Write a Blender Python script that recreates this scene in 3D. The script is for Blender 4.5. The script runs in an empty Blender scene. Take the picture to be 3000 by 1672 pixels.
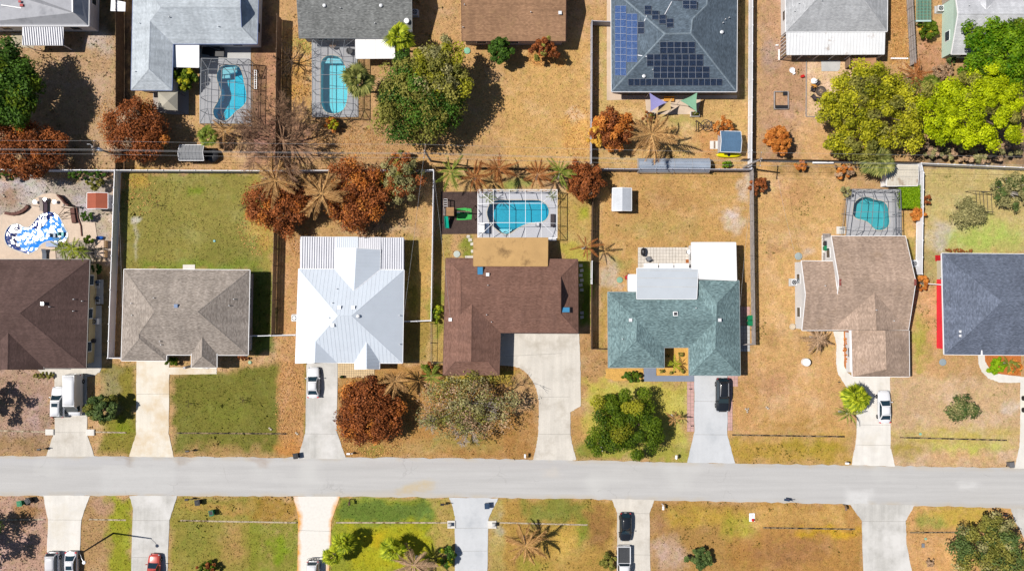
import bpy, math, random
import numpy as np
from mathutils import Vector, Matrix
from mathutils.geometry import tessellate_polygon

# ------------------------------------------------------------------ camera, sky, sun, exposure
S, H, CX, CY = 0.05, 116.0, 1500.0, 836.0          # metres per photo pixel on the ground, flying height
sc = bpy.context.scene
col = sc.collection
cam_d = bpy.data.cameras.new('camera'); cam = bpy.data.objects.new('camera', cam_d); col.objects.link(cam)
cam.location = (0, 0, H); cam.rotation_euler = (0, 0, 0)
cam_d.sensor_width = 36.0; cam_d.lens = 36.0*H/(3000*S); cam_d.clip_end = 3000; cam_d.clip_start = 1
sc.camera = cam
SUNV = Vector((-0.62, 0.085, 1.0)).normalized()       # towards the sun
elev = math.asin(SUNV.z); azim = math.atan2(SUNV.x, SUNV.y)
w = bpy.data.worlds.new('World'); sc.world = w; w.use_nodes = True
wn = w.node_tree.nodes; wl = w.node_tree.links
bg = wn['Background']; sky = wn.new('ShaderNodeTexSky'); sky.sky_type = 'NISHITA'; sky.sun_disc = False
sky.sun_elevation = elev; sky.sun_rotation = azim; sky.air_density = 1.0; sky.dust_density = 0.6; sky.ozone_density = 1.5
wl.new(sky.outputs[0], bg.inputs[0]); bg.inputs[1].default_value = 0.055
sun_d = bpy.data.lights.new('sun', 'SUN'); sun = bpy.data.objects.new('sun', sun_d); col.objects.link(sun)
sun_d.energy = 4.6; sun_d.angle = math.radians(0.5); sun_d.color = (1.0, 0.945, 0.86)
sun.rotation_euler = SUNV.to_track_quat('Z', 'Y').to_euler(); sun.location = SUNV*200
sc.view_settings.view_transform = 'Standard'; sc.view_settings.look = 'None'
sc.view_settings.exposure = 0.34; sc.view_settings.gamma = 1.0; sc.view_settings.use_curve_mapping = False
sc.cycles.max_bounces = 8; sc.cycles.transparent_max_bounces = 24
sc.cycles.caustics_reflective = False; sc.cycles.caustics_refractive = False
EXPO = 1.55                                            # pixel value of a sunlit white level surface

# ------------------------------------------------------------------ pixels of the photograph -> places
def conv(off, sc_, oy, v):
    p = [(off+v[i]/sc_, oy+v[i+1]/sc_) for i in range(0, len(v), 2)]
    return p[0] if len(p) == 1 else p
OX = (0, 740, 1500, 2240)
def A(c, *v): return conv(OX[c], 2.5645, 0, v)
def M(c, *v): return conv(OX[c], 2.2434, 480, v)
def B(c, *v): return conv(OX[c], 2.3461, 1060, v)
def Fv(*v): return conv(0, 0.85867, 0, v)
def W(p, z=0.0):
    k = S*(H-z)/H
    return Vector(((p[0]-CX)*k, (CY-p[1])*k, z))
def WL(ps, z=0.0): return [W(p, z) for p in ps]
def rect(f, c, x0, y0, x1, y1): return f(c, x0, y0, x1, y0, x1, y1, x0, y1)
def lin(v):
    v /= 255.0
    return v/12.92 if v <= 0.04045 else ((v+0.055)/1.055)**2.4
def C(r, g, b, k=1.0):                                 # colour seen on a sunlit level surface -> base colour
    return tuple(min(0.85, lin(v)/EXPO*k) for v in (r, g, b))

# ------------------------------------------------------------------ shapes: (verts, faces)
def join(*parts):
    V, F = [], []
    for p in parts:
        n = len(V); V += list(p[0]); F += [tuple(i+n for i in f) for f in p[1]]
    return V, F
def rotz(v, a):
    c, s = math.cos(a), math.sin(a); return Vector((v[0]*c-v[1]*s, v[0]*s+v[1]*c, v[2]))
BOXF = [(0, 3, 2, 1), (4, 5, 6, 7), (0, 1, 5, 4), (1, 2, 6, 5), (2, 3, 7, 6), (3, 0, 4, 7)]
def box(c, s, rz=0, taper=1.0):
    x, y, z = s[0]/2, s[1]/2, s[2]/2; V = []
    for zz, t in ((-z, 1.0), (z, taper)):
        for a, b in ((-x, -y), (x, -y), (x, y), (-x, y)): V.append(rotz((a*t, b*t, zz), rz)+Vector(c))
    return V, list(BOXF)
def bar(p0, p1, w_, h_):
    p0, p1 = Vector(p0), Vector(p1); d = (p1-p0).normalized()
    up = Vector((0, 0, 1)) if abs(d.z) < 0.95 else Vector((1, 0, 0))
    s = d.cross(up).normalized()*(w_/2); u = s.cross(d).normalized()*(h_/2)
    return [p0-s-u, p0+s-u, p1+s-u, p1-s-u, p0-s+u, p0+s+u, p1+s+u, p1-s+u], list(BOXF)
def tube(pts, rad, n=6, cap=True):
    pts = [Vector(p) for p in pts]; V, F = [], []
    if not isinstance(rad, (list, tuple)): rad = [rad]*len(pts)
    for i, p in enumerate(pts):
        d = (pts[min(i+1, len(pts)-1)]-pts[max(i-1, 0)]).normalized()
        ref = Vector((0, 0, 1)) if abs(d.z) < 0.9 else Vector((1, 0, 0))
        a = d.cross(ref).normalized(); b = d.cross(a)
        for k in range(n):
            t = 2*math.pi*k/n; V.append(p+(a*math.cos(t)+b*math.sin(t))*rad[i])
    for i in range(len(pts)-1):
        for k in range(n):
            F.append((i*n+k, i*n+(k+1) % n, (i+1)*n+(k+1) % n, (i+1)*n+k))
    if cap: F.append(tuple(range(n))); F.append(tuple(reversed(range((len(pts)-1)*n, len(pts)*n))))
    return V, F
def area2(P): return sum(P[i][0]*P[(i+1) % len(P)][1]-P[(i+1) % len(P)][0]*P[i][1] for i in range(len(P)))
def ccw(P): return list(P) if area2(P) > 0 else list(reversed(P))
def prism(P, z0, z1):
    P = ccw(P); n = len(P)
    V = [Vector((p[0], p[1], z0)) for p in P]+[Vector((p[0], p[1], z1)) for p in P]
    F = [tuple(reversed(range(n))), tuple(range(n, 2*n))]+[(i, (i+1) % n, n+(i+1) % n, n+i) for i in range(n)]
    return V, F
def lathe(prof, n=12, c=(0, 0, 0)):
    V, F = [], []
    for r, z in prof:
        for k in range(n):
            t = 2*math.pi*k/n; V.append(Vector((c[0]+r*math.cos(t), c[1]+r*math.sin(t), c[2]+z)))
    for i in range(len(prof)-1):
        for k in range(n): F.append((i*n+k, i*n+(k+1) % n, (i+1)*n+(k+1) % n, (i+1)*n+k))
    F.append(tuple(reversed(range(n)))); F.append(tuple(range((len(prof)-1)*n, len(prof)*n)))
    return V, F
def blob(c, r, seed=0, nu=14, nv=9, amp=0.12):
    rd = random.Random(seed); V, F = [], []; ph = [rd.uniform(0, 6) for _ in range(4)]
    for j in range(nv+1):
        for i in range(nu):
            a, b = 2*math.pi*i/nu, math.pi*j/nv-math.pi/2
            k = 1+amp*(math.sin(3*a+ph[0]+2*b)+math.sin(5*a+ph[1])*math.cos(3*b+ph[2]))/2
            V.append(Vector((c[0]+r[0]*k*math.cos(a)*math.cos(b), c[1]+r[1]*k*math.sin(a)*math.cos(b), c[2]+r[2]*k*math.sin(b))))
    for j in range(nv):
        for i in range(nu): F.append((j*nu+i, j*nu+(i+1) % nu, (j+1)*nu+(i+1) % nu, (j+1)*nu+i))
    return V, F
def poly(P): return [Vector(p) for p in P], [tuple(range(len(P)))]
def inset(P, d):
    P = ccw(P); n = len(P); out = []
    for i in range(n):
        a, b, c = [Vector((q[0], q[1])) for q in (P[i-1], P[i], P[(i+1) % n])]
        e1, e2 = (b-a).normalized(), (c-b).normalized()
        n1, n2 = Vector((-e1.y, e1.x)), Vector((-e2.y, e2.x))
        m = n1+n2; k = max(0.25, 1+n1.dot(n2)); out.append(b+m*(d/k))
    return out
def smooth_closed(P, it=2):
    P = [tuple(p) for p in P]
    for _ in range(it):
        Q = []
        for i in range(len(P)):
            a, b = P[i], P[(i+1) % len(P)]
            Q += [(a[0]*.75+b[0]*.25, a[1]*.75+b[1]*.25), (a[0]*.25+b[0]*.75, a[1]*.25+b[1]*.75)]
        P = Q
    return P
def inside_np(P, x, y):
    r = np.zeros(x.shape, bool); n = len(P)
    for i in range(n):
        x0, y0 = P[i]; x1, y1 = P[(i+1) % n]
        if y0 == y1: continue
        c = ((y0 > y) != (y1 > y)) & (x < (x1-x0)*(y-y0)/(y1-y0)+x0)
        r ^= c
    return r
def inside(P, p):
    r = False
    for i in range(len(P)):
        (x0, y0), (x1, y1) = P[i], P[(i+1) % len(P)]
        if (y0 > p[1]) != (y1 > p[1]) and p[0] < (x1-x0)*(p[1]-y0)/(y1-y0)+x0: r = not r
    return r

# ------------------------------------------------------------------ objects
ORG = {}
def make_mesh(name, vf, mat, org=None, smooth=False, uv=True):
    V, F = vf; me = bpy.data.meshes.new(name)
    if org is not None: V = [Vector(v)-org for v in V]
    me.from_pydata([tuple(v) for v in V], [], F)
    if uv:
        L = me.uv_layers.new(name='uv'); o = org or Vector((0, 0, 0))
        for p in me.polygons:
            n = p.normal
            t = Vector((1, 0, 0)) if abs(n.z) > 0.9995 else Vector((-n.y, n.x, 0)).normalized()
            b = n.cross(t)
            for li in p.loop_indices:
                co = me.vertices[me.loops[li].vertex_index].co+o
                L.data[li].uv = (co.dot(t), co.dot(b))
    if smooth: me.polygons.foreach_set('use_smooth', [True]*len(me.polygons))
    if mat: me.materials.append(mat)
    return me
def tag(o, label=None, cat=None, group=None, kind=None):
    if label: o['label'] = label
    if cat: o['category'] = cat
    if group: o['group'] = group
    if kind: o['kind'] = kind
    return o
def root(name, loc, label, cat, group=None):
    o = bpy.data.objects.new(name, None); o.empty_display_size = 0.5; col.objects.link(o)
    o.location = Vector((loc[0], loc[1], loc[2] if len(loc) > 2 else 0)); ORG[o.name] = o.location.copy()
    return tag(o, label, cat, group)
def part(name, vf, mat, par, label=None, smooth=False, kind=None, uv=True):
    o = bpy.data.objects.new(name, vf if isinstance(vf, bpy.types.Mesh) else make_mesh(name, vf, mat, ORG[par.name], smooth, uv))
    col.objects.link(o); o.parent = par; ORG[o.name] = ORG[par.name]
    return tag(o, label, None, None, kind)
def solo(name, vf, mat, base, label, cat, group=None, smooth=False):
    b = Vector((base[0], base[1], base[2] if len(base) > 2 else 0))
    o = bpy.data.objects.new(name, make_mesh(name, vf, mat, b, smooth)); o.location = b; col.objects.link(o); ORG[o.name] = b
    return tag(o, label, cat, group)
def struct(name, vf, mat, smooth=False, label=None):
    o = bpy.data.objects.new(name, make_mesh(name, vf, mat, None, smooth)); col.objects.link(o); ORG[o.name] = Vector((0, 0, 0))
    return tag(o, label, kind='structure')
def copy_tree(o, parent=None):
    c = o.copy(); col.objects.link(c); c.parent = parent
    for ch in o.children: copy_tree(ch, c)
    return c
def place(o, loc, rz, label, group=None, scale=1.0):
    o.location = loc; o.rotation_euler = (0, 0, rz); o.scale = (scale,)*3
    return tag(o, label, None, group)

# ------------------------------------------------------------------ materials
def newmat(name):
    m = bpy.data.materials.new(name); m.use_nodes = True
    n = m.node_tree.nodes; return m, n, m.node_tree.links, n['Principled BSDF']
def nz(n, l, scale, detail=3, rough=0.6, vec=None):
    t = n.new('ShaderNodeTexNoise'); t.inputs['Scale'].default_value = scale
    t.inputs['Detail'].default_value = detail; t.inputs['Roughness'].default_value = rough
    if vec is not None: l.new(vec, t.inputs['Vector'])
    return t.outputs['Fac']
def mrange(n, l, src, lo, hi, a=0.3, b=0.7):
    t = n.new('ShaderNodeMapRange'); l.new(src, t.inputs[0])
    for k, v in ((1, a), (2, b), (3, lo), (4, hi)): t.inputs[k].default_value = v
    return t.outputs[0]
def mul(n, l, a, b):
    t = n.new('ShaderNodeMath'); t.operation = 'MULTIPLY'; l.new(a, t.inputs[0])
    if isinstance(b, float): t.inputs[1].default_value = b
    else: l.new(b, t.inputs[1])
    return t.outputs[0]
def scalec(n, l, c, f):
    t = n.new('ShaderNodeVectorMath'); t.operation = 'SCALE'
    if isinstance(c, tuple): t.inputs[0].default_value = c[:3]
    else: l.new(c, t.inputs[0])
    l.new(f, t.inputs['Scale']); return t.outputs[0]
def mixc(n, l, f, a, b):
    t = n.new('ShaderNodeMix'); t.data_type = 'RGBA'
    if isinstance(f, float): t.inputs[0].default_value = f
    else: l.new(f, t.inputs[0])
    for k, v in ((6, a), (7, b)):
        if isinstance(v, tuple): t.inputs[k].default_value = (v[0], v[1], v[2], 1)
        else: l.new(v, t.inputs[k])
    return t.outputs[2]
def bumpn(n, l, src, strength, dist, pr):
    t = n.new('ShaderNodeBump'); t.inputs['Strength'].default_value = strength; t.inputs['Distance'].default_value = dist
    l.new(src, t.inputs['Height']); l.new(t.outputs[0], pr.inputs['Normal'])
MATS = {}
def pmat(name, c, rough=0.6, metal=0.0, var=0.10, vs=0.6, fine=0.08, fs=8.0, bump=0.0, bs=20.0, spec=0.3, coat=0.0, stain=None, ss=0.25, st=(0.5, 0.7), streak=0.0):
    if name in MATS: return MATS[name]
    m, n, l, p = newmat(name)
    pos = n.new('ShaderNodeNewGeometry').outputs['Position']
    f = mul(n, l, mrange(n, l, nz(n, l, vs, 4, vec=pos), 1-var, 1+var), mrange(n, l, nz(n, l, fs, 3, vec=pos), 1-fine, 1+fine))
    if streak:
        mp = n.new('ShaderNodeMapping'); l.new(pos, mp.inputs[0]); mp.inputs['Scale'].default_value = (1.3, .09, 1); f = mul(n, l, f, mrange(n, l, nz(n, l, 1.0, 5, 0.65, mp.outputs[0]), 1-streak, 1+streak))
    cc = scalec(n, l, c, f)
    if stain: cc = mixc(n, l, mrange(n, l, nz(n, l, ss, 5, 0.65, vec=pos), 0.0, 1.0, *st), cc, stain)
    l.new(cc, p.inputs['Base Color'])
    p.inputs['Roughness'].default_value = rough; p.inputs['Metallic'].default_value = metal
    p.inputs['Specular IOR Level'].default_value = spec; p.inputs['Coat Weight'].default_value = coat
    p.inputs['Coat Roughness'].default_value = 0.05
    if bump: bumpn(n, l, nz(n, l, bs, 4, vec=pos), bump, 0.02, p)
    MATS[name] = m; return m
def shingle(name, c, c2=None, stain=None, rowh=0.15, bw=0.32, st=(0.52, 0.75), speck=0.2, gain=1.32):
    m, n, l, p = newmat(name)
    pos = n.new('ShaderNodeNewGeometry').outputs['Position']
    uv = n.new('ShaderNodeUVMap').outputs[0]
    b = n.new('ShaderNodeTexBrick'); l.new(uv, b.inputs['Vector'])
    b.inputs['Scale'].default_value = 1.0; b.inputs['Brick Width'].default_value = bw; b.inputs['Row Height'].default_value = rowh
    b.inputs['Mortar Size'].default_value = 0.012; b.inputs['Mortar Smooth'].default_value = 0.4
    c = tuple(min(.8, x*gain) for x in c); c2 = tuple(x*gain for x in c2) if c2 else tuple(x*0.8 for x in c)
    b.inputs['Color1'].default_value = (*c, 1); b.inputs['Color2'].default_value = (*c2, 1)
    b.inputs['Mortar'].default_value = (*[x*0.62 for x in c], 1)
    def uvn(su, sv, d):
        mp = n.new('ShaderNodeMapping'); l.new(uv, mp.inputs[0]); mp.inputs['Scale'].default_value = (su, sv, 1); return nz(n, l, 1.0, d, 0.6, mp.outputs[0])
    f = mul(n, l, mrange(n, l, uvn(2.2, 5.0, 3), 1-speck, 1+speck), mrange(n, l, nz(n, l, 0.35, 5, vec=pos), 0.87, 1.13))
    f = mul(n, l, f, mrange(n, l, uvn(1.3, 0.12, 4), 0.87, 1.11)); f = mul(n, l, f, mrange(n, l, uvn(0.05, 2.6, 2), 0.91, 1.08))
    cc = scalec(n, l, b.outputs['Color'], f)
    if stain: cc = mixc(n, l, mrange(n, l, nz(n, l, 0.3, 5, 0.7, vec=pos), 0, 0.7, *st), cc, stain)
    l.new(cc, p.inputs['Base Color']); p.inputs['Roughness'].default_value = 0.9; p.inputs['Specular IOR Level'].default_value = 0.15
    bumpn(n, l, b.outputs['Fac'], 0.2, -0.02, p)
    return m
def leafmat(name, c, c2, trans=0.25, rough=0.6):
    m, n, l, p = newmat(name)
    at = n.new('ShaderNodeAttribute'); at.attribute_name = 'rnd'
    cc = mixc(n, l, at.outputs['Fac'], c, c2); l.new(cc, p.inputs['Base Color'])
    p.inputs['Roughness'].default_value = rough; p.inputs['Specular IOR Level'].default_value = 0.2
    tr = n.new('ShaderNodeBsdfTranslucent'); l.new(cc, tr.inputs[0])
    mx = n.new('ShaderNodeMixShader'); mx.inputs[0].default_value = trans
    l.new(p.outputs[0], mx.inputs[1]); l.new(tr.outputs[0], mx.inputs[2]); l.new(mx.outputs[0], n['Material Output'].inputs[0])
    return m
def screenmat(name, c, opac):
    m, n, l, p = newmat(name)
    p.inputs['Base Color'].default_value = (*c, 1); p.inputs['Roughness'].default_value = 0.7
    tr = n.new('ShaderNodeBsdfTransparent'); mx = n.new('ShaderNodeMixShader'); mx.inputs[0].default_value = opac
    l.new(tr.outputs[0], mx.inputs[1]); l.new(p.outputs[0], mx.inputs[2]); l.new(mx.outputs[0], n['Material Output'].inputs[0])
    return m
def watermat(name, tint, dist, scale=5.0, rough=0.05):
    m, n, l, p = newmat(name)
    pos = n.new('ShaderNodeNewGeometry').outputs['Position']
    tr = n.new('ShaderNodeBsdfTransparent'); tr.inputs[0].default_value = (*tint, 1)
    gl = n.new('ShaderNodeBsdfGlossy'); gl.inputs['Roughness'].default_value = rough
    bm = n.new('ShaderNodeBump'); bm.inputs['Strength'].default_value = 1.0; bm.inputs['Distance'].default_value = dist
    l.new(nz(n, l, scale, 3, 0.55, vec=pos), bm.inputs['Height']); l.new(bm.outputs[0], gl.inputs['Normal'])
    fr = n.new('ShaderNodeFresnel'); fr.inputs[0].default_value = 1.33; l.new(bm.outputs[0], fr.inputs['Normal'])
    mx = n.new('ShaderNodeMixShader'); l.new(fr.outputs[0], mx.inputs[0])
    l.new(tr.outputs[0], mx.inputs[1]); l.new(gl.outputs[0], mx.inputs[2]); l.new(mx.outputs[0], n['Material Output'].inputs[0])
    return m
GREY = (0.5, 0.5, 0.5)
m_white = pmat('white_paint', (0.78, 0.78, 0.8), 0.5, var=0.05, fine=0.03)
m_vinyl = pmat('white_vinyl', (0.72, 0.73, 0.78), 0.45, var=0.05, fine=0.03)
m_black = pmat('black_plastic', (0.02, 0.02, 0.024), 0.4)
m_dark = pmat('dark_metal', (0.035, 0.035, 0.04), 0.45, spec=0.5)
m_alum = pmat('aluminium', (0.62, 0.63, 0.66), 0.4, metal=0.6)
m_bronze = pmat('bronze_frame', (0.17, 0.18, 0.20), 0.45)
m_concrete = pmat('concrete', C(226, 220, 211), 0.85, streak=.08, var=0.07, vs=0.35, fine=0.05, fs=5, bump=0.15, stain=C(196, 188, 176), ss=0.3, st=(0.5, 0.72))
m_slab = pmat('slab_concrete', C(205, 205, 205), 0.85, var=0.08, fine=0.06)
m_deck = pmat('pool_deck_paint', C(205, 206, 212), 0.8, var=0.05, fine=0.05, fs=6)
m_wood = pmat('weathered_wood', C(150, 125, 105), 0.85, var=0.2, vs=1.5, fine=0.15)
m_wooddk = pmat('dark_wood', C(98, 78, 62), 0.9, var=0.25, vs=1.5, fine=0.2)
m_woodgr = pmat('grey_wood', C(176, 168, 165), 0.9, var=0.2, vs=1.5, fine=0.15)
m_trunk = pmat('bark', (0.13, 0.095, 0.07), 0.95, var=0.3, vs=2, fine=0.3, bump=0.6)
m_trunkgr = pmat('grey_bark', (0.36, 0.33, 0.30), 0.95, var=0.25, vs=2, fine=0.2)
m_rubber = pmat('tyre_rubber', (0.02, 0.02, 0.02), 0.85)
m_rim = pmat('wheel_rim', (0.45, 0.46, 0.48), 0.35, metal=0.7)
m_glass = pmat('car_glass', (0.012, 0.03, 0.045), 0.06, spec=0.6, var=0, fine=0)
m_pane = pmat('window_glass', (0.03, 0.045, 0.06), 0.08, spec=0.6, var=0, fine=0)
m_red = pmat('red_lamp', (0.5, 0.01, 0.02), 0.25)
m_lampw = pmat('clear_lamp', (0.75, 0.77, 0.8), 0.15); m_head = pmat('headlamp_glass', (0.34, 0.36, 0.4), 0.08, spec=.6, var=0, fine=0)
m_green = pmat('green_plastic', C(25, 135, 90), 0.45)
# ------------------------------------------------------------------ pools (needed before the ground is cut)
Z8 = lambda *v: conv(0, 6.2441, 550, v)          # leftmost pool detail
Z3 = lambda *v: conv(1270, 6.6051, 540, v)       # white cage pool detail
Z1 = lambda *v: conv(570, 5.1286, 100, v)        # blue-grey house pool detail
POOLS = {
 'free': smooth_closed(Z8(90,900,115,790,170,710,260,665,350,670,430,725,520,735,590,690,660,590,740,500,850,445,960,450,1050,500,1110,570,1150,680,1210,780,1250,860,1220,950,1120,995,1020,990,920,965,830,985,750,1030,690,1110,600,1180,490,1205,380,1160,260,1120,150,1060,105,980), 1),
 'kidney': smooth_closed(Z1(340,600,370,530,400,490,480,470,600,470,670,490,705,560,730,640,745,740,775,850,785,980,760,1050,700,1110,620,1160,560,1230,480,1300,400,1305,310,1265,280,1180,290,1120,360,1010,405,900,385,800,350,720,335,660), 1),
 'capsule': smooth_closed(A(1,515,480,525,445,560,422,600,417,645,428,680,460,703,520,712,600,715,690,710,760,690,820,650,848,600,856,555,845,525,810,512,750,512,600), 1),
 'wide': smooth_closed(Z3(1030,560,1060,440,1120,350,1200,312,1400,308,1700,308,2000,308,2100,325,2180,390,2230,480,2232,570,2200,650,2130,715,2000,742,1850,750,1740,785,1600,860,1500,940,1420,968,1350,955,1270,910,1150,810,1070,700), 1),
 'small': smooth_closed(M(3,580,300,590,255,630,222,680,218,730,240,780,245,808,280,815,340,820,390,800,425,750,438,715,425,690,390,650,368,600,360,580,335), 1),
}
# ------------------------------------------------------------------ ground: one sheet, colours of turf, soil, sand and one painted fence shadow kept as a point attribute
def vnoise(x, y, cell, seed):
    r = np.random.RandomState(seed); n = 400; g = r.rand(n, n)
    u, v = x/cell+n*50, y/cell+n*50
    i, j = np.floor(u).astype(int), np.floor(v).astype(int); fu, fv = u-i, v-j
    fu = fu*fu*(3-2*fu); fv = fv*fv*(3-2*fv)
    a = g[i % n, j % n]; b = g[(i+1) % n, j % n]; c = g[i % n, (j+1) % n]; d = g[(i+1) % n, (j+1) % n]
    return (a*(1-fu)+b*fu)*(1-fv)+(c*(1-fu)+d*fu)*fv
def segdist(P, x, y):
    d = np.full(x.shape, 1e9)
    for i in range(len(P)):
        x0, y0 = P[i]; x1, y1 = P[(i+1) % len(P)]; dx, dy = x1-x0, y1-y0
        t = np.clip(((x-x0)*dx+(y-y0)*dy)/(dx*dx+dy*dy+1e-9), 0, 1)
        d = np.minimum(d, (x-x0-t*dx)**2+(y-y0-t*dy)**2)
    return np.sqrt(d)
TAN = C(196, 154, 98)
def EL(f, c, x, y, rx, ry): return [f(c, x+rx*math.cos(t*math.pi/6), y+ry*math.sin(t*math.pi/6)) for t in range(12)]
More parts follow.
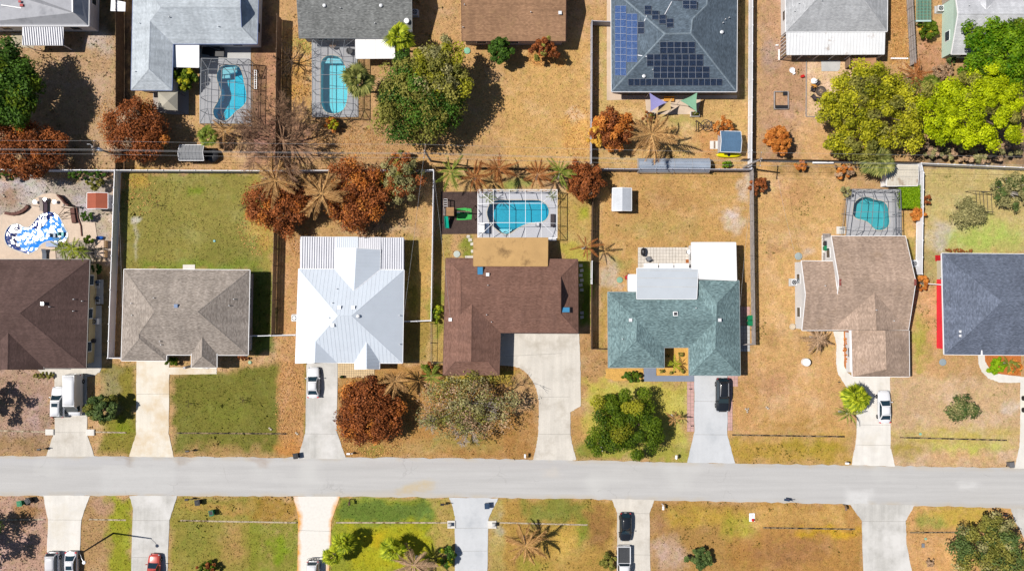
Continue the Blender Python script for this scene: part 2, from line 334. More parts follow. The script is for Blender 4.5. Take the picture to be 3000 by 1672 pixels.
PAINT = [  # polygon, colour, softness in photo pixels, strength
 # top strip yards
 (rect(A, 0, -300, 200, 890, 1290), C(186, 150, 104), 14, 1), (rect(A, 0, 640, 250, 800, 370), C(205, 190, 170), 16, .8),
 (rect(A, 0, 890, 100, 985, 760), C(84, 70, 56), 8, .9), (rect(A, 1, 40, -60, 130, 330), C(110, 96, 84), 10, .8), (rect(A, 0, 720, -50, 850, 230), C(100, 92, 60), 12, .8), (rect(A, 1, -20, 330, 105, 1240), C(150, 110, 80), 14, .8),  # first strip paints the dark wood fence's shadow and clutter into the ground
 (rect(A, 1, 100, 380, 190, 1230), C(190, 140, 100), 8, .9), (EL(A, 1, 370, 340, 90, 60), C(160, 150, 60), 16, .8), (EL(A, 1, 330, 620, 70, 170), C(205, 150, 60), 18, .7),
 (rect(A, 1, 290, 880, 1250, 1250), C(182, 140, 88), 18, .9), (EL(A, 1, 200, 1030, 260, 150), C(150, 108, 84), 30, .8),
 (rect(A, 1, 1200, 300, 2200, 1240), C(200, 155, 92), 18, .9), (EL(A, 1, 1700, 1130, 200, 60), C(170, 135, 90), 18, .7),
 (rect(A, 2, -50, 320, 590, 1240), C(204, 160, 92), 18, 1), (EL(A, 2, 250, 440, 110, 60), C(215, 145, 65), 14, .9), (EL(A, 2, 480, 860, 50, 40), C(222, 190, 150), 10, .7),
 (EL(A, 2, 500, 1010, 110, 130), C(215, 160, 75), 20, .6), (rect(A, 2, 610, 740, 1760, 1260), C(202, 162, 96), 12, 1), (EL(A, 2, 1250, 890, 160, 50), C(165, 150, 70), 14, .7),
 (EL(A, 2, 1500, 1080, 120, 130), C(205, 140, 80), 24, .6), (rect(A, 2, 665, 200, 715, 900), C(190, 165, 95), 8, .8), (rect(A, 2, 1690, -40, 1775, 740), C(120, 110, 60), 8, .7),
 (rect(A, 2, 1860, -60, 1960, 1260), C(192, 152, 104), 8, 1), (rect(A, 3, 0, -60, 310, 1190), C(192, 150, 106), 10, 1), (EL(A, 3, 60, 420, 70, 90), C(180, 155, 135), 20, .7),
 (rect(A, 3, 310, 440, 700, 880), C(226, 188, 138), 5, 1), (rect(A, 3, 240, 870, 700, 1200), C(208, 162, 102), 14, 1), (rect(A, 3, 930, -60, 1080, 480), C(190, 142, 80), 8, 1),
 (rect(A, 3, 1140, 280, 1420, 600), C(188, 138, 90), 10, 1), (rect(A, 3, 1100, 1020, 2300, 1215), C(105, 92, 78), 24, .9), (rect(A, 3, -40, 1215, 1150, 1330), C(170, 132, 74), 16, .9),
 # leftmost middle yard: grey sand and soil
 (rect(M, 0, -300, 95, 740, 640), C(188, 172, 152), 12, 1), (EL(M, 0, 180, 170, 110, 70), C(206, 198, 190), 20, .8), (EL(M, 0, 60, 190, 90, 60), C(165, 125, 85), 22, .8),
 (EL(M, 0, 690, 400, 60, 80), C(196, 172, 134), 14, .8), (rect(M, 0, -100, 1345, 300, 1440), C(196, 172, 148), 14, .9), (rect(B, 0, -300, 60, 370, 640), C(180, 146, 116), 14, 1),
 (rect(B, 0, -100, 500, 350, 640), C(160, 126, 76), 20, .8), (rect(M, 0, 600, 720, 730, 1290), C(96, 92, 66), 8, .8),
 # second middle yard: green turf
 (rect(M, 0, 795, 60, 1705, 700), C(146, 134, 62), 8, 1), (M(1, -30, 60, 140, 60, 140, 700, -30, 700), C(160, 142, 66), 10, 1), (EL(M, 0, 1500, 600, 220, 110), C(128, 124, 52), 26, .7),
 (EL(M, 0, 900, 110, 60, 60), C(190, 150, 60), 16, .7), (EL(M, 1, 70, 440, 80, 100), C(190, 152, 70), 18, .7), (EL(M, 0, 1300, 185, 50, 30), C(120, 132, 36), 8, .9),
 (EL(M, 0, 900, 380, 28, 18), C(214, 205, 190), 5, .9), (EL(M, 0, 895, 500, 8, 140), C(200, 188, 150), 4, .7), (rect(M, 0, 930, 645, 1700, 700), C(122, 134, 44), 10, .8),
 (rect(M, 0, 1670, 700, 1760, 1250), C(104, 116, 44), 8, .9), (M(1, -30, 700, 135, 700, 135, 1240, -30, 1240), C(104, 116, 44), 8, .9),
 (rect(B, 0, 690, 20, 940, 640), C(140, 126, 50), 10, 1), (rect(B, 0, 690, 60, 800, 330), C(165, 150, 105), 14, .7), (EL(B, 0, 820, 440, 80, 60), C(130, 138, 30), 12, .8),
 (B(0, 1165, 80, 1790, 40, 2130, -40, 2180, 120, 2170, 480, 2150, 650, 1200, 640), C(122, 116, 46), 9, 1), (rect(B, 0, 1200, 590, 1783, 655), C(180, 140, 84), 14, .9),
 (EL(B, 0, 1560, 350, 160, 60), C(122, 124, 46), 24, .6), (rect(B, 1, 185, -40, 368, 640), C(192, 142, 84), 8, 1), (EL(B, 1, 250, 580, 80, 70), C(196, 132, 62), 14, .7),
 # white metal roof house and brown house yards
 (rect(M, 1, 160, 300, 320, 1300), C(198, 150, 92), 8, 1), (rect(M, 1, 220, 250, 1170, 490), C(186, 146, 88), 14, 1), (EL(M, 1, 880, 430, 200, 30), C(205, 175, 135), 16, .6),
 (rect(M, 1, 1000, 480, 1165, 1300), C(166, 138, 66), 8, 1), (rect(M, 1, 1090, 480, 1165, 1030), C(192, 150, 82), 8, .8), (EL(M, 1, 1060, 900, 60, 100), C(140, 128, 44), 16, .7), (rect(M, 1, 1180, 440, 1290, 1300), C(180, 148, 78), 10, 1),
 (EL(M, 1, 1420, 560, 60, 80), C(132, 140, 44), 10, .9), (EL(M, 1, 1215, 960, 40, 180), C(120, 130, 40), 10, .8), (rect(M, 1, 1190, 20, 1700, 185), C(190, 150, 86), 10, .9),
 (EL(M, 1, 1690, 140, 60, 30), C(140, 150, 60), 10, .8), (EL(M, 2, 40, 130, 80, 40), C(140, 150, 70), 12, .8),
 (rect(M, 2, 300, 190, 525, 520), C(186, 152, 80), 10, 1), (EL(M, 2, 470, 320, 45, 50), C(160, 165, 40), 10, .8), (rect(M, 2, 320, 520, 525, 640), C(184, 164, 70), 10, 1),
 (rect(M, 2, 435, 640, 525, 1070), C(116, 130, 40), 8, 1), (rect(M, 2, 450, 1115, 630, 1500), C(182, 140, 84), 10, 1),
 (rect(B, 1, 585, 20, 1800, 660), C(176, 130, 68), 8, 1), (EL(B, 1, 1100, 590, 420, 50), C(182, 146, 82), 16, .9), (EL(B, 1, 830, 610, 60, 40), C(140, 132, 50), 12, .8), (B(1, 1310, 88, 1790, 88, 1800, 160, 1300, 150), C(170, 148, 50), 10, .9),
 (EL(B, 1, 1450, 560, 220, 40), C(150, 134, 62), 16, .7), (rect(B, 2, -60, 350, 175, 660), C(168, 122, 62), 10, .9),
 # teal house
 (rect(M, 2, 585, 60, 1555, 840), C(196, 152, 86), 10, 1), (EL(M, 2, 900, 240, 300, 60), C(180, 134, 76), 30, .7), (EL(M, 2, 1470, 380, 60, 90), C(215, 195, 165), 16, .8), (EL(M, 2, 1540, 140, 40, 110), C(214, 196, 170), 10, .8),
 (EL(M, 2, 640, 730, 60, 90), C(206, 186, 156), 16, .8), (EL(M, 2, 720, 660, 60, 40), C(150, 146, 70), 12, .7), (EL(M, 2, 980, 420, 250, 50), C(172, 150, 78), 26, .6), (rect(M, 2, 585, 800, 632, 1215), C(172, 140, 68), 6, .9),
 (rect(B, 2, 400, 350, 560, 670), C(190, 146, 82), 14, 1), (rect(B, 2, 520, 140, 1215, 560), C(190, 172, 74), 14, 1), (EL(B, 2, 510, 610, 90, 70), C(130, 132, 44), 12, .9), (rect(B, 2, 600, 560, 1215, 675), C(160, 156, 56), 14, .9), (EL(B, 2, 650, 560, 60, 30), C(190, 180, 150), 10, .5),
 (rect(M, 2, 1600, -40, 1720, 1300), C(206, 158, 92), 8, 1),
 # right middle yards
 (rect(M, 3, -100, 60, 540, 1440), C(206, 162, 98), 12, 1), (EL(M, 3, 200, 190, 120, 70), C(186, 132, 84), 24, .5), (EL(M, 3, 70, 560, 50, 40), C(160, 116, 80), 14, .6), (EL(M, 3, 280, 590, 40, 30), C(220, 200, 170), 10, .7),
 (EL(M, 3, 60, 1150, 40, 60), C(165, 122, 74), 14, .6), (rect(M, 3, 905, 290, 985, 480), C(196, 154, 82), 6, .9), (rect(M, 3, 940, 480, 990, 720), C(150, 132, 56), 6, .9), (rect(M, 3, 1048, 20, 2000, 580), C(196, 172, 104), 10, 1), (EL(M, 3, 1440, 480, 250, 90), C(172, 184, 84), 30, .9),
 (EL(M, 3, 1150, 480, 60, 90), C(205, 190, 168), 20, .8), (rect(M, 3, 1045, 580, 1160, 800), C(172, 156, 96), 12, .9), (rect(M, 3, 960, 800, 1150, 1440), C(202, 158, 102), 12, 1), (EL(M, 3, 1010, 1180, 50, 220), C(170, 160, 66), 14, .9),
 (rect(B, 2, 1530, -60, 1800, 680), C(200, 152, 90), 10, 1), (rect(B, 3, -60, -30, 560, 700), C(206, 160, 98), 12, 1), (rect(B, 3, -300, 520, 590, 690), C(178, 144, 56), 22, .9), (EL(B, 3, 60, 160, 100, 70), C(182, 134, 96), 26, .6), (EL(B, 3, 230, 440, 250, 50), C(172, 130, 58), 20, .7), (EL(B, 3, 330, 590, 230, 40), C(165, 142, 42), 20, .7),
 (rect(B, 3, 860, 100, 1760, 720), C(206, 170, 120), 10, 1), (EL(B, 3, 1300, 500, 420, 40), C(192, 170, 76), 20, .9), (EL(B, 3, 1420, 590, 300, 40), C(190, 182, 78), 20, .9), (EL(B, 3, 970, 600, 90, 60), C(170, 150, 50), 16, .8), (EL(B, 3, 1350, 660, 250, 30), C(206, 162, 108), 14, .8), (EL(B, 3, 1700, 300, 60, 40), C(222, 205, 180), 12, .6),
 # lower verge
 (rect(B, 0, -60, 925, 330, 1500), C(190, 152, 122), 10, 1), (EL(B, 0, 180, 1030, 110, 70), C(166, 124, 72), 14, .9), (rect(B, 0, 555, 930, 900, 1500), C(178, 140, 88), 10, 1), (rect(B, 0, 740, 935, 905, 1500), C(150, 146, 42), 12, 1), (EL(B, 0, 690, 1000, 60, 50), C(190, 150, 116), 12, .7),
 (rect(B, 0, 1165, 925, 1800, 1500), C(152, 136, 58), 8, 1), (EL(B, 0, 1500, 1000, 260, 30), C(188, 142, 74), 14, .8), (EL(B, 0, 1590, 1240, 60, 130), C(178, 138, 80), 20, .8), (EL(B, 0, 1330, 1240, 120, 150), C(130, 128, 50), 20, .7),
 (rect(B, 1, -20, 935, 310, 1090), C(164, 128, 50), 10, .9), (rect(B, 1, -20, 1100, 310, 1500), C(134, 134, 44), 8, .9), (EL(B, 1, 190, 1270, 50, 90), C(126, 142, 30), 12, .9),
 (B(1, 590, 930, 1360, 935, 1395, 1060, 1390, 1500, 520, 1500, 550, 1090), C(146, 146, 44), 7, 1), (rect(B, 1, 590, 950, 1230, 1095), C(106, 122, 46), 12, 1), (rect(B, 1, 660, 1110, 1200, 1440), C(170, 160, 30), 18, .9), (rect(B, 1, 1240, 940, 1390, 1500), C(184, 152, 82), 12, .9), (EL(B, 1, 830, 1200, 60, 50), C(188, 160, 30), 14, .8),
 (B(1, 1690, 935, 1800, 935, 1800, 1500, 1615, 1500, 1620, 1080), C(176, 150, 78), 8, 1), (EL(B, 1, 1690, 1120, 50, 50), C(190, 180, 150), 12, .6), (rect(B, 2, -60, 935, 720, 1500), C(178, 140, 66), 8, 1), (rect(B, 2, 100, 950, 500, 1110), C(134, 130, 52), 16, 1), (EL(B, 2, 470, 1180, 60, 90), C(130, 136, 44), 12, .9), (EL(B, 2, 600, 1120, 90, 150), C(150, 108, 58), 20, .9), (EL(B, 2, 330, 1230, 90, 120), C(206, 166, 74), 20, .8), (EL(B, 2, 130, 1400, 100, 50), C(150, 146, 50), 16, .7),
 (rect(B, 2, 945, 955, 1850, 1500), C(176, 134, 70), 8, 1), (EL(B, 2, 1300, 1060, 350, 60), C(186, 150, 58), 20, .9), (EL(B, 2, 1550, 1130, 120, 60), C(170, 158, 50), 20, .85), (EL(B, 2, 1000, 1080, 60, 100), C(160, 116, 76), 20, .8), (EL(B, 2, 1080, 1330, 110, 110), C(198, 164, 130), 24, .9), (EL(B, 2, 1650, 1320, 160, 110), C(174, 122, 56), 30, .7),
 (rect(B, 3, -60, 970, 675, 1500), C(180, 132, 66), 8, 1), (rect(B, 3, -60, 985, 560, 1120), C(202, 158, 84), 14, .8), (EL(B, 3, 440, 1170, 220, 40), C(196, 152, 40), 12, .9), (EL(B, 3, 180, 1310, 260, 90), C(158, 112, 66), 30, .8),
 (rect(B, 3, 970, 995, 1760, 1500), C(206, 156, 92), 8, 1), (EL(B, 3, 1330, 1060, 260, 70), C(190, 160, 64), 18, .9), (EL(B, 3, 1150, 1110, 100, 50), C(150, 150, 66), 14, .8), (EL(B, 3, 1330, 1330, 120, 80), C(226, 172, 96), 20, .8),
]
def paint_cols(px, py):
    wx = (vnoise(px, py, 30, 1)-.5)*36+(vnoise(px, py, 9, 2)-.5)*16; wy = (vnoise(px, py, 30, 3)-.5)*36+(vnoise(px, py, 9, 4)-.5)*16
    out = np.tile(np.array(TAN), (px.size, 1)); blotch = vnoise(px, py, 14, 5)*.6+vnoise(px, py, 5, 6)*.4
    for P, c, soft, op in PAINT:
        xs = [p[0] for p in P]; ys = [p[1] for p in P]; mg = soft*2+30
        m = (px > min(xs)-mg) & (px < max(xs)+mg) & (py > min(ys)-mg) & (py < max(ys)+mg)
        if not m.any(): continue
        k = min(1.0, soft/14.0); x, y = px[m]+wx[m]*k, py[m]+wy[m]*k
        d = segdist(P, x, y); d[~inside_np(P, x, y)] *= -1
        a = np.clip(.5+d/(2*soft), 0, 1)
        if op < 1: a = np.clip(a*(.45+1.1*blotch[m]), 0, 1)
        a = (a*op)[:, None]; out[m] = out[m]*(1-a)+np.array(c)*a
    sat = np.clip(1-out[:, 2]/np.maximum(out[:, 0], 1e-4), 0, 1)[:, None]
    return out*(1+sat*np.array([.17, .22, .62]))
out_ = [86, 95, 115, 150, 220, 400, 900]
gx = np.concatenate([[-v for v in reversed(out_)], np.arange(-82, 82.01, .28), out_]); gy = np.concatenate([[-v for v in reversed(out_)], np.arange(-48, 48.01, .28), out_])
nx, ny = len(gx), len(gy); X, Y = np.meshgrid(gx, gy, indexing='ij'); Xf, Yf = X.ravel(), Y.ravel()
PXg, PYg = Xf/S+CX, CY-Yf/S
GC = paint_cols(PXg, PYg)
zz = (vnoise(Xf, Yf, 1.3, 8)-.5)*.03+(vnoise(Xf, Yf, .5, 9)-.5)*.02-.02; zz[(np.abs(Xf) > 83) | (np.abs(Yf) > 49)] = -.02
hole = np.zeros(Xf.shape, bool)
for P in POOLS.values(): hole |= inside_np(P, PXg, PYg)
I = np.arange(nx*ny).reshape(nx, ny); q = np.stack([I[:-1, :-1], I[1:, :-1], I[1:, 1:], I[:-1, 1:]], -1).reshape(-1, 4)
q = q[~hole[q].any(1)]
def np_mesh(name, V, Q, mat, attr=None):
    me = bpy.data.meshes.new(name); k = Q.shape[1]
    me.vertices.add(len(V)); me.vertices.foreach_set('co', np.ascontiguousarray(V, np.float32).ravel())
    me.loops.add(Q.size); me.loops.foreach_set('vertex_index', np.ascontiguousarray(Q, np.int32).ravel())
    me.polygons.add(len(Q)); me.polygons.foreach_set('loop_start', np.arange(0, Q.size, k, dtype=np.int32))
    if attr is not None:
        nm, dom, typ, data = attr; at = me.attributes.new(nm, typ, dom); at.data.foreach_set('value' if typ == 'FLOAT' else 'color', np.ascontiguousarray(data, np.float32).ravel())
    me.update(calc_edges=True); me.validate(); me.materials.append(mat); return me
def attr_mat(name, strong):
    m, n, l, p = newmat(name); pos = n.new('ShaderNodeNewGeometry').outputs['Position']
    at = n.new('ShaderNodeAttribute'); at.attribute_name = 'gcol'
    f = mul(n, l, mrange(n, l, nz(n, l, 4.2, 6, .85, pos), 1-strong, 1+strong), mrange(n, l, nz(n, l, 1.1, 5, .75, pos), 1-strong*.5, 1+strong*.5))
    f = mul(n, l, f, mrange(n, l, nz(n, l, .18, 3, .5, pos), .92, 1.08)); c = scalec(n, l, at.outputs['Color'], f)
    g = n.new('ShaderNodeVectorMath'); g.operation = 'MULTIPLY'; l.new(c, g.inputs[0]); g.inputs[1].default_value = (.80, 1.0, .72)
    c = mixc(n, l, mrange(n, l, nz(n, l, .9, 5, .75, pos), 0, .8, .48, .72), c, g.outputs[0])
    sd = n.new('ShaderNodeVectorMath'); sd.operation = 'MULTIPLY'; l.new(c, sd.inputs[0]); sd.inputs[1].default_value = (1.16, 1.24, 1.6)
    c = mixc(n, l, mrange(n, l, nz(n, l, .22, 7, .68, pos), 0, .9, .50, .68), c, sd.outputs[0])
    dk = n.new('ShaderNodeVectorMath'); dk.operation = 'MULTIPLY'; l.new(c, dk.inputs[0]); dk.inputs[1].default_value = (.70, .66, .62)
    of = n.new('ShaderNodeVectorMath'); l.new(pos, of.inputs[0]); of.inputs[1].default_value = (37, 91, 5)
    c = mixc(n, l, mrange(n, l, nz(n, l, .5, 7, .74, of.outputs[0]), 0, .5, .57, .74), c, dk.outputs[0])
    l.new(c, p.inputs['Base Color']); p.inputs['Roughness'].default_value = .95; p.inputs['Specular IOR Level'].default_value = .08
    bumpn(n, l, nz(n, l, 6, 5, .75, pos), .9, .12, p); return m
m_ground = attr_mat('turf_and_soil', .38)
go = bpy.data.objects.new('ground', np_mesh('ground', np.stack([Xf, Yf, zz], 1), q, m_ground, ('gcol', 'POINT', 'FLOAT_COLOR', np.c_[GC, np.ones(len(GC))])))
col.objects.link(go); tag(go, kind='structure')
HARD = []                                                # photo outlines of paved and built areas, kept free of grass
# ------------------------------------------------------------------ road and paving
m_road, n, l, p = newmat('worn_asphalt')
pos = n.new('ShaderNodeNewGeometry').outputs['Position']
mp = n.new('ShaderNodeMapping'); l.new(pos, mp.inputs[0]); mp.inputs['Rotation'].default_value = (0, 0, .012); mp.inputs['Scale'].default_value = (.05, 1.1, 1)
c = scalec(n, l, C(203, 202, 202), mul(n, l, mrange(n, l, nz(n, l, 1.0, 5, .65, mp.outputs[0])    , .90, 1.06), mrange(n, l, nz(n, l, 9, 3, .8, pos), .95, 1.05)))
at = n.new('ShaderNodeAttribute'); at.attribute_name = 'gcol'; c = mixc(n, l, mul(n, l, at.outputs['Alpha'], mrange(n, l, nz(n, l, 1.2, 5, .7, pos), .55, 1.2)), c, at.outputs['Color'])
c = mixc(n, l, mrange(n, l, nz(n, l, .09, 3, .5, pos), 0, .6, .60, .75), c, C(222, 222, 220))
vo = n.new('ShaderNodeTexVoronoi'); vo.feature = 'DISTANCE_TO_EDGE'; vo.inputs['Scale'].default_value = .28
wv = n.new('ShaderNodeVectorMath'); l.new(pos, wv.inputs[0]); nt = n.new('ShaderNodeTexNoise'); nt.inputs['Scale'].default_value = .9; nt.inputs['Detail'].default_value = 5; l.new(pos, nt.inputs['Vector']); l.new(nt.outputs['Color'], wv.inputs[1]); l.new(wv.outputs[0], vo.inputs['Vector'])
ck = mul(n, l, mrange(n, l, vo.outputs['Distance'], .24, 0, .003, .014), mrange(n, l, nz(n, l, .21, 4, .6, pos), 0, 1, .54, .64)); c = mixc(n, l, ck, c, C(140, 138, 136))
l.new(c, p.inputs['Base Color']); p.inputs['Roughness'].default_value = .9; p.inputs['Specular IOR Level'].default_value = .2; bumpn(n, l, nz(n, l, 14, 3, .7, pos), .3, .02, p)
rt = [(-600, 1333), (0, 1334), (380, 1336), (760, 1339), (1130, 1340), (1500, 1344), (1880, 1351), (2260, 1358), (2630, 1364), (3000, 1370), (3600, 1380)]
rb = [(-600, 1454), (0, 1452), (380, 1451), (760, 1452), (1130, 1455), (1500, 1458), (1880, 1464), (2260, 1471), (2630, 1479), (3000, 1488), (3600, 1500)]
rdm = random.Random(4)
def rough_edge(E, amp):
    o = []
    for i in range(len(E)-1):
        k = max(2, int((E[i+1][0]-E[i][0])/18))
        for j in range(k): t = j/k; o.append((E[i][0]*(1-t)+E[i+1][0]*t, E[i][1]*(1-t)+E[i+1][1]*t+rdm.uniform(-amp, amp)))
    return o+[E[-1]]
rtr, rbr = rough_edge(rt, 2.0), rough_edge(rb, 2.0)
RP = rtr+rbr[::-1]; HARD.append(RP)
def strip(E1, E2, z):
    V = WL(E1)+WL(E2); n_ = len(E1)
    for v in V: v.z = z
    return V, [(i, n_+i, n_+i+1, i+1) for i in range(n_-1)]
road = struct('road', (lambda n_, k: ([W((a[0]*(1-j/k)+b[0]*j/k, a[1]*(1-j/k)+b[1]*j/k))+Vector((0, 0, .035)) for a, b in zip(rtr, rbr) for j in range(k+1)], [(i*(k+1)+j, i*(k+1)+j+1, (i+1)*(k+1)+j+1, (i+1)*(k+1)+j) for i in range(n_-1) for j in range(k)]))(len(rtr), 24), m_road)
RD = [(B(0, 780, 640, 925, 640, 915, 712, 880, 725, 850, 690), C(176, 166, 158), .85), (B(0, 1195, 640, 1330, 650, 1270, 700, 1215, 716), C(180, 168, 156), .8), (B(1, -20, 640, 130, 655, 90, 730, 60, 722, 20, 720), C(184, 170, 160), .8), (B(1, 960, 900, 1060, 835, 1160, 812, 1250, 818, 1240, 880, 1150, 895, 1040, 920), C(212, 188, 140), .6), (B(1, 560, 900, 1240, 880, 1240, 945, 560, 945), C(206, 196, 182), .6), (B(3, 560, 880, 740, 880, 740, 1000, 560, 1000), C(236, 236, 236), .6), (B(3, 1330, 820, 1460, 820, 1450, 870, 1340, 870), C(232, 232, 232), .5), (B(0, 690, 700, 1200, 720, 1200, 900, 690, 900), C(214, 214, 214), .5), (B(1, 780, 680, 2200, 690, 2200, 730, 780, 720), C(198, 194, 194), .5), (B(0, -300, 660, 900, 660, 900, 710, -300, 705), C(196, 196, 200), .5), (B(2, 220, 720, 320, 720, 320, 790, 220, 790), C(216, 208, 200), .5)]
vx = np.array([v.co[:2] for v in road.data.vertices]); rpx, rpy = vx[:, 0]/S+CX, CY-vx[:, 1]/S; rc = np.tile(np.array([*C(206, 206, 208), 0.0]), (len(vx), 1))
for P, c_, op in RD:
    d = segdist(P, rpx+(vnoise(rpx, rpy, 12, 31)-.5)*18, rpy+(vnoise(rpx, rpy, 12, 32)-.5)*14); d[~inside_np(P, rpx, rpy)] *= -1; a = np.clip(.5+d/16, 0, 1)*op
    k = a > rc[:, 3]; rc[k, :3] = c_; rc[k, 3] = a[k]
jj = np.tile(np.arange(25), len(vx)//25); ed_ = np.minimum(jj, 24-jj)*.24; ea = np.clip(1-ed_/.75, 0, 1)*np.clip(vnoise(rpx, rpy, 22, 35)*1.7-.35, 0, 1)*.8; k = ea > rc[:, 3]; rc[k, :3] = C(204, 190, 168); rc[k, 3] = ea[k]
at_ = road.data.attributes.new('gcol', 'FLOAT_COLOR', 'POINT'); at_.data.foreach_set('color', rc.astype(np.float32).ravel())
# dirt washed across the road edge
m_dirt = pmat('road_dirt', C(190, 178, 166), .95, var=.12, fine=.12, fs=6)
m_rust = pmat('rusty_dust', C(214, 190, 140), .95, var=.12, fine=.1)
def ragged(P, amp, seed, n_=3):
    r = random.Random(seed); o = []
    for i in range(len(P)):
        a, b = P[i], P[(i+1) % len(P)]
        for j in range(n_): t = j/n_; o.append((a[0]*(1-t)+b[0]*t+r.uniform(-amp, amp), a[1]*(1-t)+b[1]*t+r.uniform(-amp, amp)))
    return o
def sheet(name, P, z, mat, th=.03, hard=True):
    if hard: HARD.append(P)
    return struct(name, prism(WL(P), z-th, z), mat)
# ---- driveways
m_drv2 = pmat('cream_concrete', C(244, 236, 222), .85, streak=.06, var=.05, vs=.3, fine=.05, stain=C(230, 210, 180), ss=.16, st=(.46, .60))
m_drvb = pmat('pale_blue_concrete', C(218, 221, 226), .85, streak=.03, var=.06, fine=.03, stain=C(196, 200, 206), ss=.3)
m_drvw = pmat('bright_concrete', C(240, 236, 230), .85, streak=.07, var=.07, fine=.03, stain=C(228, 220, 206), ss=.25, st=(.5, .75))
m_drvg = pmat('grey_concrete', C(206, 204, 200), .85, streak=.13, var=.1, vs=.3, fine=.06, stain=C(232, 230, 228), ss=.2, st=(.45, .65))
m_drvr, n, l, p = newmat('rust_edged_concrete')
pos = n.new('ShaderNodeNewGeometry').outputs['Position']
ed = n.new('ShaderNodeUVMap'); sx = n.new('ShaderNodeSeparateXYZ'); l.new(ed.outputs[0], sx.inputs[0])
ad = n.new('ShaderNodeMath'); ad.operation = 'ADD'; l.new(sx.outputs[0], ad.inputs[0]); l.new(mrange(n, l, nz(n, l, .5, 4, .6, pos), -.07, .07), ad.inputs[1])
cc = mixc(n, l, mrange(n, l, ad.outputs[0], .95, 0, -.02, .12), C(244, 240, 234), C(240, 168, 56))
l.new(scalec(n, l, cc, mrange(n, l, nz(n, l, 3, 4, .6, pos), .95, 1.05)), p.inputs['Base Color']); p.inputs['Roughness'].default_value = .9
Z7 = lambda *v: conv(2740, 3.588, 1000, v)
DRV = [
 (B(0, 375, 100, 376, 470, 318, 648, 650, 648, 600, 500, 597, 100, 655, 92, 688, 60, 692, -40, 600, -30, 598, 20, 250, 42, 285, 78), m_concrete, 'pale concrete driveway with a van and car beside brown roof'),
 (B(0, 940, -130, 935, 500, 888, 650, 1195, 652, 1160, 490, 1163, 86, 1490, 82, 1490, 36, 1163, 36, 1165, -130), m_drv2, ''),
 (B(1, 372, -10, 362, 490, 312, 662, 643, 664, 578, 480, 585, -10), m_drvg, ''),
 ([M(1, 1612, 1100), M(2, 440, 1108)]+B(2, 470, 10, 472, 300, 400, 345, 402, 490, 412, 560, 443, 674, 145, 672, 168, 570, 180, 495, 185, 290, 178, 230, 165, 180, 142, 130, 110, 85, 80, 58, 50, 40, 0, 28)+[M(1, 1612, 1322)], m_concrete, ''),
 (B(2, 1253, 85, 1253, 480, 1203, 690, 1532, 696, 1480, 500, 1480, 85), m_drvb, ''),
 ([M(3, 450, 1100), M(3, 472, 1180), M(3, 470, 1310)]+B(3, 505, 85, 570, 180, 632, 260, 632, 520, 597, 706, 895, 716, 880, 640, 865, 590, 862, 95, 600, 95)+[M(3, 545, 1370), M(3, 522, 1330), M(3, 520, 1100)], m_drvw, ''),
 (Z7(450, 135, 455, 240, 490, 320, 560, 390, 680, 430, 893, 432, 893, 830, 885, 1110, 830, 1332, 1300, 1338, 1300, 370, 900, 370, 760, 352, 640, 335, 570, 285, 522, 210, 515, 135), m_drvw, ''),
 (B(0, 298, 916, 330, 1080, 318, 1560, 536, 1560, 560, 1080, 620, 916), m_drvw, ''), (B(0, 890, 918, 915, 1000, 898, 1560, 1148, 1560, 1165, 1085, 1220, 918), m_drvg, ''),
 (B(1, 1350, 930, 1375, 990, 1390, 1060, 1392, 1560, 1612, 1560, 1620, 1080, 1645, 1020, 1690, 935), m_drvb, ''), (B(2, 683, 938, 722, 1035, 722, 1560, 952, 1560, 945, 1040, 978, 946), m_concrete, ''),
 (B(3, 583, 972, 668, 1090, 682, 1560, 1036, 1560, 975, 1250, 970, 1090, 1030, 982), m_drvg, ''), (B(3, 1690, 1003, 1720, 1090, 1900, 1420, 1940, 1420, 1940, 1014), m_drvg, '')]
for i, (P, m_, _) in enumerate(DRV): sheet('driveway', ragged(P, .8, i, 9), .045, m_, .06)
# the rust-edged drive is a grid so that the stain keeps to its two long sides
L = B(1, 278, 922, 315, 1060, 305, 1560); R_ = B(1, 602, 922, 543, 1090, 520, 1560); V, F, UVs = [], [], []
for i in range(3):
    for j in range(9):
        t = j/8; V.append(W((L[i][0]*(1-t)+R_[i][0]*t, L[i][1]*(1-t)+R_[i][1]*t))+Vector((0, 0, .045))); UVs.append((min(t, 1-t), i))
for i in range(2):
    for j in range(8): F.append((i*9+j, (i+1)*9+j, (i+1)*9+j+1, i*9+j+1))
o = struct('driveway', (V, F), m_drvr); HARD.append(L+R_[::-1])
for lp in o.data.loops: o.data.uv_layers[0].data[lp.index].uv = UVs[lp.vertex_index]
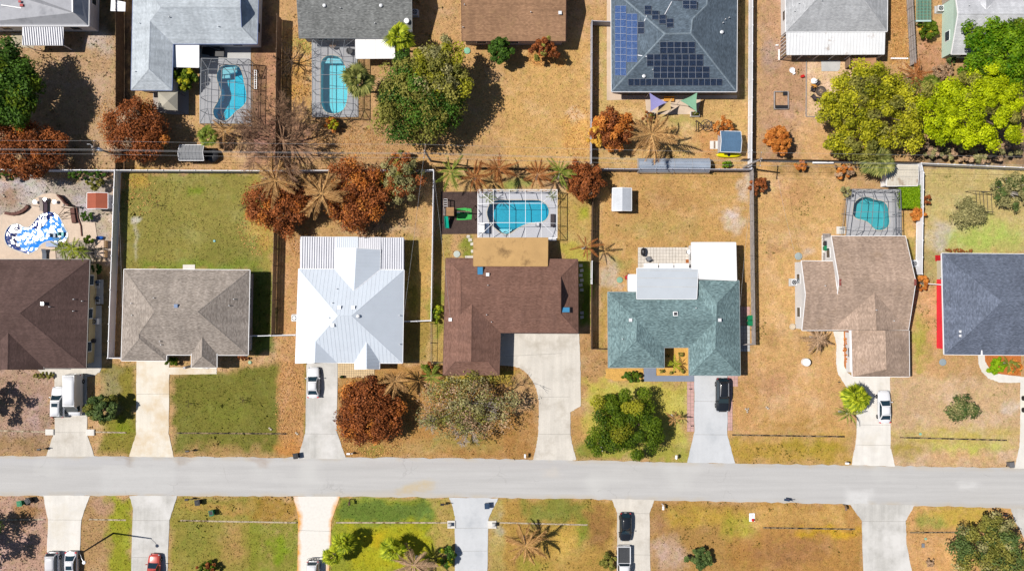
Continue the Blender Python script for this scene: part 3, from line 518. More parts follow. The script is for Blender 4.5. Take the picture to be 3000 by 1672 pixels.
# saw-cut joints of the driveways: dark recessed lines
m_joint = pmat('joint_line', C(150, 146, 140), .95)
def joint(*ps): struct('driveway_joint', join(*[bar(W(a)+Vector((0, 0, .046)), W(b)+Vector((0, 0, .046)), .035, .004) for a, b in zip(ps[:-1], ps[1:])]), m_joint)
for f, c_, x0, y0, x1, y1 in [(B, 0, 376, 482, 600, 484), (B, 0, 940, 220, 1163, 218), (B, 1, 362, 492, 578, 494), (B, 2, 185, 240, 400, 238), (B, 2, 182, 494, 402, 496), (B, 2, 1253, 268, 1480, 272), (B, 2, 1253, 497, 1480, 499), (B, 3, 632, 430, 862, 432), (B, 3, 630, 568, 864, 572), (B, 3, 668, 1092, 970, 1094), (B, 0, 330, 1082, 560, 1084), (B, 0, 905, 1086, 1165, 1088), (B, 0, 900, 1340, 1150, 1342), (B, 1, 316, 1154, 540, 1162), (B, 1, 1392, 1140, 1620, 1138), (B, 1, 1392, 1298, 1612, 1296), (B, 2, 722, 1036, 945, 1040), (B, 2, 722, 1320, 950, 1324), (B, 2, -45, -40, 340, -60)]:
    joint(f(c_, x0, y0), f(c_, x1, y1))
# ---- pavers set one by one
def pavers(name, f, c_, x0, y0, x1, y1, nxp, nyp, mat, z=.05, gap=.04, skip=()):
    a, b, d = W(f(c_, x0, y0)), W(f(c_, x1, y0)), W(f(c_, x0, y1)); HARD.append(rect(f, c_, x0, y0, x1, y1))
    o = struct(name, prism([W(p) for p in rect(f, c_, x0, y0, x1, y1)], -.02, z-.02), pmat('paver_bed', C(150, 140, 130), .95))
    ex, ey = (b-a)/nxp, (d-a)/nyp; sx_, sy_ = ex.length-gap, ey.length-gap
    me = make_mesh('paver', box((0, 0, 0), (sx_, sy_, .05)), mat, None)
    for i in range(nxp):
        for j in range(nyp):
            if (i, j) in skip: continue
            k = part('paver', me, mat, o); cpt = a+ex*(i+.5)+ey*(j+.5); k.location = (cpt.x, cpt.y, z-.015+random.uniform(-.004, .004)); k.rotation_euler.z = math.atan2(ex.y, ex.x)
    return o
random.seed(7)
m_pavw = pmat('white_paver', C(232, 224, 214), .85, var=.1, vs=1.3, fine=.06); m_pavt = pmat('tan_paver', C(232, 204, 160), .85, var=.12, vs=1.2, fine=.06); m_pavp = pmat('pink_paver', C(214, 172, 165), .85, var=.14, vs=1.2, fine=.08)
pavers('patio', M, 2, 827, 548, 1178, 690, 17, 7, m_pavw)
pavers('walkway', B, 1, 586, 0, 838, 108, 16, 7, m_pavt)
pavers('paver_border', B, 2, 1203, 135, 1251, 478, 2, 14, m_pavp); pavers('paver_border', B, 2, 1482, 170, 1515, 470, 2, 12, m_pavp); pavers('paver_border', B, 2, 1482, 92, 1552, 168, 3, 3, m_pavp)
pavers('side_path', M, 2, 1500, 938, 1563, 1060, 3, 5, m_pavp); pavers('side_path', M, 2, 1500, 1062, 1563, 1232, 3, 7, m_slab)
m_slate = pmat('slate_path', C(140, 150, 170), .85, var=.06, fine=.06)
sheet('path', B(2, 905, 38, 990, 38, 990, 94, 1251, 94, 1251, 133, 905, 133), .05, m_slate, .06)
m_bed = pmat('mulch_gold', C(224, 176, 96), .95, var=.15, vs=2, fine=.3, fs=9, bump=.6, bs=9)
sheet('planting_bed', ragged(B(2, 645, 45, 905, 40, 905, 120, 700, 128, 640, 110), 2, 3), .02, m_bed); sheet('planting_bed', M(2, 1000, 1190, 1168, 1190, 1168, 1388, 950, 1388, 950, 1338, 1000, 1338), .02, m_bed)
m_mulch = pmat('dark_mulch', C(82, 66, 62), .95, var=.2, vs=1.2, fine=.35, fs=9, bump=.7, bs=9)
sheet('playground_mulch', Z3(145, 145, 850, 140, 855, 960, 145, 965), .025, m_mulch)
m_redm = pmat('red_mulch', C(196, 30, 38), .95, var=.15, vs=2, fine=.3, fs=9); sheet('planting_bed', M(3, 1120, 600, 1190, 600, 1190, 640, 1122, 640), .03, m_redm)
sheet('planting_bed', Z7(515, 140, 900, 140, 900, 360, 760, 352, 640, 335, 570, 285, 522, 210), .03, pmat('bark_mulch', C(200, 120, 60), .95, fine=.3, fs=9))
sheet('planting_bed', M(3, 522, 1095, 560, 1095, 560, 1360, 545, 1365, 524, 1320), .03, MATS['bark_mulch'])
sheet('concrete_strip', A(2, 712, -60, 750, -60, 750, 690, 840, 716, 1690, 716, 1690, 742, 1030, 745, 712, 755), .03, pmat('pink_slab', C(222, 200, 178), .9, fine=.06))
sheet('patio', A(2, 1000, 742, 1420, 742, 1395, 850, 1340, 860, 1130, 860, 1010, 850), .035, MATS['pink_slab'])
sheet('patio', A(0, 85, 250, 255, 250, 255, 362, 85, 355), .03, pmat('old_slab', C(196, 184, 160), .9, fine=.1)); sheet('patio', A(0, 1440, 330, 1885, 330, 1885, 445, 1495, 445, 1440, 420), .05, m_slab, .07)
sheet('patio', A(0, 1150, 655, 1418, 655, 1418, 860, 1300, 862, 1150, 840), .03, pmat('patio_slab', C(186, 176, 170), .9, fine=.08)); sheet('concrete_pad', A(3, 425, 455, 570, 455, 565, 520, 548, 537, 427, 537), .04, m_slab)
sheet('concrete_pad', M(3, 472, 412, 530, 412, 530, 460, 472, 462), .04, m_drvw); sheet('concrete_pad', M(3, 375, 470, 440, 470, 440, 640, 375, 640), .03, m_drvw); sheet('concrete_pad', M(0, 1203, 662, 1282, 662, 1282, 700, 1203, 700), .06, m_drvw)
sheet('side_path', M(0, 600, 930, 668, 930, 668, 1340, 655, 1370, 600, 1380), .03, m_slab); sheet('side_path', M(0, 612, 760, 680, 760, 680, 920, 612, 920), .04, m_slab)
sheet('concrete_pad', A(2, 1487, 1060, 1545, 1060, 1545, 1120, 1487, 1120), .06, m_drvw)
# stepping stones
m_step = pmat('stepping_stone', C(228, 222, 212), .9, var=.08)
for i, (f, c_, x, y) in enumerate([(M, 1, 1418, 478), (M, 1, 1430, 500), (M, 1, 1443, 526), (M, 1, 1447, 574)]+[(M, 2, 452+(i % 2)*6, 668+i*32) for i in range(6)]+[(M, 2, 460, 978), (M, 2, 460, 1006)]):
    p_ = W(f(c_, x, y)); solo('stepping_stone', box((p_.x, p_.y, .02), (.52, .44, .06), .1*(i % 3)), m_step, p_, 'pale square stepping stone on grass, %s from the photo top in its row' % ['first', 'second', 'third', 'fourth'][i] if i < 4 else '%s stepping stone from the top in shady strip right of brown house' % ('first', 'second', 'third', 'fourth', 'fifth', 'sixth', 'seventh', 'last')[i-4], 'stone', 'stepping stones')
solo('stone_slab', prism(WL(M(1, 1397, 604, 1452, 604, 1452, 622, 1397, 622)), 0, .07), m_step, W(M(1, 1420, 613)), 'long white stone slab at the brown house corner', 'stone')
# swale gutters
m_gut = pmat('swale_concrete', C(196, 180, 156), .95, var=.25, vs=1.5, fine=.25, stain=C(110, 90, 66), ss=1.2, st=(.5, .62)); m_gutd = pmat('dirty_gutter', C(150, 130, 100), .95, var=.4, vs=1.3, fine=.3, stain=C(46, 42, 40), ss=1.1, st=(.45, .55))
for i, (a, b, dk) in enumerate([(B(0, -100, 468), B(0, 317, 480), 0), (B(0, 655, 480), B(0, 870, 485), 0), (B(0, 1215, 487), B(1, 240, 492), 1), (B(0, -100, 1083), B(0, 300, 1080), 0), (B(0, 612, 1080), B(0, 865, 1085), 0), (B(0, 1240, 1088), B(1, 315, 1103), 0), (B(1, 575, 1102), B(1, 1340, 1103), 0), (B(1, 1675, 1102), B(2, 520, 1118), 0), (B(2, 1515, 500), B(3, 550, 512), 1), (B(3, 930, 517), B(3, 1665, 537), 1), (B(2, 1725, 1137), B(3, 620, 1147), 1), (B(3, 1000, 1170), B(3, 1445, 1168), 1)]):
    struct('swale_gutter', bar(W(a)+Vector((0, 0, .005)), W(b)+Vector((0, 0, .005)), .22, .05), m_gutd if dk else m_gut)
# ------------------------------------------------------------------ houses
CAMP = Vector((0, 0, H))
class Roof: pass
def build_roof(house, V, faces, mat, thick=.18, fascia=None, name='roof', caps=True, capmat=None, rakes=True):
    r = Roof(); r.faces = []
    K = list(V); idx = {k: i for i, k in enumerate(K)}; P = [W(V[k][0], V[k][1]) for k in K]
    FF = []
    for f in faces:
        ks = f.split(); fi = [idx[k] for k in ks]
        if area2([P[i] for i in fi]) < 0: fi = fi[::-1]
        FF.append(fi)
        pts = [P[i] for i in fi]; nrm = Vector((0, 0, 0))
        for i in range(len(pts)): nrm += (pts[i]-pts[0]).cross(pts[(i+1) % len(pts)]-pts[0])
        r.faces.append(([V[K[i]][0] for i in fi], sum(pts, Vector())/len(pts), nrm.normalized(), pts))
    n = len(P); edges = {}
    for fn, f in enumerate(FF):
        for i in range(len(f)): edges.setdefault((f[i], f[(i+1) % len(f)]), fn)
    bnd = [e for e in edges if (e[1], e[0]) not in edges]
    VV = P+[p-Vector((0, 0, thick)) for p in P]
    allF = [tuple(f) for f in FF]+[tuple(i+n for i in reversed(f)) for f in FF]+[(a, a+n, b+n, b) for a, b in bnd]
    r.obj = part(name, (VV, allF), mat, house)
    fm = fascia or m_white
    for a, b in bnd:
        d = (P[b]-P[a])
        if d.length < .3: continue
        if not rakes and max(P[a].z, P[b].z) > min(p.z for p in P)+.2: continue
        o = Vector((d.y, -d.x, 0)).normalized()*.035
        part('fascia', bar(P[a]+o-Vector((0, 0, thick*.5)), P[b]+o-Vector((0, 0, thick*.5)), .06, thick+.03), fm, r.obj)
    if caps:
        for (a, b), fn in edges.items():
            if a < b and (b, a) in edges:
                g = edges[(b, a)]; n1, n2 = r.faces[fn][2], r.faces[g][2]
                if (n1-n2).length < .12: continue
                e = (P[b]-P[a]); inn = n1.cross(e).normalized()           # points into face fn
                if inn.dot(r.faces[fn][1]-(P[a]+P[b])/2) < 0: inn = -inn
                if inn.z > -.02 and n1.z < .999: 
                    if inn.z > .02: continue                             # valley
                in2 = n2.cross(e).normalized()
                if in2.dot(r.faces[g][1]-(P[a]+P[b])/2) < 0: in2 = -in2
                if in2.z > .02: continue
                u = Vector((0, 0, .03)); wd = .13
                part('ridge_cap', ([P[a]+u, P[b]+u, P[b]+inn*wd+n1*.012, P[a]+inn*wd+n1*.012, P[a]+in2*wd+n2*.012, P[b]+in2*wd+n2*.012], [(0, 1, 2, 3), (1, 0, 4, 5)]), capmat or mat, r.obj)
    return r
def hit(r, px, off=0.0):
    d = (W(px)-CAMP); best = None
    for pp, c, nrm, pts in r.faces:
        if inside(pp, px):
            t = (c-CAMP).dot(nrm)/d.dot(nrm); q_ = CAMP+d*t
            if best is None or q_.z > best[0].z: best = (q_, nrm)
    if best is None:
        q_, nrm = min(((CAMP+d*((c-CAMP).dot(nr)/d.dot(nr)), nr) for pp, c, nr, pts in r.faces), key=lambda t: min((t[0]-f[1]).length for f in r.faces)); best = (q_, nrm)
    return best[0]+best[1]*off, best[1]
def clip_u(P, t, lo, hi):
    for sgn, lim in ((1, lo), (-1, -hi)):
        o = []
        for i in range(len(P)):
            a, b = P[i], P[(i+1) % len(P)]; da, db = sgn*a.dot(t)-lim, sgn*b.dot(t)-lim
            if da >= 0: o.append(a)
            if (da > 0 > db) or (da < 0 < db): o.append(a+(b-a)*(da/(da-db)))
        P = o
        if len(P) < 3: return []
    return P
def metal_panels(r, width, mat, name='metal_panel', rib=.05, ribw=.04, h=.02, skipn=0):
    for pp, c, nrm, pts in r.faces:
        t = Vector((1, 0, 0)) if nrm.z > .9995 else Vector((-nrm.y, nrm.x, 0)).normalized(); us = [p.dot(t) for p in pts]; k = max(1, round((max(us)-min(us))/width)); wd = (max(us)-min(us))/k
        for i in range(k):
            lo = min(us)+i*wd; Q = clip_u(pts, t, lo+.006, lo+wd-.006)
            if len(Q) < 3: continue
            m = len(Q); V = [q-nrm*.01 for q in Q]+[q+nrm*h for q in Q]
            vf = (V, [tuple(range(m, 2*m))]+[(j, (j+1) % m, m+(j+1) % m, m+j) for j in range(m)])
            Rb = clip_u(pts, t, lo+.006, lo+ribw)
            if len(Rb) > 2 and rib:
                m = len(Rb); V2 = [q+nrm*h for q in Rb]+[q+nrm*(h+rib) for q in Rb]
                vf = join(vf, (V2, [tuple(range(m, 2*m))]+[(j, (j+1) % m, m+(j+1) % m, m+j) for j in range(m)]))
            part(name, vf, mat, r.obj)
m_sill = pmat('window_frame_white', (.74, .75, .77), .5)
def walls(house, pts, z, mat, over=.45, win=True, name='wall', base=0.0, doors=()):
    P = inset([W(p, z) for p in pts], over) if over else ccw([W(p, z).xy for p in pts])
    HARD.append([(q[0]/S+CX, CY-q[1]/S) for q in P])
    wo = part(name, prism(P, base, z-.02), mat, house)
    n = len(P)
    if win:
        for i in range(n):
            a, b = Vector((*P[i], 0)), Vector((*P[(i+1) % n], 0)); d = b-a; Ln = d.length
            if Ln < 2.6: continue
            d.normalize(); nn = Vector((d.y, -d.x, 0)); k = max(1, int(Ln//4.2))
            for j in range(k):
                t = (j+.5)/k*Ln; c = a+d*t+nn*.02
                if i in doors and j == 0:
                    do = part('door', bar(c+Vector((0, 0, 1.05))-d*.46, c+Vector((0, 0, 1.05))+d*.46, .06, 2.1), pmat('door_paint', (.35, .3, .26), .5), house)
                    part('handle', box(c+nn*.06+d*.36+Vector((0, 0, 1.0)), (.06, .06, .12)), m_alum, do); continue
                ww = min(1.5, Ln*.4)
                wi = part('window', bar(c-d*ww/2+Vector((0, 0, 1.55)), c+d*ww/2+Vector((0, 0, 1.55)), .07, 1.25), m_sill, house)
                part('pane', bar(c-d*(ww/2-.08)+nn*.03+Vector((0, 0, 1.55)), c+d*(ww/2-.08)+nn*.03+Vector((0, 0, 1.55)), .03, 1.09), m_pane, wi)
    return P
def gable(house, a, b, c, mat, sh=(0, 0)):
    s = Vector((sh[0], sh[1], -.05)); P = [W(*a)+s, W(*b)+s, W(*c)+s]; nrm = (P[1]-P[0]).cross(P[2]-P[0]).normalized()*.05
    part('gable_wall', ([p-nrm for p in P]+[p+nrm for p in P], [(0, 2, 1), (3, 4, 5), (0, 1, 4, 3), (1, 2, 5, 4), (2, 0, 3, 5)]), mat, house)
m_vent = pmat('vent_metal', (.7, .71, .73), .4, metal=.3); m_pipe = pmat('vent_pipe', (.55, .56, .58), .5)
def pipes(r, pts, kind='pipe'):
    for px in pts:
        q_, nrm = hit(r, px)
        if kind == 'pipe': part('vent_pipe', tube([q_-Vector((0, 0, .05)), q_+Vector((0, 0, .38))], .06, 8), m_pipe, r.obj)
        elif kind == 'dome': part('roof_vent', lathe([(.2, -.08), (.2, .08), (.26, .1), (.24, .2), (.1, .27)], 12, q_), m_vent, r.obj)
        elif kind == 'box': part('roof_vent', join(box(q_+Vector((0, 0, .1)), (.34, .34, .26)), box(q_+Vector((0, 0, .27)), (.46, .46, .07))), m_vent, r.obj)
        elif kind == 'slot': part('roof_vent', join(box(q_+Vector((0, 0, .06)), (1.15, .36, .16))), r.obj.data.materials[0], r.obj)
def skylight(r, px, w_, d_):
    q_, nrm = hit(r, px); s = part('skylight', box(q_+Vector((0, 0, .08)), (w_, d_, .26)), m_dark, r.obj)
    part('pane', box(q_+Vector((0, 0, .225)), (w_-.14, d_-.14, .04)), pmat('skylight_glass', (.05, .2, .36), .05, spec=.7, var=0, fine=0), s)
def hs(label, pts, z=3.2):
    c = sum((W(p, z) for p in pts), Vector())/len(pts); return root('house', (c.x, c.y, 0), label, 'house', 'houses')
w_cream = pmat('cream_stucco', C(226, 214, 190), .9); w_white = pmat('white_stucco', C(242, 242, 244), .9, var=.04); w_beige = pmat('beige_stucco', C(198, 180, 140), .9); w_lav = pmat('grey_stucco', C(206, 202, 206), .9); w_mint = pmat('mint_siding', C(214, 240, 226), .85, var=.04); w_pink = pmat('taupe_stucco', C(196, 176, 170), .9)

# --- dark brown hip roof, far left
n_ = hs('house with dark brown hip roof beside free-form glinting pool', M(0, -500, 628, 565, 1340)); HS_l = n_
V = dict(nw=(M(0, -520, 628), 3.2), ne=(M(0, 590, 628), 3.2), se=(M(0, 566, 1342), 3.2), sw=(M(0, -520, 1342), 3.2), r=(M(0, 128, 980), 7.2), rl=(M(0, -240, 980), 7.2))
m_s8 = shingle('dark_brown_shingle', C(100, 80, 76), stain=C(84, 66, 62), speck=.22)
r8 = build_roof(n_, V, ['nw ne r rl', 'ne se r', 'se sw rl r', 'nw rl sw'], m_s8, fascia=m_dark)
walls(n_, [V[k][0] for k in ('nw', 'ne', 'se', 'sw')], 3.2, w_beige, .55)
V = dict(a=(M(0, 54, 1097), 5.8), b=(M(0, 288, 1336), 3.26), c=(M(0, 288, 1352), 3.26), d=(M(0, 50, 1352), 5.8), e=(M(0, -190, 1352), 3.26), f=(M(0, -190, 1336), 3.26))
build_roof(n_, V, ['a b c d', 'a d e f'], m_s8, fascia=m_dark, name='front_roof', rakes=False); gable(n_, V['e'], V['c'], V['d'], w_beige, (0, .15))
pipes(r8, M(0, 490, 889, 545, 901, 332, 938, 488, 966)); pipes(r8, [M(0, 285, 918)], 'box')
part('gutter', join(bar(W(M(0, 290, 1290), 3.35), W(M(0, 290, 1340), 3.2), .09, .12)), m_white, n_)
# --- grey hip roof on green lot
m_s9 = shingle('grey_brown_shingle', C(166, 156, 148), C(140, 130, 122), speck=.26)
V = dict(nw=(M(0, 815, 692), 3.2), ne=(M(0, 1642, 697), 3.2), se=(M(0, 1630, 1256), 3.2), s=(M(0, 1095, 1254), 3.2), g=(M(0, 1093, 1294), 3.2), sw=(M(0, 797, 1292), 3.2), w=(M(0, 1015, 970), 6.5), e=(M(0, 1298, 970), 6.5), k=(M(0, 912, 1115), 4.92), q=(M(0, 912, 1147), 4.92))
n_ = hs('house with grey shingle hip roof between two green lawns', [V['nw'][0], V['se'][0]])
r9 = build_roof(n_, V, ['nw ne e w', 'ne se e', 'se s k w e', 'nw w k q sw', 'k s g q', 'q g sw'], m_s9); walls(n_, [V[k][0] for k in ('nw', 'ne', 'se', 's', 'g', 'sw')], 3.2, w_lav, .5, doors=(3,))
V = dict(t=(M(0, 1330, 1137), 4.6), l=(M(0, 1260, 1212), 3.32), a=(M(0, 1258, 1337), 3.25), b=(M(0, 1425, 1338), 3.25), q=(M(0, 1326, 1262), 4.6), r=(M(0, 1425, 1216), 3.32))
build_roof(n_, V, ['t l a q', 't q b r', 'q a b'], m_s9, name='porch_roof', rakes=False)
[part('column', box(W(M(0, x_, 1325))+Vector((0, 0, 1.55)), (.3, .3, 3.1)), w_lav, n_) for x_ in (1268, 1412)]
pipes(r9, M(0, 1015, 880, 868, 916, 872, 994, 1055, 1165, 1062, 1186, 1540, 888, 1510, 930)); q_, _n = hit(r9, M(0, 1160, 933)); part('roof_vent', join(box(q_+Vector((0, 0, .08)), (.55, .5, .22)), box(q_+Vector((0, 0, .2)), (.45, .4, .08))), pmat('navy_vent', (.03, .09, .22), .4), r9.obj)
# --- white standing seam metal roof
m_met = pmat('white_metal_roof', (.52, .57, .64), .38, metal=.0, var=.03, fine=.02, spec=.5); m_met2 = pmat('ribbed_awning', (.5, .5, .54), .4, var=.05, spec=.5)
V = dict(nw=(M(1, 303, 690), 3.2), ne=(M(1, 995, 697), 3.2), se=(M(1, 985, 1308), 3.2), d=(M(1, 555, 1306), 3.2), g=(M(1, 410, 1303), 4.75), sw=(M(1, 282, 1308), 3.2), w=(M(1, 562, 997), 6.6), e=(M(1, 650, 997), 6.6), k=(M(1, 415, 1165), 4.78))
n_ = hs('house with white standing seam metal hip roof', [V['nw'][0], V['se'][0]])
r10 = build_roof(n_, V, ['nw ne e w', 'ne se e', 'se d k w e', 'nw w k g sw', 'k d g'], m_met); metal_panels(r10, .55, m_met, rib=.022, ribw=.03, h=.015); walls(n_, [V[k][0] for k in ('nw', 'ne', 'se', 'sw')], 3.2, w_white, .5, doors=(2,)); gable(n_, V['sw'], V['d'], V['g'], w_white, (0, .2))
V = dict(k=(M(1, 668, 832), 4.85), t=(M(1, 683, 556), 4.8), a=(M(1, 545, 556), 3.22), b=(M(1, 543, 694), 3.22), c=(M(1, 837, 694), 3.22), d=(M(1, 840, 565), 3.22)); rr = build_roof(n_, V, ['k t a b', 'k c d t'], m_met, name='rear_roof'); metal_panels(rr, .5, m_met)
V = dict(k=(M(1, 750, 1172), 4.75), t=(M(1, 750, 1345), 4.75), a=(M(1, 672, 1246), 3.32), b=(M(1, 672, 1347), 3.25), c=(M(1, 834, 1347), 3.25), d=(M(1, 835, 1262), 3.32)); rr = build_roof(n_, V, ['k t b a', 'k d c t'], m_met, name='porch_roof'); metal_panels(rr, .5, m_met); gable(n_, V['b'], V['c'], V['t'], w_white, (0, .12))
def awning(house, P, z0, z1, width, mat, rib=.1, ribw=.12, post=True, name='awning'):
    # P: photo corners, back edge first (two at the house), then the two outer ones
    V = dict(a=(P[0], z0), b=(P[1], z0), c=(P[2], z1), d=(P[3], z1)); r = build_roof(house, V, ['a b c d'], mat, thick=.07, name=name, caps=False, fascia=mat); metal_panels(r, width, mat, 'awning_panel', rib, ribw)
    if post:
        for p in (P[2], P[3]):
            q_ = W(p, z1); cc = sum((W(x, z1) for x in P), Vector())/4; q_ = q_+(cc-q_).normalized()*.2; part('post', box((q_.x, q_.y, z1/2), (.1, .1, z1-.06)), m_white, house)
    return r
m_awn = pmat('pan_awning', (.52, .53, .58), .45, var=.05, fine=.04)
ra = awning(n_, M(1, 315, 690, 546, 690, 546, 482, 315, 480), 3.0, 2.75, .34, m_awn, .12, .14)
awning(n_, M(1, 842, 697, 993, 697, 993, 486, 843, 486), 3.0, 2.75, .34, m_awn, .12, .14); awning(n_, M(1, 546, 560, 692, 558, 692, 482, 546, 482), 3.05, 2.9, .3, m_met, .05, .05); awning(n_, M(1, 694, 566, 842, 566, 842, 484, 694, 484), 3.0, 2.8, .3, m_awn, .05, .05)
pipes(r10, M(1, 554, 821, 525, 913, 505, 1010, 967, 995, 968, 1184)); pipes(r10, M(1, 572, 942, 663, 942, 528, 1058), 'box'); pipes(r10, [M(1, 694, 1000)], 'dome')
# --- brown dutch gable roof with curved drive
m_s11 = shingle('red_brown_shingle', C(145, 110, 97), C(124, 92, 80), stain=C(120, 92, 84), speck=.16, gain=1.12)
V = dict(nw=(M(1, 1270, 620), 3.2), ne=(M(2, 432, 627), 3.2), se=(M(2, 433, 1110), 3.2), i=(M(1, 1628, 1108), 3.2), sa=(M(1, 1620, 1386), 3.2), sw=(M(1, 1252, 1386), 3.2), d1=(M(2, 320, 740), 4.4), d2=(M(2, 320, 985), 4.45), re=(M(2, 320, 860), 5.7), rw=(M(1, 1372, 860), 5.7), w1=(M(1, 1370, 720), 4.25), w2=(M(1, 1370, 985), 4.45), k=(M(1, 1440, 920), 5.1), q=(M(1, 1436, 1297), 5.1), s1=(M(1, 1330, 1298), 3.95), s2=(M(1, 1545, 1297), 3.95))
n_ = hs('house with red-brown shingle roof and curved concrete drive', [V['nw'][0], V['se'][0]])
r11 = build_roof(n_, V, ['nw ne d1 re rw w1', 'ne se d2 d1', 'se i k w2 rw re d2', 'nw w1 w2 k q s1 sw', 'k i sa s2 q', 's1 s2 sa sw'], m_s11, fascia=pmat('brown_fascia', C(110, 80, 70), .7)); walls(n_, [V[k][0] for k in ('nw', 'ne', 'se', 'i', 'sa', 'sw')], 3.2, w_cream, .5, doors=(2,))
for a, b, c in (('d1', 'd2', 're'), ('w1', 'w2', 'rw'), ('s1', 's2', 'q')): gable(n_, V[a], V[b], V[c], m_s11, (0, 0))
skylight(r11, M(1, 1496, 703), .85, 1.2); skylight(r11, M(2, 350, 958), 1.3, .8); pipes(r11, M(1, 1545, 727, 1300, 1022), 'box'); pipes(r11, M(1, 1538, 990, 1570, 1037, 1547, 797))
for dy in (850, 866): part('ridge_vent', bar(hit(r11, M(1, 1530, dy), .04)[0], hit(r11, M(2, 145, dy), .04)[0], .1, .06), m_s11, r11.obj)
m_ply = pmat('tan_membrane', C(208, 168, 112), .8, var=.1, vs=.4, fine=.05, stain=C(150, 118, 78), ss=.35, st=(.55, .68))
V = dict(a=(M(1, 1453, 487), 2.9), b=(M(2, 235, 487), 2.9), c=(M(2, 233, 671), 3.9), d=(M(1, 1452, 670), 3.9)); rr = build_roof(n_, V, ['a b c d'], m_ply, thick=.12, name='porch_roof', caps=False, fascia=m_ply)
for p in (M(1, 1470, 497), M(2, 60, 497), M(2, 220, 497)): q_ = W(p, 2.8); part('post', box((q_.x, q_.y, 1.38), (.12, .12, 2.72)), m_white, n_)
# --- teal shingle roof with courtyard
m_s12 = shingle('teal_shingle', C(126, 150, 153), C(96, 118, 122), speck=.34)
zr = 5.25
V = dict(a=(M(2, 630, 842), 3.2), c=(M(2, 1218, 842), 3.2), d=(M(2, 1222, 764), 3.2), e=(M(2, 1492, 767), 3.2), f=(M(2, 1500, 1390), 3.2), g=(M(2, 1165, 1388), 3.2), h=(M(2, 1165, 1205), 3.2), i=(M(2, 1000, 1205), 3.2), j=(M(2, 1000, 1338), 3.2), k=(M(2, 633, 1337), 3.2), w=(M(2, 822, 1028), zr), x=(M(2, 1342, 1028), zr), q=(M(2, 816, 1160), zr), z=(M(2, 1336, 1215), zr), n=(M(2, 1348, 912), zr))
n_ = hs('house with teal shingle roof and small courtyard notch', [V['a'][0], V['f'][0]])
r12 = build_roof(n_, V, ['a c x w', 'w x h i', 'a w q k', 'w i j q', 'q j k', 'e f z x n', 'x z g h', 'z g f', 'n e d', 'n d c x'], m_s12, fascia=pmat('grey_fascia', C(170, 180, 184), .6)); walls(n_, [V[k][0] for k in 'acdefghijk'], 3.2, w_cream, .5, doors=(7,))
m_insul = pmat('pale_blue_panel', C(206, 214, 224), .5, var=.03, fine=.02); m_flatw = pmat('white_membrane', (.66, .66, .67), .5, var=.03, fine=.02)
V = dict(a=(M(2, 821, 686), 3.4), b=(M(2, 1223, 687), 3.4), c=(M(2, 1213, 887), 4.05), d=(M(2, 820, 887), 4.05)); rr = build_roof(n_, V, ['a b c d'], m_insul, thick=.12, name='rear_roof', caps=False)
for y_ in (700, 750, 806): part('panel_seam', bar(hit(rr, M(2, 822, y_), .02)[0], hit(rr, M(2, 1217, y_+2), .02)[0], .05, .03), m_drvg, rr.obj)
V = dict(a=(M(2, 1180, 517), 3.35), b=(M(2, 1470, 517), 3.35), c=(M(2, 1476, 766), 3.45), d=(M(2, 1228, 754), 3.45), e=(M(2, 1228, 690), 3.42), f=(M(2, 1182, 690), 3.42)); build_roof(n_, V, ['a b c d e f'], m_flatw, thick=.2, name='flat_roof', caps=False, fascia=m_flatw); walls(n_, [V[k][0] for k in 'abcdef'], 3.3, w_white, .3, name='sunroom_wall')
V = dict(a=(M(2, 765, 728), 2.8), b=(M(2, 820, 728), 2.8), c=(M(2, 820, 842), 2.85), d=(M(2, 768, 842), 2.85)); build_roof(n_, V, ['a b c d'], m_flatw, thick=.1, name='side_cover', caps=False); walls(n_, [V[k][0] for k in 'abcd'], 2.75, w_white, .15, win=False, name='store_wall')
for x0, x1 in ((868, 957), (970, 1058), (1070, 1160)):
    V = dict(a=(M(2, x0, 656), 2.5), b=(M(2, x1, 656), 2.5), c=(M(2, x1, 690), 2.9), d=(M(2, x0, 690), 2.9)); build_roof(n_, V, ['a b c d'], m_flatw, thick=.05, name='window_awning', caps=False)
pipes(r12, M(2, 777, 1025, 1362, 1025), 'box'); pipes(r12, M(2, 1207, 946, 725, 1150)); q_, _n = hit(r12, M(2, 1072, 984)); s = part('roof_hatch', box(q_+Vector((0, 0, .1)), (.62, .62, .3)), m_white, r12.obj); part('pane', box(q_+Vector((0, 0, .27)), (.44, .44, .05)), m_dark, s)
# --- taupe cross-gabled roof on the right
m_s13 = shingle('taupe_shingle', C(180, 157, 141), C(154, 133, 118), stain=C(160, 134, 106), speck=.2, st=(.55, .8))
V = dict(nw=(M(3, 440, 475), 3.1), ne=(M(3, 925, 475), 3.1), re=(M(3, 993, 775), 5.6), rw=(M(3, 492, 775), 5.6), se=(M(3, 945, 1090), 3.1), sm=(M(3, 460, 1092), 3.1), wr=(M(3, 480, 857), 4.92), wl=(M(3, 271, 857), 4.92), sw=(M(3, 247, 1093), 3.1), wn=(M(3, 243, 637), 3.1), wm=(M(3, 450, 640), 3.1))
n_ = hs('house with taupe cross-gabled shingle roof and white gable ends', [V['nw'][0], V['se'][0]])
r13 = build_roof(n_, V, ['nw ne re rw', 'rw re se sm wr', 'wl wr sm sw', 'wn wl wr wm'], m_s13)
walls(n_, [V[k][0] for k in ('nw', 'ne', 'se', 'sm')], 3.1, w_white, .12, doors=(2,)); walls(n_, [V['wn'][0], M(3, 462, 640), M(3, 480, 1085), V['sw'][0]], 3.08, w_white, .12, name='wing_wall')
gable(n_, V['nw'], V['sm'], V['rw'], w_white, (.1, 0)); gable(n_, V['ne'], V['se'], V['re'], w_white, (-.1, 0)); gable(n_, V['wn'], V['sw'], V['wl'], w_white, (.1, 0))
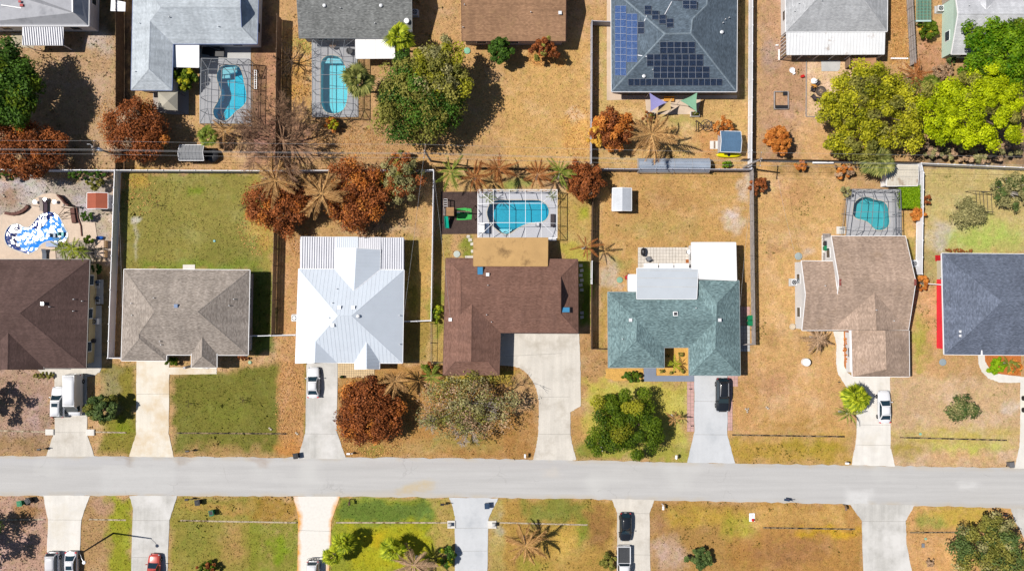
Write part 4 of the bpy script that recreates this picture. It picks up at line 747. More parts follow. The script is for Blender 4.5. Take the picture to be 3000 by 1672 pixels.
V = dict(k=(M(3, 722, 845), 5.06), a=(M(3, 440, 1092), 3.14), b=(M(3, 735, 1092), 5.06), c=(M(3, 946, 1091), 3.14)); r13b = build_roof(n_, V, ['k b a', 'k c b'], m_s13, name='front_roof', rakes=False); gable(n_, V['a'], V['c'], V['b'], w_white, (0, .1))
V = dict(a=(M(3, 570, 1094), 3.1), b=(M(3, 793, 1094), 4.62), c=(M(3, 949, 1094), 3.1), d=(M(3, 952, 1397), 3.1), e=(M(3, 578, 1397), 3.1), q=(M(3, 802, 1348), 4.62)); r13c = build_roof(n_, V, ['a b q e', 'b c d q', 'q d e'], m_s13, name='garage_roof', rakes=False); walls(n_, [V[k][0] for k in 'acde'], 3.1, w_white, .4, name='garage_wall'); gable(n_, V['a'], V['c'], V['b'], w_white, (0, -.2))
pipes(r13, M(3, 744, 740, 384, 823), 'slot'); pipes(r13, M(3, 395, 800, 1000, 905)[:1]); pipes(r13b, M(3, 845, 1030, 730, 960)); part('front_trim', bar(W(M(3, 560, 1095), 2.9), W(M(3, 566, 1362), 2.9), .14, .4), m_white, n_)
for p in (M(3, 496, 778), M(3, 990, 778)): q_, _n = hit(r13, p); part('ridge_patch', box(q_+Vector((0, 0, .03)), (.3, .9, .05)), pmat('red_patch', C(150, 80, 74), .9), r13.obj)
# --- slate blue hip roof, right edge
m_s14 = shingle('slate_blue_shingle', C(108, 116, 134), C(90, 98, 114), speck=.3)
V = dict(nw=(M(3, 1165, 588), 3.2), ne=(M(3, 2150, 596), 3.2), se=(M(3, 2150, 1258), 3.2), s=(M(3, 1424, 1254), 3.2), sw=(M(3, 1181, 1251), 3.2), w=(M(3, 1560, 905), 6.6), e=(M(3, 1800, 905), 6.6), k=(M(3, 1335, 1118), 4.65))
n_ = hs('house with slate blue shingle roof at the photo right edge', [V['nw'][0], V['s'][0]])
r14 = build_roof(n_, V, ['nw ne e w', 'ne se e', 'se s k w e', 'nw w k sw', 'k s sw'], m_s14, thick=.2); wp = walls(n_, [V[k][0] for k in ('nw', 'ne', 'se', 'sw')], 3.2, w_cream, .95, doors=(2,)); xw = min(q.x for q in wp)
part('wall_cladding', box((xw, (W(M(3, 1, 758), 1.5).y+W(M(3, 1, 1215), 1.5).y)/2, 1.58), (.03, W(M(3, 1, 758), 1.5).y-W(M(3, 1, 1215), 1.5).y, 3.14)), pmat('red_paint_wall', (.72, .03, .05), .7), n_, label='bright red painted side wall')
part('gutter', bar(W(M(3, 1421, 1150), 3.75), W(M(3, 1426, 1256), 3.25), .18, .2), m_white, r14.obj)
for y_ in (1100, 1128): q_, _n = hit(r14, M(3, 1280, y_)); part('roof_vent', join(box(q_+Vector((0, 0, .12)), (.12, .3, .24)), box(q_+Vector((.12, .1, .14)), (.16, .1, .1)), box(q_+Vector((.12, -.1, .14)), (.16, .1, .1))), m_white, r14.obj)
# --- top row
m_s1, m_s2, m_s3 = pmat('rolled_roofing', C(186, 188, 196), .85, var=.1, vs=.5, fine=.08, stain=C(150, 152, 160), ss=.5), shingle('pale_blue_grey_shingle', C(188, 196, 204), C(170, 178, 186), speck=.1), shingle('dark_grey_shingle', C(132, 134, 134), C(106, 108, 108), speck=.3)
V = dict(sw=(A(0, -420, 195), 3.3), se=(A(0, 666, 196), 3.3), k=(A(0, 552, 92), 5.0), t=(A(0, 552, -260), 5.2), ne=(A(0, 672, -260), 3.3), nw=(A(0, -420, -260), 5.2))
n_ = hs('house with flat grey rolled roof and white trim, top left', A(0, -400, -200, 660, 190))
r1 = build_roof(n_, V, ['sw se k t nw', 'se ne t k'], m_s1, caps=False, thick=.25); walls(n_, [V[k][0] for k in ('sw', 'se', 'ne', 'nw')], 3.3, w_white, .25)
part('trim', bar(W(A(0, 546, 95), 5.1), W(A(0, 542, -250), 5.3), .14, .2), m_white, r1.obj); awning(n_, A(0, 172, 205, 474, 205, 474, 340, 170, 340), 3.0, 2.6, .34, m_awn, .13, .15)
part('roof_pipe', bar(hit(r1, A(0, 10, 40), .05)[0], hit(r1, A(0, 163, 63), .05)[0], .12, .08), m_white, r1.obj); part('roof_tarp', box(hit(r1, A(0, 166, 42), .1)[0], (.45, .35, .2)), pmat('red_paint', C(190, 40, 45), .5), r1.obj); part('roof_tarp', box(hit(r1, A(0, 152, 14), .1)[0], (.35, .3, .15)), MATS['red_paint'], r1.obj)
V = dict(tw=(A(0, 1003, -260), 3.2), sw=(A(0, 985, 677), 3.2), se=(A(0, 1291, 679), 3.2), i=(A(0, 1300, 331), 3.2), e=(A(0, 1932, 331), 3.2), ne=(A(0, 1946, -235), 3.2), l1=(A(0, 1127, 160), 4.6), l2=(A(0, 1117, 520), 4.6), m1=(A(0, 1205, 57), 5.45), d0=(A(0, 1806, 55), 5.5), d1=(A(0, 1806, -90), 4.3), d2=(A(0, 1813, 205), 4.3))
n_ = hs('large house with pale blue-grey shingle roof in an L shape', [V['sw'][0], V['ne'][0]])
r2 = build_roof(n_, V, ['tw sw l2 l1 m1', 'l2 sw se', 'l1 l2 se i', 'm1 l1 i e d2 d0', 'd1 d2 e ne', 'm1 tw ne d1 d0'], m_s2, fascia=pmat('blue_trim', C(120, 140, 190), .6)); walls(n_, [V[k][0] for k in ('tw', 'sw', 'se', 'i', 'e', 'ne')], 3.2, w_white, .45, doors=(3,)); gable(n_, V['d1'], V['d2'], V['d0'], pmat('blue_grey_siding', C(110, 125, 150), .8))
V = dict(a=(A(0, 1302, 334), 2.9), b=(A(0, 1493, 334), 2.9), c=(A(0, 1493, 507), 2.7), d=(A(0, 1304, 502), 2.7)); rr = build_roof(n_, V, ['a b c d'], m_flatw, thick=.12, name='patio_roof', caps=False); metal_panels(rr, 1.2, m_flatw, 'roof_panel', .02, .03)
for p in A(0, 1312, 495, 1485, 498): q_ = W(p, 2.7); part('post', box((q_.x, q_.y, 1.3), (.1, .1, 2.6)), m_white, n_)
pipes(r2, A(0, 1275, 132, 1645, 203, 1052, 178, 1020, 540)); part('side_cover', join(prism(WL(A(0, 895, 40, 1000, 60, 998, 128, 890, 125)), 2.2, 2.3), prism(WL(A(0, 900, -60, 965, -60, 960, 40, 895, 38)), 2.3, 2.4)), m_vinyl, n_)
V = dict(sw=(A(1, 350, 286), 3.2), se=(A(1, 1197, 288), 3.2), re=(A(1, 1193, -60), 5.2), rw=(A(1, 330, -60), 5.2), ne=(A(1, 1200, -410), 3.2), nw=(A(1, 318, -410), 3.2))
n_ = hs('house with dark grey shingle gable roof and capsule pool', [V['sw'][0], V['ne'][0]])
r3 = build_roof(n_, V, ['sw se re rw', 'rw re ne nw'], m_s3, fascia=pmat('grey_trim', C(150, 152, 156), .6)); walls(n_, [V[k][0] for k in ('sw', 'se', 'ne', 'nw')], 3.2, w_lav, .4); gable(n_, V['sw'], V['nw'], V['rw'], w_lav, (.2, 0)); gable(n_, V['se'], V['ne'], V['re'], w_lav, (-.2, 0)); pipes(r3, A(1, 540, 45, 965, 45), 'dome'); pipes(r3, A(1, 662, 65, 920, 180))
V = dict(a=(A(1, 775, 290), 2.9), b=(A(1, 1066, 290), 2.9), c=(A(1, 1066, 438), 2.75), d=(A(1, 777, 440), 2.75)); rr = build_roof(n_, V, ['a b c d'], m_flatw, thick=.14, name='patio_roof', caps=False); metal_panels(rr, 1.25, m_flatw, 'roof_panel', .02, .03)
q_, _n = hit(r3, A(1, 1160, 165)); part('satellite_dish', join(lathe([(.38, 0), (.3, .05), (.05, .1)], 14, q_+Vector((0, 0, .45))), tube([q_, q_+Vector((0, 0, .5))], .03)), m_white, r3.obj)
m_s4 = shingle('warm_brown_shingle', C(164, 128, 100), C(140, 108, 84), stain=C(180, 148, 104), speck=.14)
V = dict(sw=(A(1, 1574, 308), 3.2), se=(A(2, 401, 309), 3.2), re=(A(2, 405, -30), 5.3), rw=(A(1, 1570, -30), 5.3), ne=(A(2, 408, -370), 3.2), nw=(A(1, 1566, -370), 3.2))
n_ = hs('house with warm brown gable roof on open tan yard', [V['sw'][0], V['ne'][0]])
r4 = build_roof(n_, V, ['sw se re rw', 'rw re ne nw'], m_s4, fascia=MATS['brown_fascia']); walls(n_, [V[k][0] for k in ('sw', 'se', 'ne', 'nw')], 3.2, w_pink, .4); gable(n_, V['sw'], V['nw'], V['rw'], w_pink, (.2, 0)); gable(n_, V['se'], V['ne'], V['re'], w_pink, (-.2, 0)); pipes(r4, [A(2, 360, 102)], 'box'); pipes(r4, A(2, 141, 96, 1, 1)[:1]); pipes(r4, A(1, 1592, 40, 1582, 210))
m_s5 = shingle('charcoal_blue_shingle', C(98, 112, 126), C(80, 92, 104), speck=.22)
V = dict(sw=(A(2, 748, 690), 3.3), se=(A(2, 1688, 690), 3.3), r1=(A(2, 1150, 256), 7.0), r2=(A(2, 1345, 252), 7.0), nw=(A(2, 744, -90), 3.3), r3=(A(2, 1357, 145), 6.87), r4=(A(2, 1467, 35), 5.68), r5=(A(2, 1467, -200), 5.68), ne=(A(2, 1693, -200), 3.3), v=(A(2, 1200, 0), 5.0), vn=(A(2, 1185, -200), 3.3), nn=(A(2, 900, -90), 3.3))
n_ = hs('house with charcoal hip roof covered in solar panels', [V['sw'][0], V['ne'][0]])
r5 = build_roof(n_, V, ['sw se r2 r1', 'nw sw r1', 'se ne r5 r4 r3 r2', 'r1 r2 r3 v nn nw', 'r3 r4 r5 vn v'], m_s5, capmat=shingle('cap_shingle', C(128, 142, 154))); walls(n_, [A(2, 748, 690), A(2, 1688, 690), A(2, 1693, -200), A(2, 744, -200)], 3.3, w_pink, .55, doors=(0,))
m_cell, nn_, ll_, pp_ = newmat('solar_cells'); uv = nn_.new('ShaderNodeUVMap').outputs[0]; bk = nn_.new('ShaderNodeTexBrick'); ll_.new(uv, bk.inputs['Vector']); bk.offset = 0.0
for k_, v_ in (('Scale', 1.0), ('Brick Width', .17), ('Row Height', .17), ('Mortar Size', .006)): bk.inputs[k_].default_value = v_
bk.inputs['Color1'].default_value = (.008, .012, .026, 1); bk.inputs['Color2'].default_value = (.014, .026, .06, 1); bk.inputs['Mortar'].default_value = (.07, .09, .12, 1)
ll_.new(bk.outputs['Color'], pp_.inputs['Base Color']); pp_.inputs['Roughness'].default_value = .12
m_cell2 = m_cell.copy(); m_cell2.name = 'solar_cells_blue'; b2 = [x for x in m_cell2.node_tree.nodes if x.type == 'TEX_BRICK'][0]; b2.inputs['Color1'].default_value = (.02, .05, .15, 1); b2.inputs['Color2'].default_value = (.04, .085, .22, 1); b2.inputs['Mortar'].default_value = (.14, .18, .28, 1)
m_pframe = pmat('panel_frame', (.28, .30, .34), .5)
def solar(x0, y0, x1, y1, nc, nr, mat, sk=0):
    fc = A(2, (x0+x1)/2, (y0+y1)/2)
    for i in range(nc):
        for j in range(nr):
            a, b, c, d = x0+(x1-x0)*i/nc, x0+(x1-x0)*(i+1)/nc, y0+(y1-y0)*j/nr, y0+(y1-y0)*(j+1)/nr
            q4 = [hit(r5, p, .11)[0] for p in A(2, a, d-sk*0, b, d, b, c, a, c)]; nrm = hit(r5, fc)[1]; cen = sum(q4, Vector())/4; q4 = [cen+(q-cen)*.993 for q in q4]; q5 = [cen+(q-cen)*.962+nrm*.004 for q in q4]
            so = part('solar_panel', ([q-nrm*.04 for q in q4]+q4, list(BOXF)), m_pframe, n_); part('cells', ([q for q in q5], [(0, 1, 2, 3)]), mat, so)
solar(775, 45, 860, 570, 2, 10, m_cell2); solar(862, 105, 944, 471, 2, 7, m_cell2); solar(946, 166, 996, 257, 1, 2, m_cell)
solar(1110, 314, 1375, 402, 5, 2, m_cell); solar(1012, 407, 1435, 497, 8, 2, m_cell); solar(1062, 499, 1483, 587, 8, 2, m_cell); solar(872, 591, 1578, 643, 16, 1, m_cell)
for x_, y_ in ((994, 48), (1050, 85), (1104, 117), (1160, 144)): solar(x_, y_, x_+53, y_+67, 1, 2, m_cell)
solar(1282, 9, 1390, 73, 2, 2, m_cell); solar(1205, -22, 1281, 8, 2, 1, m_cell)
for a, b in ((A(2, 946, 417), A(2, 1012, 425)), (A(2, 995, 162), A(2, 1010, 122)), (A(2, 1147, 112), A(2, 1200, 16))): part('conduit', bar(hit(r5, a, .06)[0], hit(r5, b, .06)[0], .09, .06), m_vinyl, r5.obj)
pipes(r5, A(2, 1600, 150, 1628, 138, 1582, 176, 1055, 528)); pipes(r5, A(2, 990, 575, 1575, 244), 'dome')
for x0, x1 in ((1040, 1210), (1215, 1262), (1265, 1385)): part('sliding_door', bar(W(A(2, x0, 705), 0)+Vector((0, .1, 1.15)), W(A(2, x1, 705), 0)+Vector((0, .1, 1.15)), .08, 2.1), m_pane, n_)
m_s6 = shingle('silver_grey_shingle', C(182, 184, 188), C(162, 164, 168), speck=.1); V = dict(sw=(A(3, 160, 241), 3.2), se=(A(3, 921, 238), 3.2), rw=(A(3, 430, -45), 5.6), re=(A(3, 720, -45), 5.6), nw=(A(3, 155, -330), 3.2), ne=(A(3, 926, -330), 3.2))
n_ = hs('house with silver grey hip roof and white ribbed awning', [V['sw'][0], V['ne'][0]]); r6 = build_roof(n_, V, ['sw se re rw', 'sw rw nw', 'se ne re', 'rw re ne nw'], m_s6); walls(n_, [V[k][0] for k in ('sw', 'se', 'ne', 'nw')], 3.2, w_white, .4)
m_awnw = pmat('white_awning', (.6, .61, .63), .4, var=.05, fine=.04, stain=(.4, .36, .34), ss=.5, st=(.62, .7)); awning(n_, A(3, 166, 246, 903, 243, 899, 408, 168, 412), 3.05, 2.7, .46, m_awnw, .06, .05); pipes(r6, A(3, 255, 30, 427, 8, 222, 88))
m_scr = screenmat('insect_screen', (.06, .06, .07), .28)
for a, b in ((A(3, 168, 412), A(3, 899, 408)), (A(3, 168, 412), A(3, 166, 246))):
    p0, p1 = W(a, 2.6), W(b, 2.6); part('screen', ([p0, p1, Vector((p1.x, p1.y, 0)), Vector((p0.x, p0.y, 0))], [(0, 1, 2, 3)]), m_scr, n_)
    for k in range(7): q_ = p0+(p1-p0)*(k/6); part('screen_post', box((q_.x, q_.y, 1.3), (.07, .07, 2.6)), m_white, n_)
m_s7 = shingle('light_grey_shingle', C(198, 200, 206), C(184, 186, 192), speck=.06); V = dict(sw=(A(3, 1405, 408), 3.3), se=(A(3, 2500, 408), 3.3), re=(A(3, 2500, 105), 5.4), rw=(A(3, 1456, 105), 5.4), ne=(A(3, 2500, -210), 3.3), nw=(A(3, 1412, -210), 3.3))
n_ = hs('house with light grey gable roof and mint wall, top right', A(3, 1405, 408, 2300, -200)); r7 = build_roof(n_, V, ['sw se re rw', 'rw re ne nw'], m_s7); walls(n_, [V[k][0] for k in ('sw', 'se', 'ne', 'nw')], 3.3, w_mint, .35, doors=(3,)); gable(n_, V['sw'], V['nw'], V['rw'], w_mint, (.3, 0)); V = dict(k=(A(3, 1665, 70), 5.2), a=(A(3, 1560, -30), 4.4), b=(A(3, 1665, -200), 5.2), c=(A(3, 1770, -30), 4.4), d=(A(3, 1560, -200), 4.4), e=(A(3, 1770, -200), 4.4)); build_roof(n_, V, ['k b d a', 'k c e b'], m_s7, name='dormer_roof', caps=False); pipes(r7, [A(3, 1530, 45)])
# ------------------------------------------------------------------ pools and screen cages
m_plaster = pmat('pool_plaster', (.012, .32, .46), .7, var=.08, fine=.12, fs=4); m_plasterd = pmat('pool_plaster_dark', (.05, .36, .70), .7, var=.06, fine=.05); m_plastert = pmat('pool_plaster_teal', (.06, .40, .45), .7, var=.08, fine=.1)
m_plasterc = pmat('pool_plaster_pale', (.20, .66, .76), .7, var=.08, fine=.1)
m_water = watermat('pool_water', (.82, .97, .99), .004); m_wind = watermat('rippled_water', (.45, .72, .96), 0.0, 5.0, .05)
m_coping = pmat('coping', C(222, 216, 206), .8); m_dkpav = pmat('travertine', C(228, 206, 186), .85, var=.08, vs=1.2, fine=.07, fs=5)
def holed(outer, hole, z, th=.06):
    o = [Vector((p[0], p[1], 0)) for p in ccw(outer)]; h = [Vector((p[0], p[1], 0)) for p in ccw(hole)]
    tri = tessellate_polygon([o, h]); pts = o+h; n = len(pts)
    V = [Vector((p.x, p.y, z)) for p in pts]; F = []
    for t in tri:
        a, b, c = t
        if (pts[b]-pts[a]).cross(pts[c]-pts[a]).z < 0: a, b, c = c, b, a
        F.append((a, b, c))
    m = len(V); V += [v-Vector((0, 0, th)) for v in V[:len(o)]]
    F += [(i, m+i, m+(i+1) % len(o), (i+1) % len(o)) for i in range(len(o))]
    return V, F
def pool(key, deckpx, deckmat, plaster, water, label, depth=1.4, zd=.07, deckname='pool_deck'):
    P = [q.xy for q in WL(POOLS[key])]; P = ccw(P); n = len(P); c = sum(P, Vector((0, 0)))/n
    HARD.append(deckpx)
    struct(deckname, holed([q.xy for q in WL(deckpx)], P, zd), deckmat)
    r = root('swimming_pool', (c.x, c.y, 0), label, 'pool', 'swimming pools')
    V = [Vector((*p, zd)) for p in P]+[Vector((*(c+(p-c)*.97), -depth)) for p in P]
    part('basin', (V, [(i, n+i, n+(i+1) % n, (i+1) % n) for i in range(n)]+[tuple(range(n, 2*n))]), plaster, r)
    Q = inset(P, -.16); Vc = [Vector((*p, zd+.02)) for p in P]+[Vector((*p, zd+.02)) for p in Q]+[Vector((*p, -.1)) for p in P]
    part('coping', (Vc, [(i, (i+1) % n, n+(i+1) % n, n+i) for i in range(n)]+[(i, 2*n+i, 2*n+(i+1) % n, (i+1) % n) for i in range(n)]), m_coping, r)
    if key == 'free':                                   # wind ripples as real facets
        xs, ys = np.array([p.x for p in P]), np.array([p.y for p in P]); u = np.arange(xs.min()-.2, xs.max()+.2, .11); v = np.arange(ys.min()-.2, ys.max()+.2, .11); U, Vv = np.meshgrid(u, v, indexing='ij'); uf, vf_ = U.ravel(), Vv.ravel()
        z = -.08+(vnoise(uf, vf_, .55, 61)-.5)*.018+(vnoise(uf+vf_*.4, vf_, .26, 62)-.5)*.008; ins = inside_np([tuple(p) for p in P], uf, vf_); I_ = np.arange(uf.size).reshape(U.shape)
        Q_ = np.stack([I_[:-1, :-1], I_[1:, :-1], I_[1:, 1:], I_[:-1, 1:]], -1).reshape(-1, 4); Q_ = Q_[ins[Q_].any(1)]
        o = bpy.data.objects.new('water', np_mesh('water', np.stack([uf-c.x, vf_-c.y, z], 1), Q_, water)); o.data.polygons.foreach_set('use_smooth', [True]*len(o.data.polygons)); col.objects.link(o); o.parent = r
    else: part('water', ([Vector((*p, -.08)) for p in P], [tuple(range(n))]), water, r)
    return r
pl = pool('free', Z8(-900, 1320, -900, 560, 0, 520, 100, 440, 260, 520, 450, 480, 560, 340, 640, 200, 780, 120, 950, 100, 1080, 130, 1180, 250, 1260, 350, 1420, 370, 1500, 620, 1740, 640, 1780, 900, 1760, 960, 1480, 960, 1010, 1060, 1030, 1330), m_dkpav, m_plasterd, m_wind, 'free-form in-ground pool with bright sun glints on water', 1.3)
c2 = WL(smooth_closed(Z8(920, 960, 950, 850, 1040, 740, 1130, 700, 1170, 740, 1245, 870, 1210, 945, 1110, 985), 1)); part('shelf', prism([v.xy for v in c2], -.9, -.25), pmat('pale_plaster', C(150, 190, 215), .7), pl)
pool('kidney', A(0, 1500, 440, 1885, 440, 1885, 925, 1500, 930), m_deck, pmat('pool_plaster_bright', (.03, .50, .68), .7, var=.08, fine=.12, fs=4), m_water, 'kidney-shaped pool under cage behind pale blue-grey house', 1.5)
pl = pool('capsule', A(1, 445, 290, 790, 290, 795, 880, 447, 880), m_deck, m_plasterc, m_water, 'capsule-shaped pool in screen cage behind dark grey roof')
pool('wide', Z3(858, 140, 2380, 140, 2380, 1090, 2200, 1090, 858, 1030), pmat('white_deck', C(214, 216, 226), .8, var=.04, fine=.04), m_plaster, m_water, 'wide blue pool in white-framed cage behind brown roof')
pool('small', M(3, 537, 170, 890, 170, 895, 500, 537, 500), m_deck, m_plastert, m_water, 'small teal pool in bronze cage behind taupe roof')
def steps(key_pts, z, mat, r):
    part('step', prism([v.xy for v in WL(key_pts)], z-.5, z), mat, r)
POOLROOT = {o['label']: o for o in col.objects if o.name.startswith('swimming_pool')}
m_stepw = pmat('step_plaster', (.3, .62, .72), .7)
for lb, P, z in (('kidney-shaped pool under cage behind pale blue-grey house', Z1(400, 500, 620, 480, 620, 560, 500, 590, 400, 600), -.35), ('kidney-shaped pool under cage behind pale blue-grey house', Z1(400, 600, 500, 590, 505, 640, 390, 650), -.7), ('wide blue pool in white-framed cage behind brown roof', Z3(1300, 900, 1500, 900, 1450, 950, 1350, 950), -.35), ('wide blue pool in white-framed cage behind brown roof', Z3(1270, 860, 1540, 860, 1500, 900, 1300, 900), -.7), ('capsule-shaped pool in screen cage behind dark grey roof', A(1, 560, 430, 650, 440, 670, 470, 540, 470), -.4)):
    steps(P, z, m_stepw, POOLROOT[lb])
def cage(label, P, zw, zt, inx, iny, nx_, ny_, fm, opac=.19, open_s=True):
    # P: photo corners of the eave frame nw, ne, se, sw; a raised flat middle on sloping edges
    e = [W(p, zw) for p in P]; c = sum(e, Vector())/4; r = root('pool_cage', (c.x, c.y, 0), label, 'pool cage', 'screened pool cages')
    def L2(u, v, z): a = e[0].lerp(e[1], u); b = e[3].lerp(e[2], u); q = a.lerp(b, v); return Vector((q.x, q.y, z))
    us = [0]+[inx+(1-2*inx)*k/nx_ for k in range(nx_+1)]+[1]; vs = [0]+[iny+(1-2*iny)*k/ny_ for k in range(ny_+1)]+[1]
    def zt_(u, v): return zt if inx-1e-6 <= u <= 1-inx+1e-6 and iny-1e-6 <= v <= 1-iny+1e-6 else zw
    def pt(u, v): return L2(u, v, zt_(u, v))
    def bm(a, b, w_=.05, h_=.09): part('beam', bar(a, b, w_, h_), fm, r)
    for k in range(4): bm(e[k], e[(k+1) % 4], .07, .1)
    for u in us[1:-1]: bm(pt(u, 0), pt(u, iny)); bm(pt(u, iny), pt(u, 1-iny)); bm(pt(u, 1-iny), pt(u, 1))
    for v in vs[1:-1]: bm(pt(0, v), pt(inx, v)); bm(pt(inx, v), pt(1-inx, v)); bm(pt(1-inx, v), pt(1, v))
    for u, v in ((0, 0), (1, 0), (0, 1), (1, 1)): bm(pt(u, v), pt(inx if u == 0 else 1-inx, iny if v == 0 else 1-iny))
    for u in us:
        for v in (0, 1): q = L2(u, v, 0); part('post', box((q.x, q.y, zw/2+.03), (.07, .07, zw)), fm, r)
    for v in vs[1:-1]:
        for u in (0, 1): q = L2(u, v, 0); part('post', box((q.x, q.y, zw/2+.03), (.07, .07, zw)), fm, r)
    for k in range(4): a, b = e[k], e[(k+1) % 4]; part('rail', bar(Vector((a.x, a.y, 1.0)), Vector((b.x, b.y, 1.0)), .05, .06), fm, r)
    sm = screenmat('cage_screen', (.10, .105, .12), opac)
    n4 = [pt(inx, iny), pt(1-inx, iny), pt(1-inx, 1-iny), pt(inx, 1-iny)]
    part('screen', (n4, [(3, 2, 1, 0)]), sm, r)
    for k in range(4): part('screen', ([e[k], e[(k+1) % 4], n4[(k+1) % 4], n4[k]], [(3, 2, 1, 0)]), sm, r)
    for k in range(4):
        if k == 2 and open_s: continue
        a, b = e[k], e[(k+1) % 4]; part('screen', ([a, b, Vector((b.x, b.y, .05)), Vector((a.x, a.y, .05))], [(0, 1, 2, 3)]), sm, r)
    return r
cage('grey aluminium screen cage over the kidney-shaped pool', A(0, 1512, 440, 1868, 445, 1862, 928, 1502, 926), 2.7, 3.9, .22, .2, 2, 3, m_bronze, open_s=False)
cage('grey screen cage over the capsule-shaped pool', A(1, 449, 292, 772, 292, 770, 862, 449, 862), 2.7, 3.7, .24, .14, 2, 4, m_bronze, open_s=False)
cage('white-framed screen cage over the wide blue pool', Z3(856, 104, 2392, 104, 2390, 1036, 856, 1030), 2.7, 3.8, .2, .3, 3, 1, m_white, .08)
cage('bronze screen cage over the small teal pool', M(3, 578, 166, 893, 168, 902, 478, 536, 474), 2.7, 3.7, .17, .18, 3, 2, m_bronze, .12)
# ------------------------------------------------------------------ fences
def fence(label, pts, h, style='vinyl', mat=None, top=True, step=2.4, cat='fence', noend=False):
    Q = [W(p, h if top else 0) for p in pts]; Q = [Vector((q.x, q.y, 0)) for q in Q]; r = root('fence', Q[0], label, cat, 'garden fences')
    mat = mat or {'vinyl': m_vinyl, 'wood': m_wood, 'grey': m_woodgr, 'dark': m_wooddk, 'link': m_dark}[style]; cache = {}
    for si in range(len(Q)-1):
        a, b = Q[si], Q[si+1]; d = b-a; n = max(1, round(d.length/step)); st = d.length/n; ang = math.atan2(d.y, d.x)
        if style == 'vinyl': vf = join(box((st/2, 0, h/2+.03), (st-.1, .045, h-.16)), box((st/2, 0, h-.05), (st-.08, .09, .12)), box((st/2, 0, .14), (st-.08, .09, .14)))
        elif style == 'link': vf = join(bar((0, 0, h), (st, 0, h), .05, .05), bar((0, 0, .15), (st, 0, .15), .04, .04), *[bar((k*.3, 0, .1), (k*.3, 0, h), .02, .02) for k in range(int(st/.3)+1)])
        else:
            k = max(3, int(st/.15)); rr_ = random.Random(si); pk = []
            for i in range(k): hh = h*(1+rr_.uniform(-.02, .02)); pk.append(box(((i+.5)*st/k, rr_.uniform(-.006, .006), hh/2+.03), (st/k-.012, .022, hh)))
            vf = join(*pk, box((st/2, -.05, .45), (st, .06, .09)), box((st/2, -.05, h*.55), (st, .06, .09)), box((st/2, -.05, h-.2), (st, .06, .09)))
        me = make_mesh('panel', vf, mat)
        pv = box((0, 0, h/2+.05), (.13, .13, h+.1)) if style == 'vinyl' else box((0, -.06, h/2), (.1, .1, h+.02))
        if style == 'vinyl': pv = join(pv, box((0, 0, h+.12), (.17, .17, .05), taper=.4))
        pm = make_mesh('post', pv, mat)
        for i in range(n):
            o = part('panel', me, mat, r); o.location = a+d*(i/n)-Q[0]; o.rotation_euler.z = ang
            o = part('post', pm, mat, r); o.location = a+d*(i/n)-Q[0]; o.rotation_euler.z = ang
        if si == len(Q)-2 and not noend: o = part('post', pm, mat, r); o.location = b-Q[0]; o.rotation_euler.z = ang
    return r
FH = 1.9
fence('white vinyl fence between leftmost pool yard and green lawn', M(0, 752, 44, 708, 1275, 792, 1277), FH)
fence('white vinyl fence behind green lawn and brown trees', [M(0, 756, 41), M(0, 1705, 45), M(1, 1186, 40)], FH)
fence('white vinyl fence right of white metal roof house', M(1, 1189, 44, 1172, 1030, 992, 1036), FH)
fence('weathered wood fence left of white metal roof house', M(1, 152, 60, 140, 440, 123, 1122), FH, 'wood')
fence('low white fence joining grey and white roofed houses', [M(0, 1642, 1131), M(1, 122, 1128), M(1, 280, 1125)], FH, 'vinyl')
fence('black metal fence by brown house front corner', M(1, 1172, 1050, 1172, 1306, 1252, 1306), 1.3, 'link')
fence('dark wood fence left of the pale blue-grey house', A(0, 868, -60, 870, 330, 866, 1268), 2.5, 'dark')
fence('brown wood fence left of dark grey roof pool yard', A(1, 184, 108, 176, 500, 170, 1232), 2.5, 'wood')
fence('grey panel fence left of solar panel house', A(2, 745, 163, 602, 157, 597, 1252), FH, 'vinyl', mat=pmat('grey_vinyl', C(196, 198, 212), .5))
fence('white vinyl fence right of solar panel house', A(2, 1809, -80, 1806, 600, 1801, 1264), FH)
fence('grey-blue fence behind solar panel house yard', A(2, 600, 1268, 1798, 1272), FH, 'vinyl', mat=MATS['grey_vinyl'])
fence('dark wood fence left of teal house yard', M(2, 536, 25, 528, 640, 528, 1214, 630, 1217), 1.8, 'dark')
fence('white panel fence piece beside brown house skylight side', M(2, 527, 640, 526, 786), 1.86, 'vinyl')
fence('grey board fence right of teal house yard', M(2, 1586, 30, 1592, 600, 1601, 1188, 1505, 1190), 1.9, 'grey')
fence('dark post fence behind palm row', [A(1, 1372, 1252), A(2, 596, 1268)], 1.5, 'dark')
fence('weathered picket fence beside mint walled house', A(3, 1112, -60, 1124, 150, 1142, 470), 1.9, 'grey')
fence('white vinyl fence at right corner lot', [A(3, 2300, 1275), A(3, 1178, 1226), M(3, 1046, 60), M(3, 1036, 724)], FH)
fence('white vinyl gate joining slate blue house', M(3, 1062, 786, 1166, 794), 1.6)
fence('white vinyl fence behind leftmost pool yard', A(0, -300, 1272, 862, 1279), FH)
fence('dark low fence behind yellow-green trees', A(3, -160, 1192, 600, 1205, 1170, 1216), 1.4, 'dark')
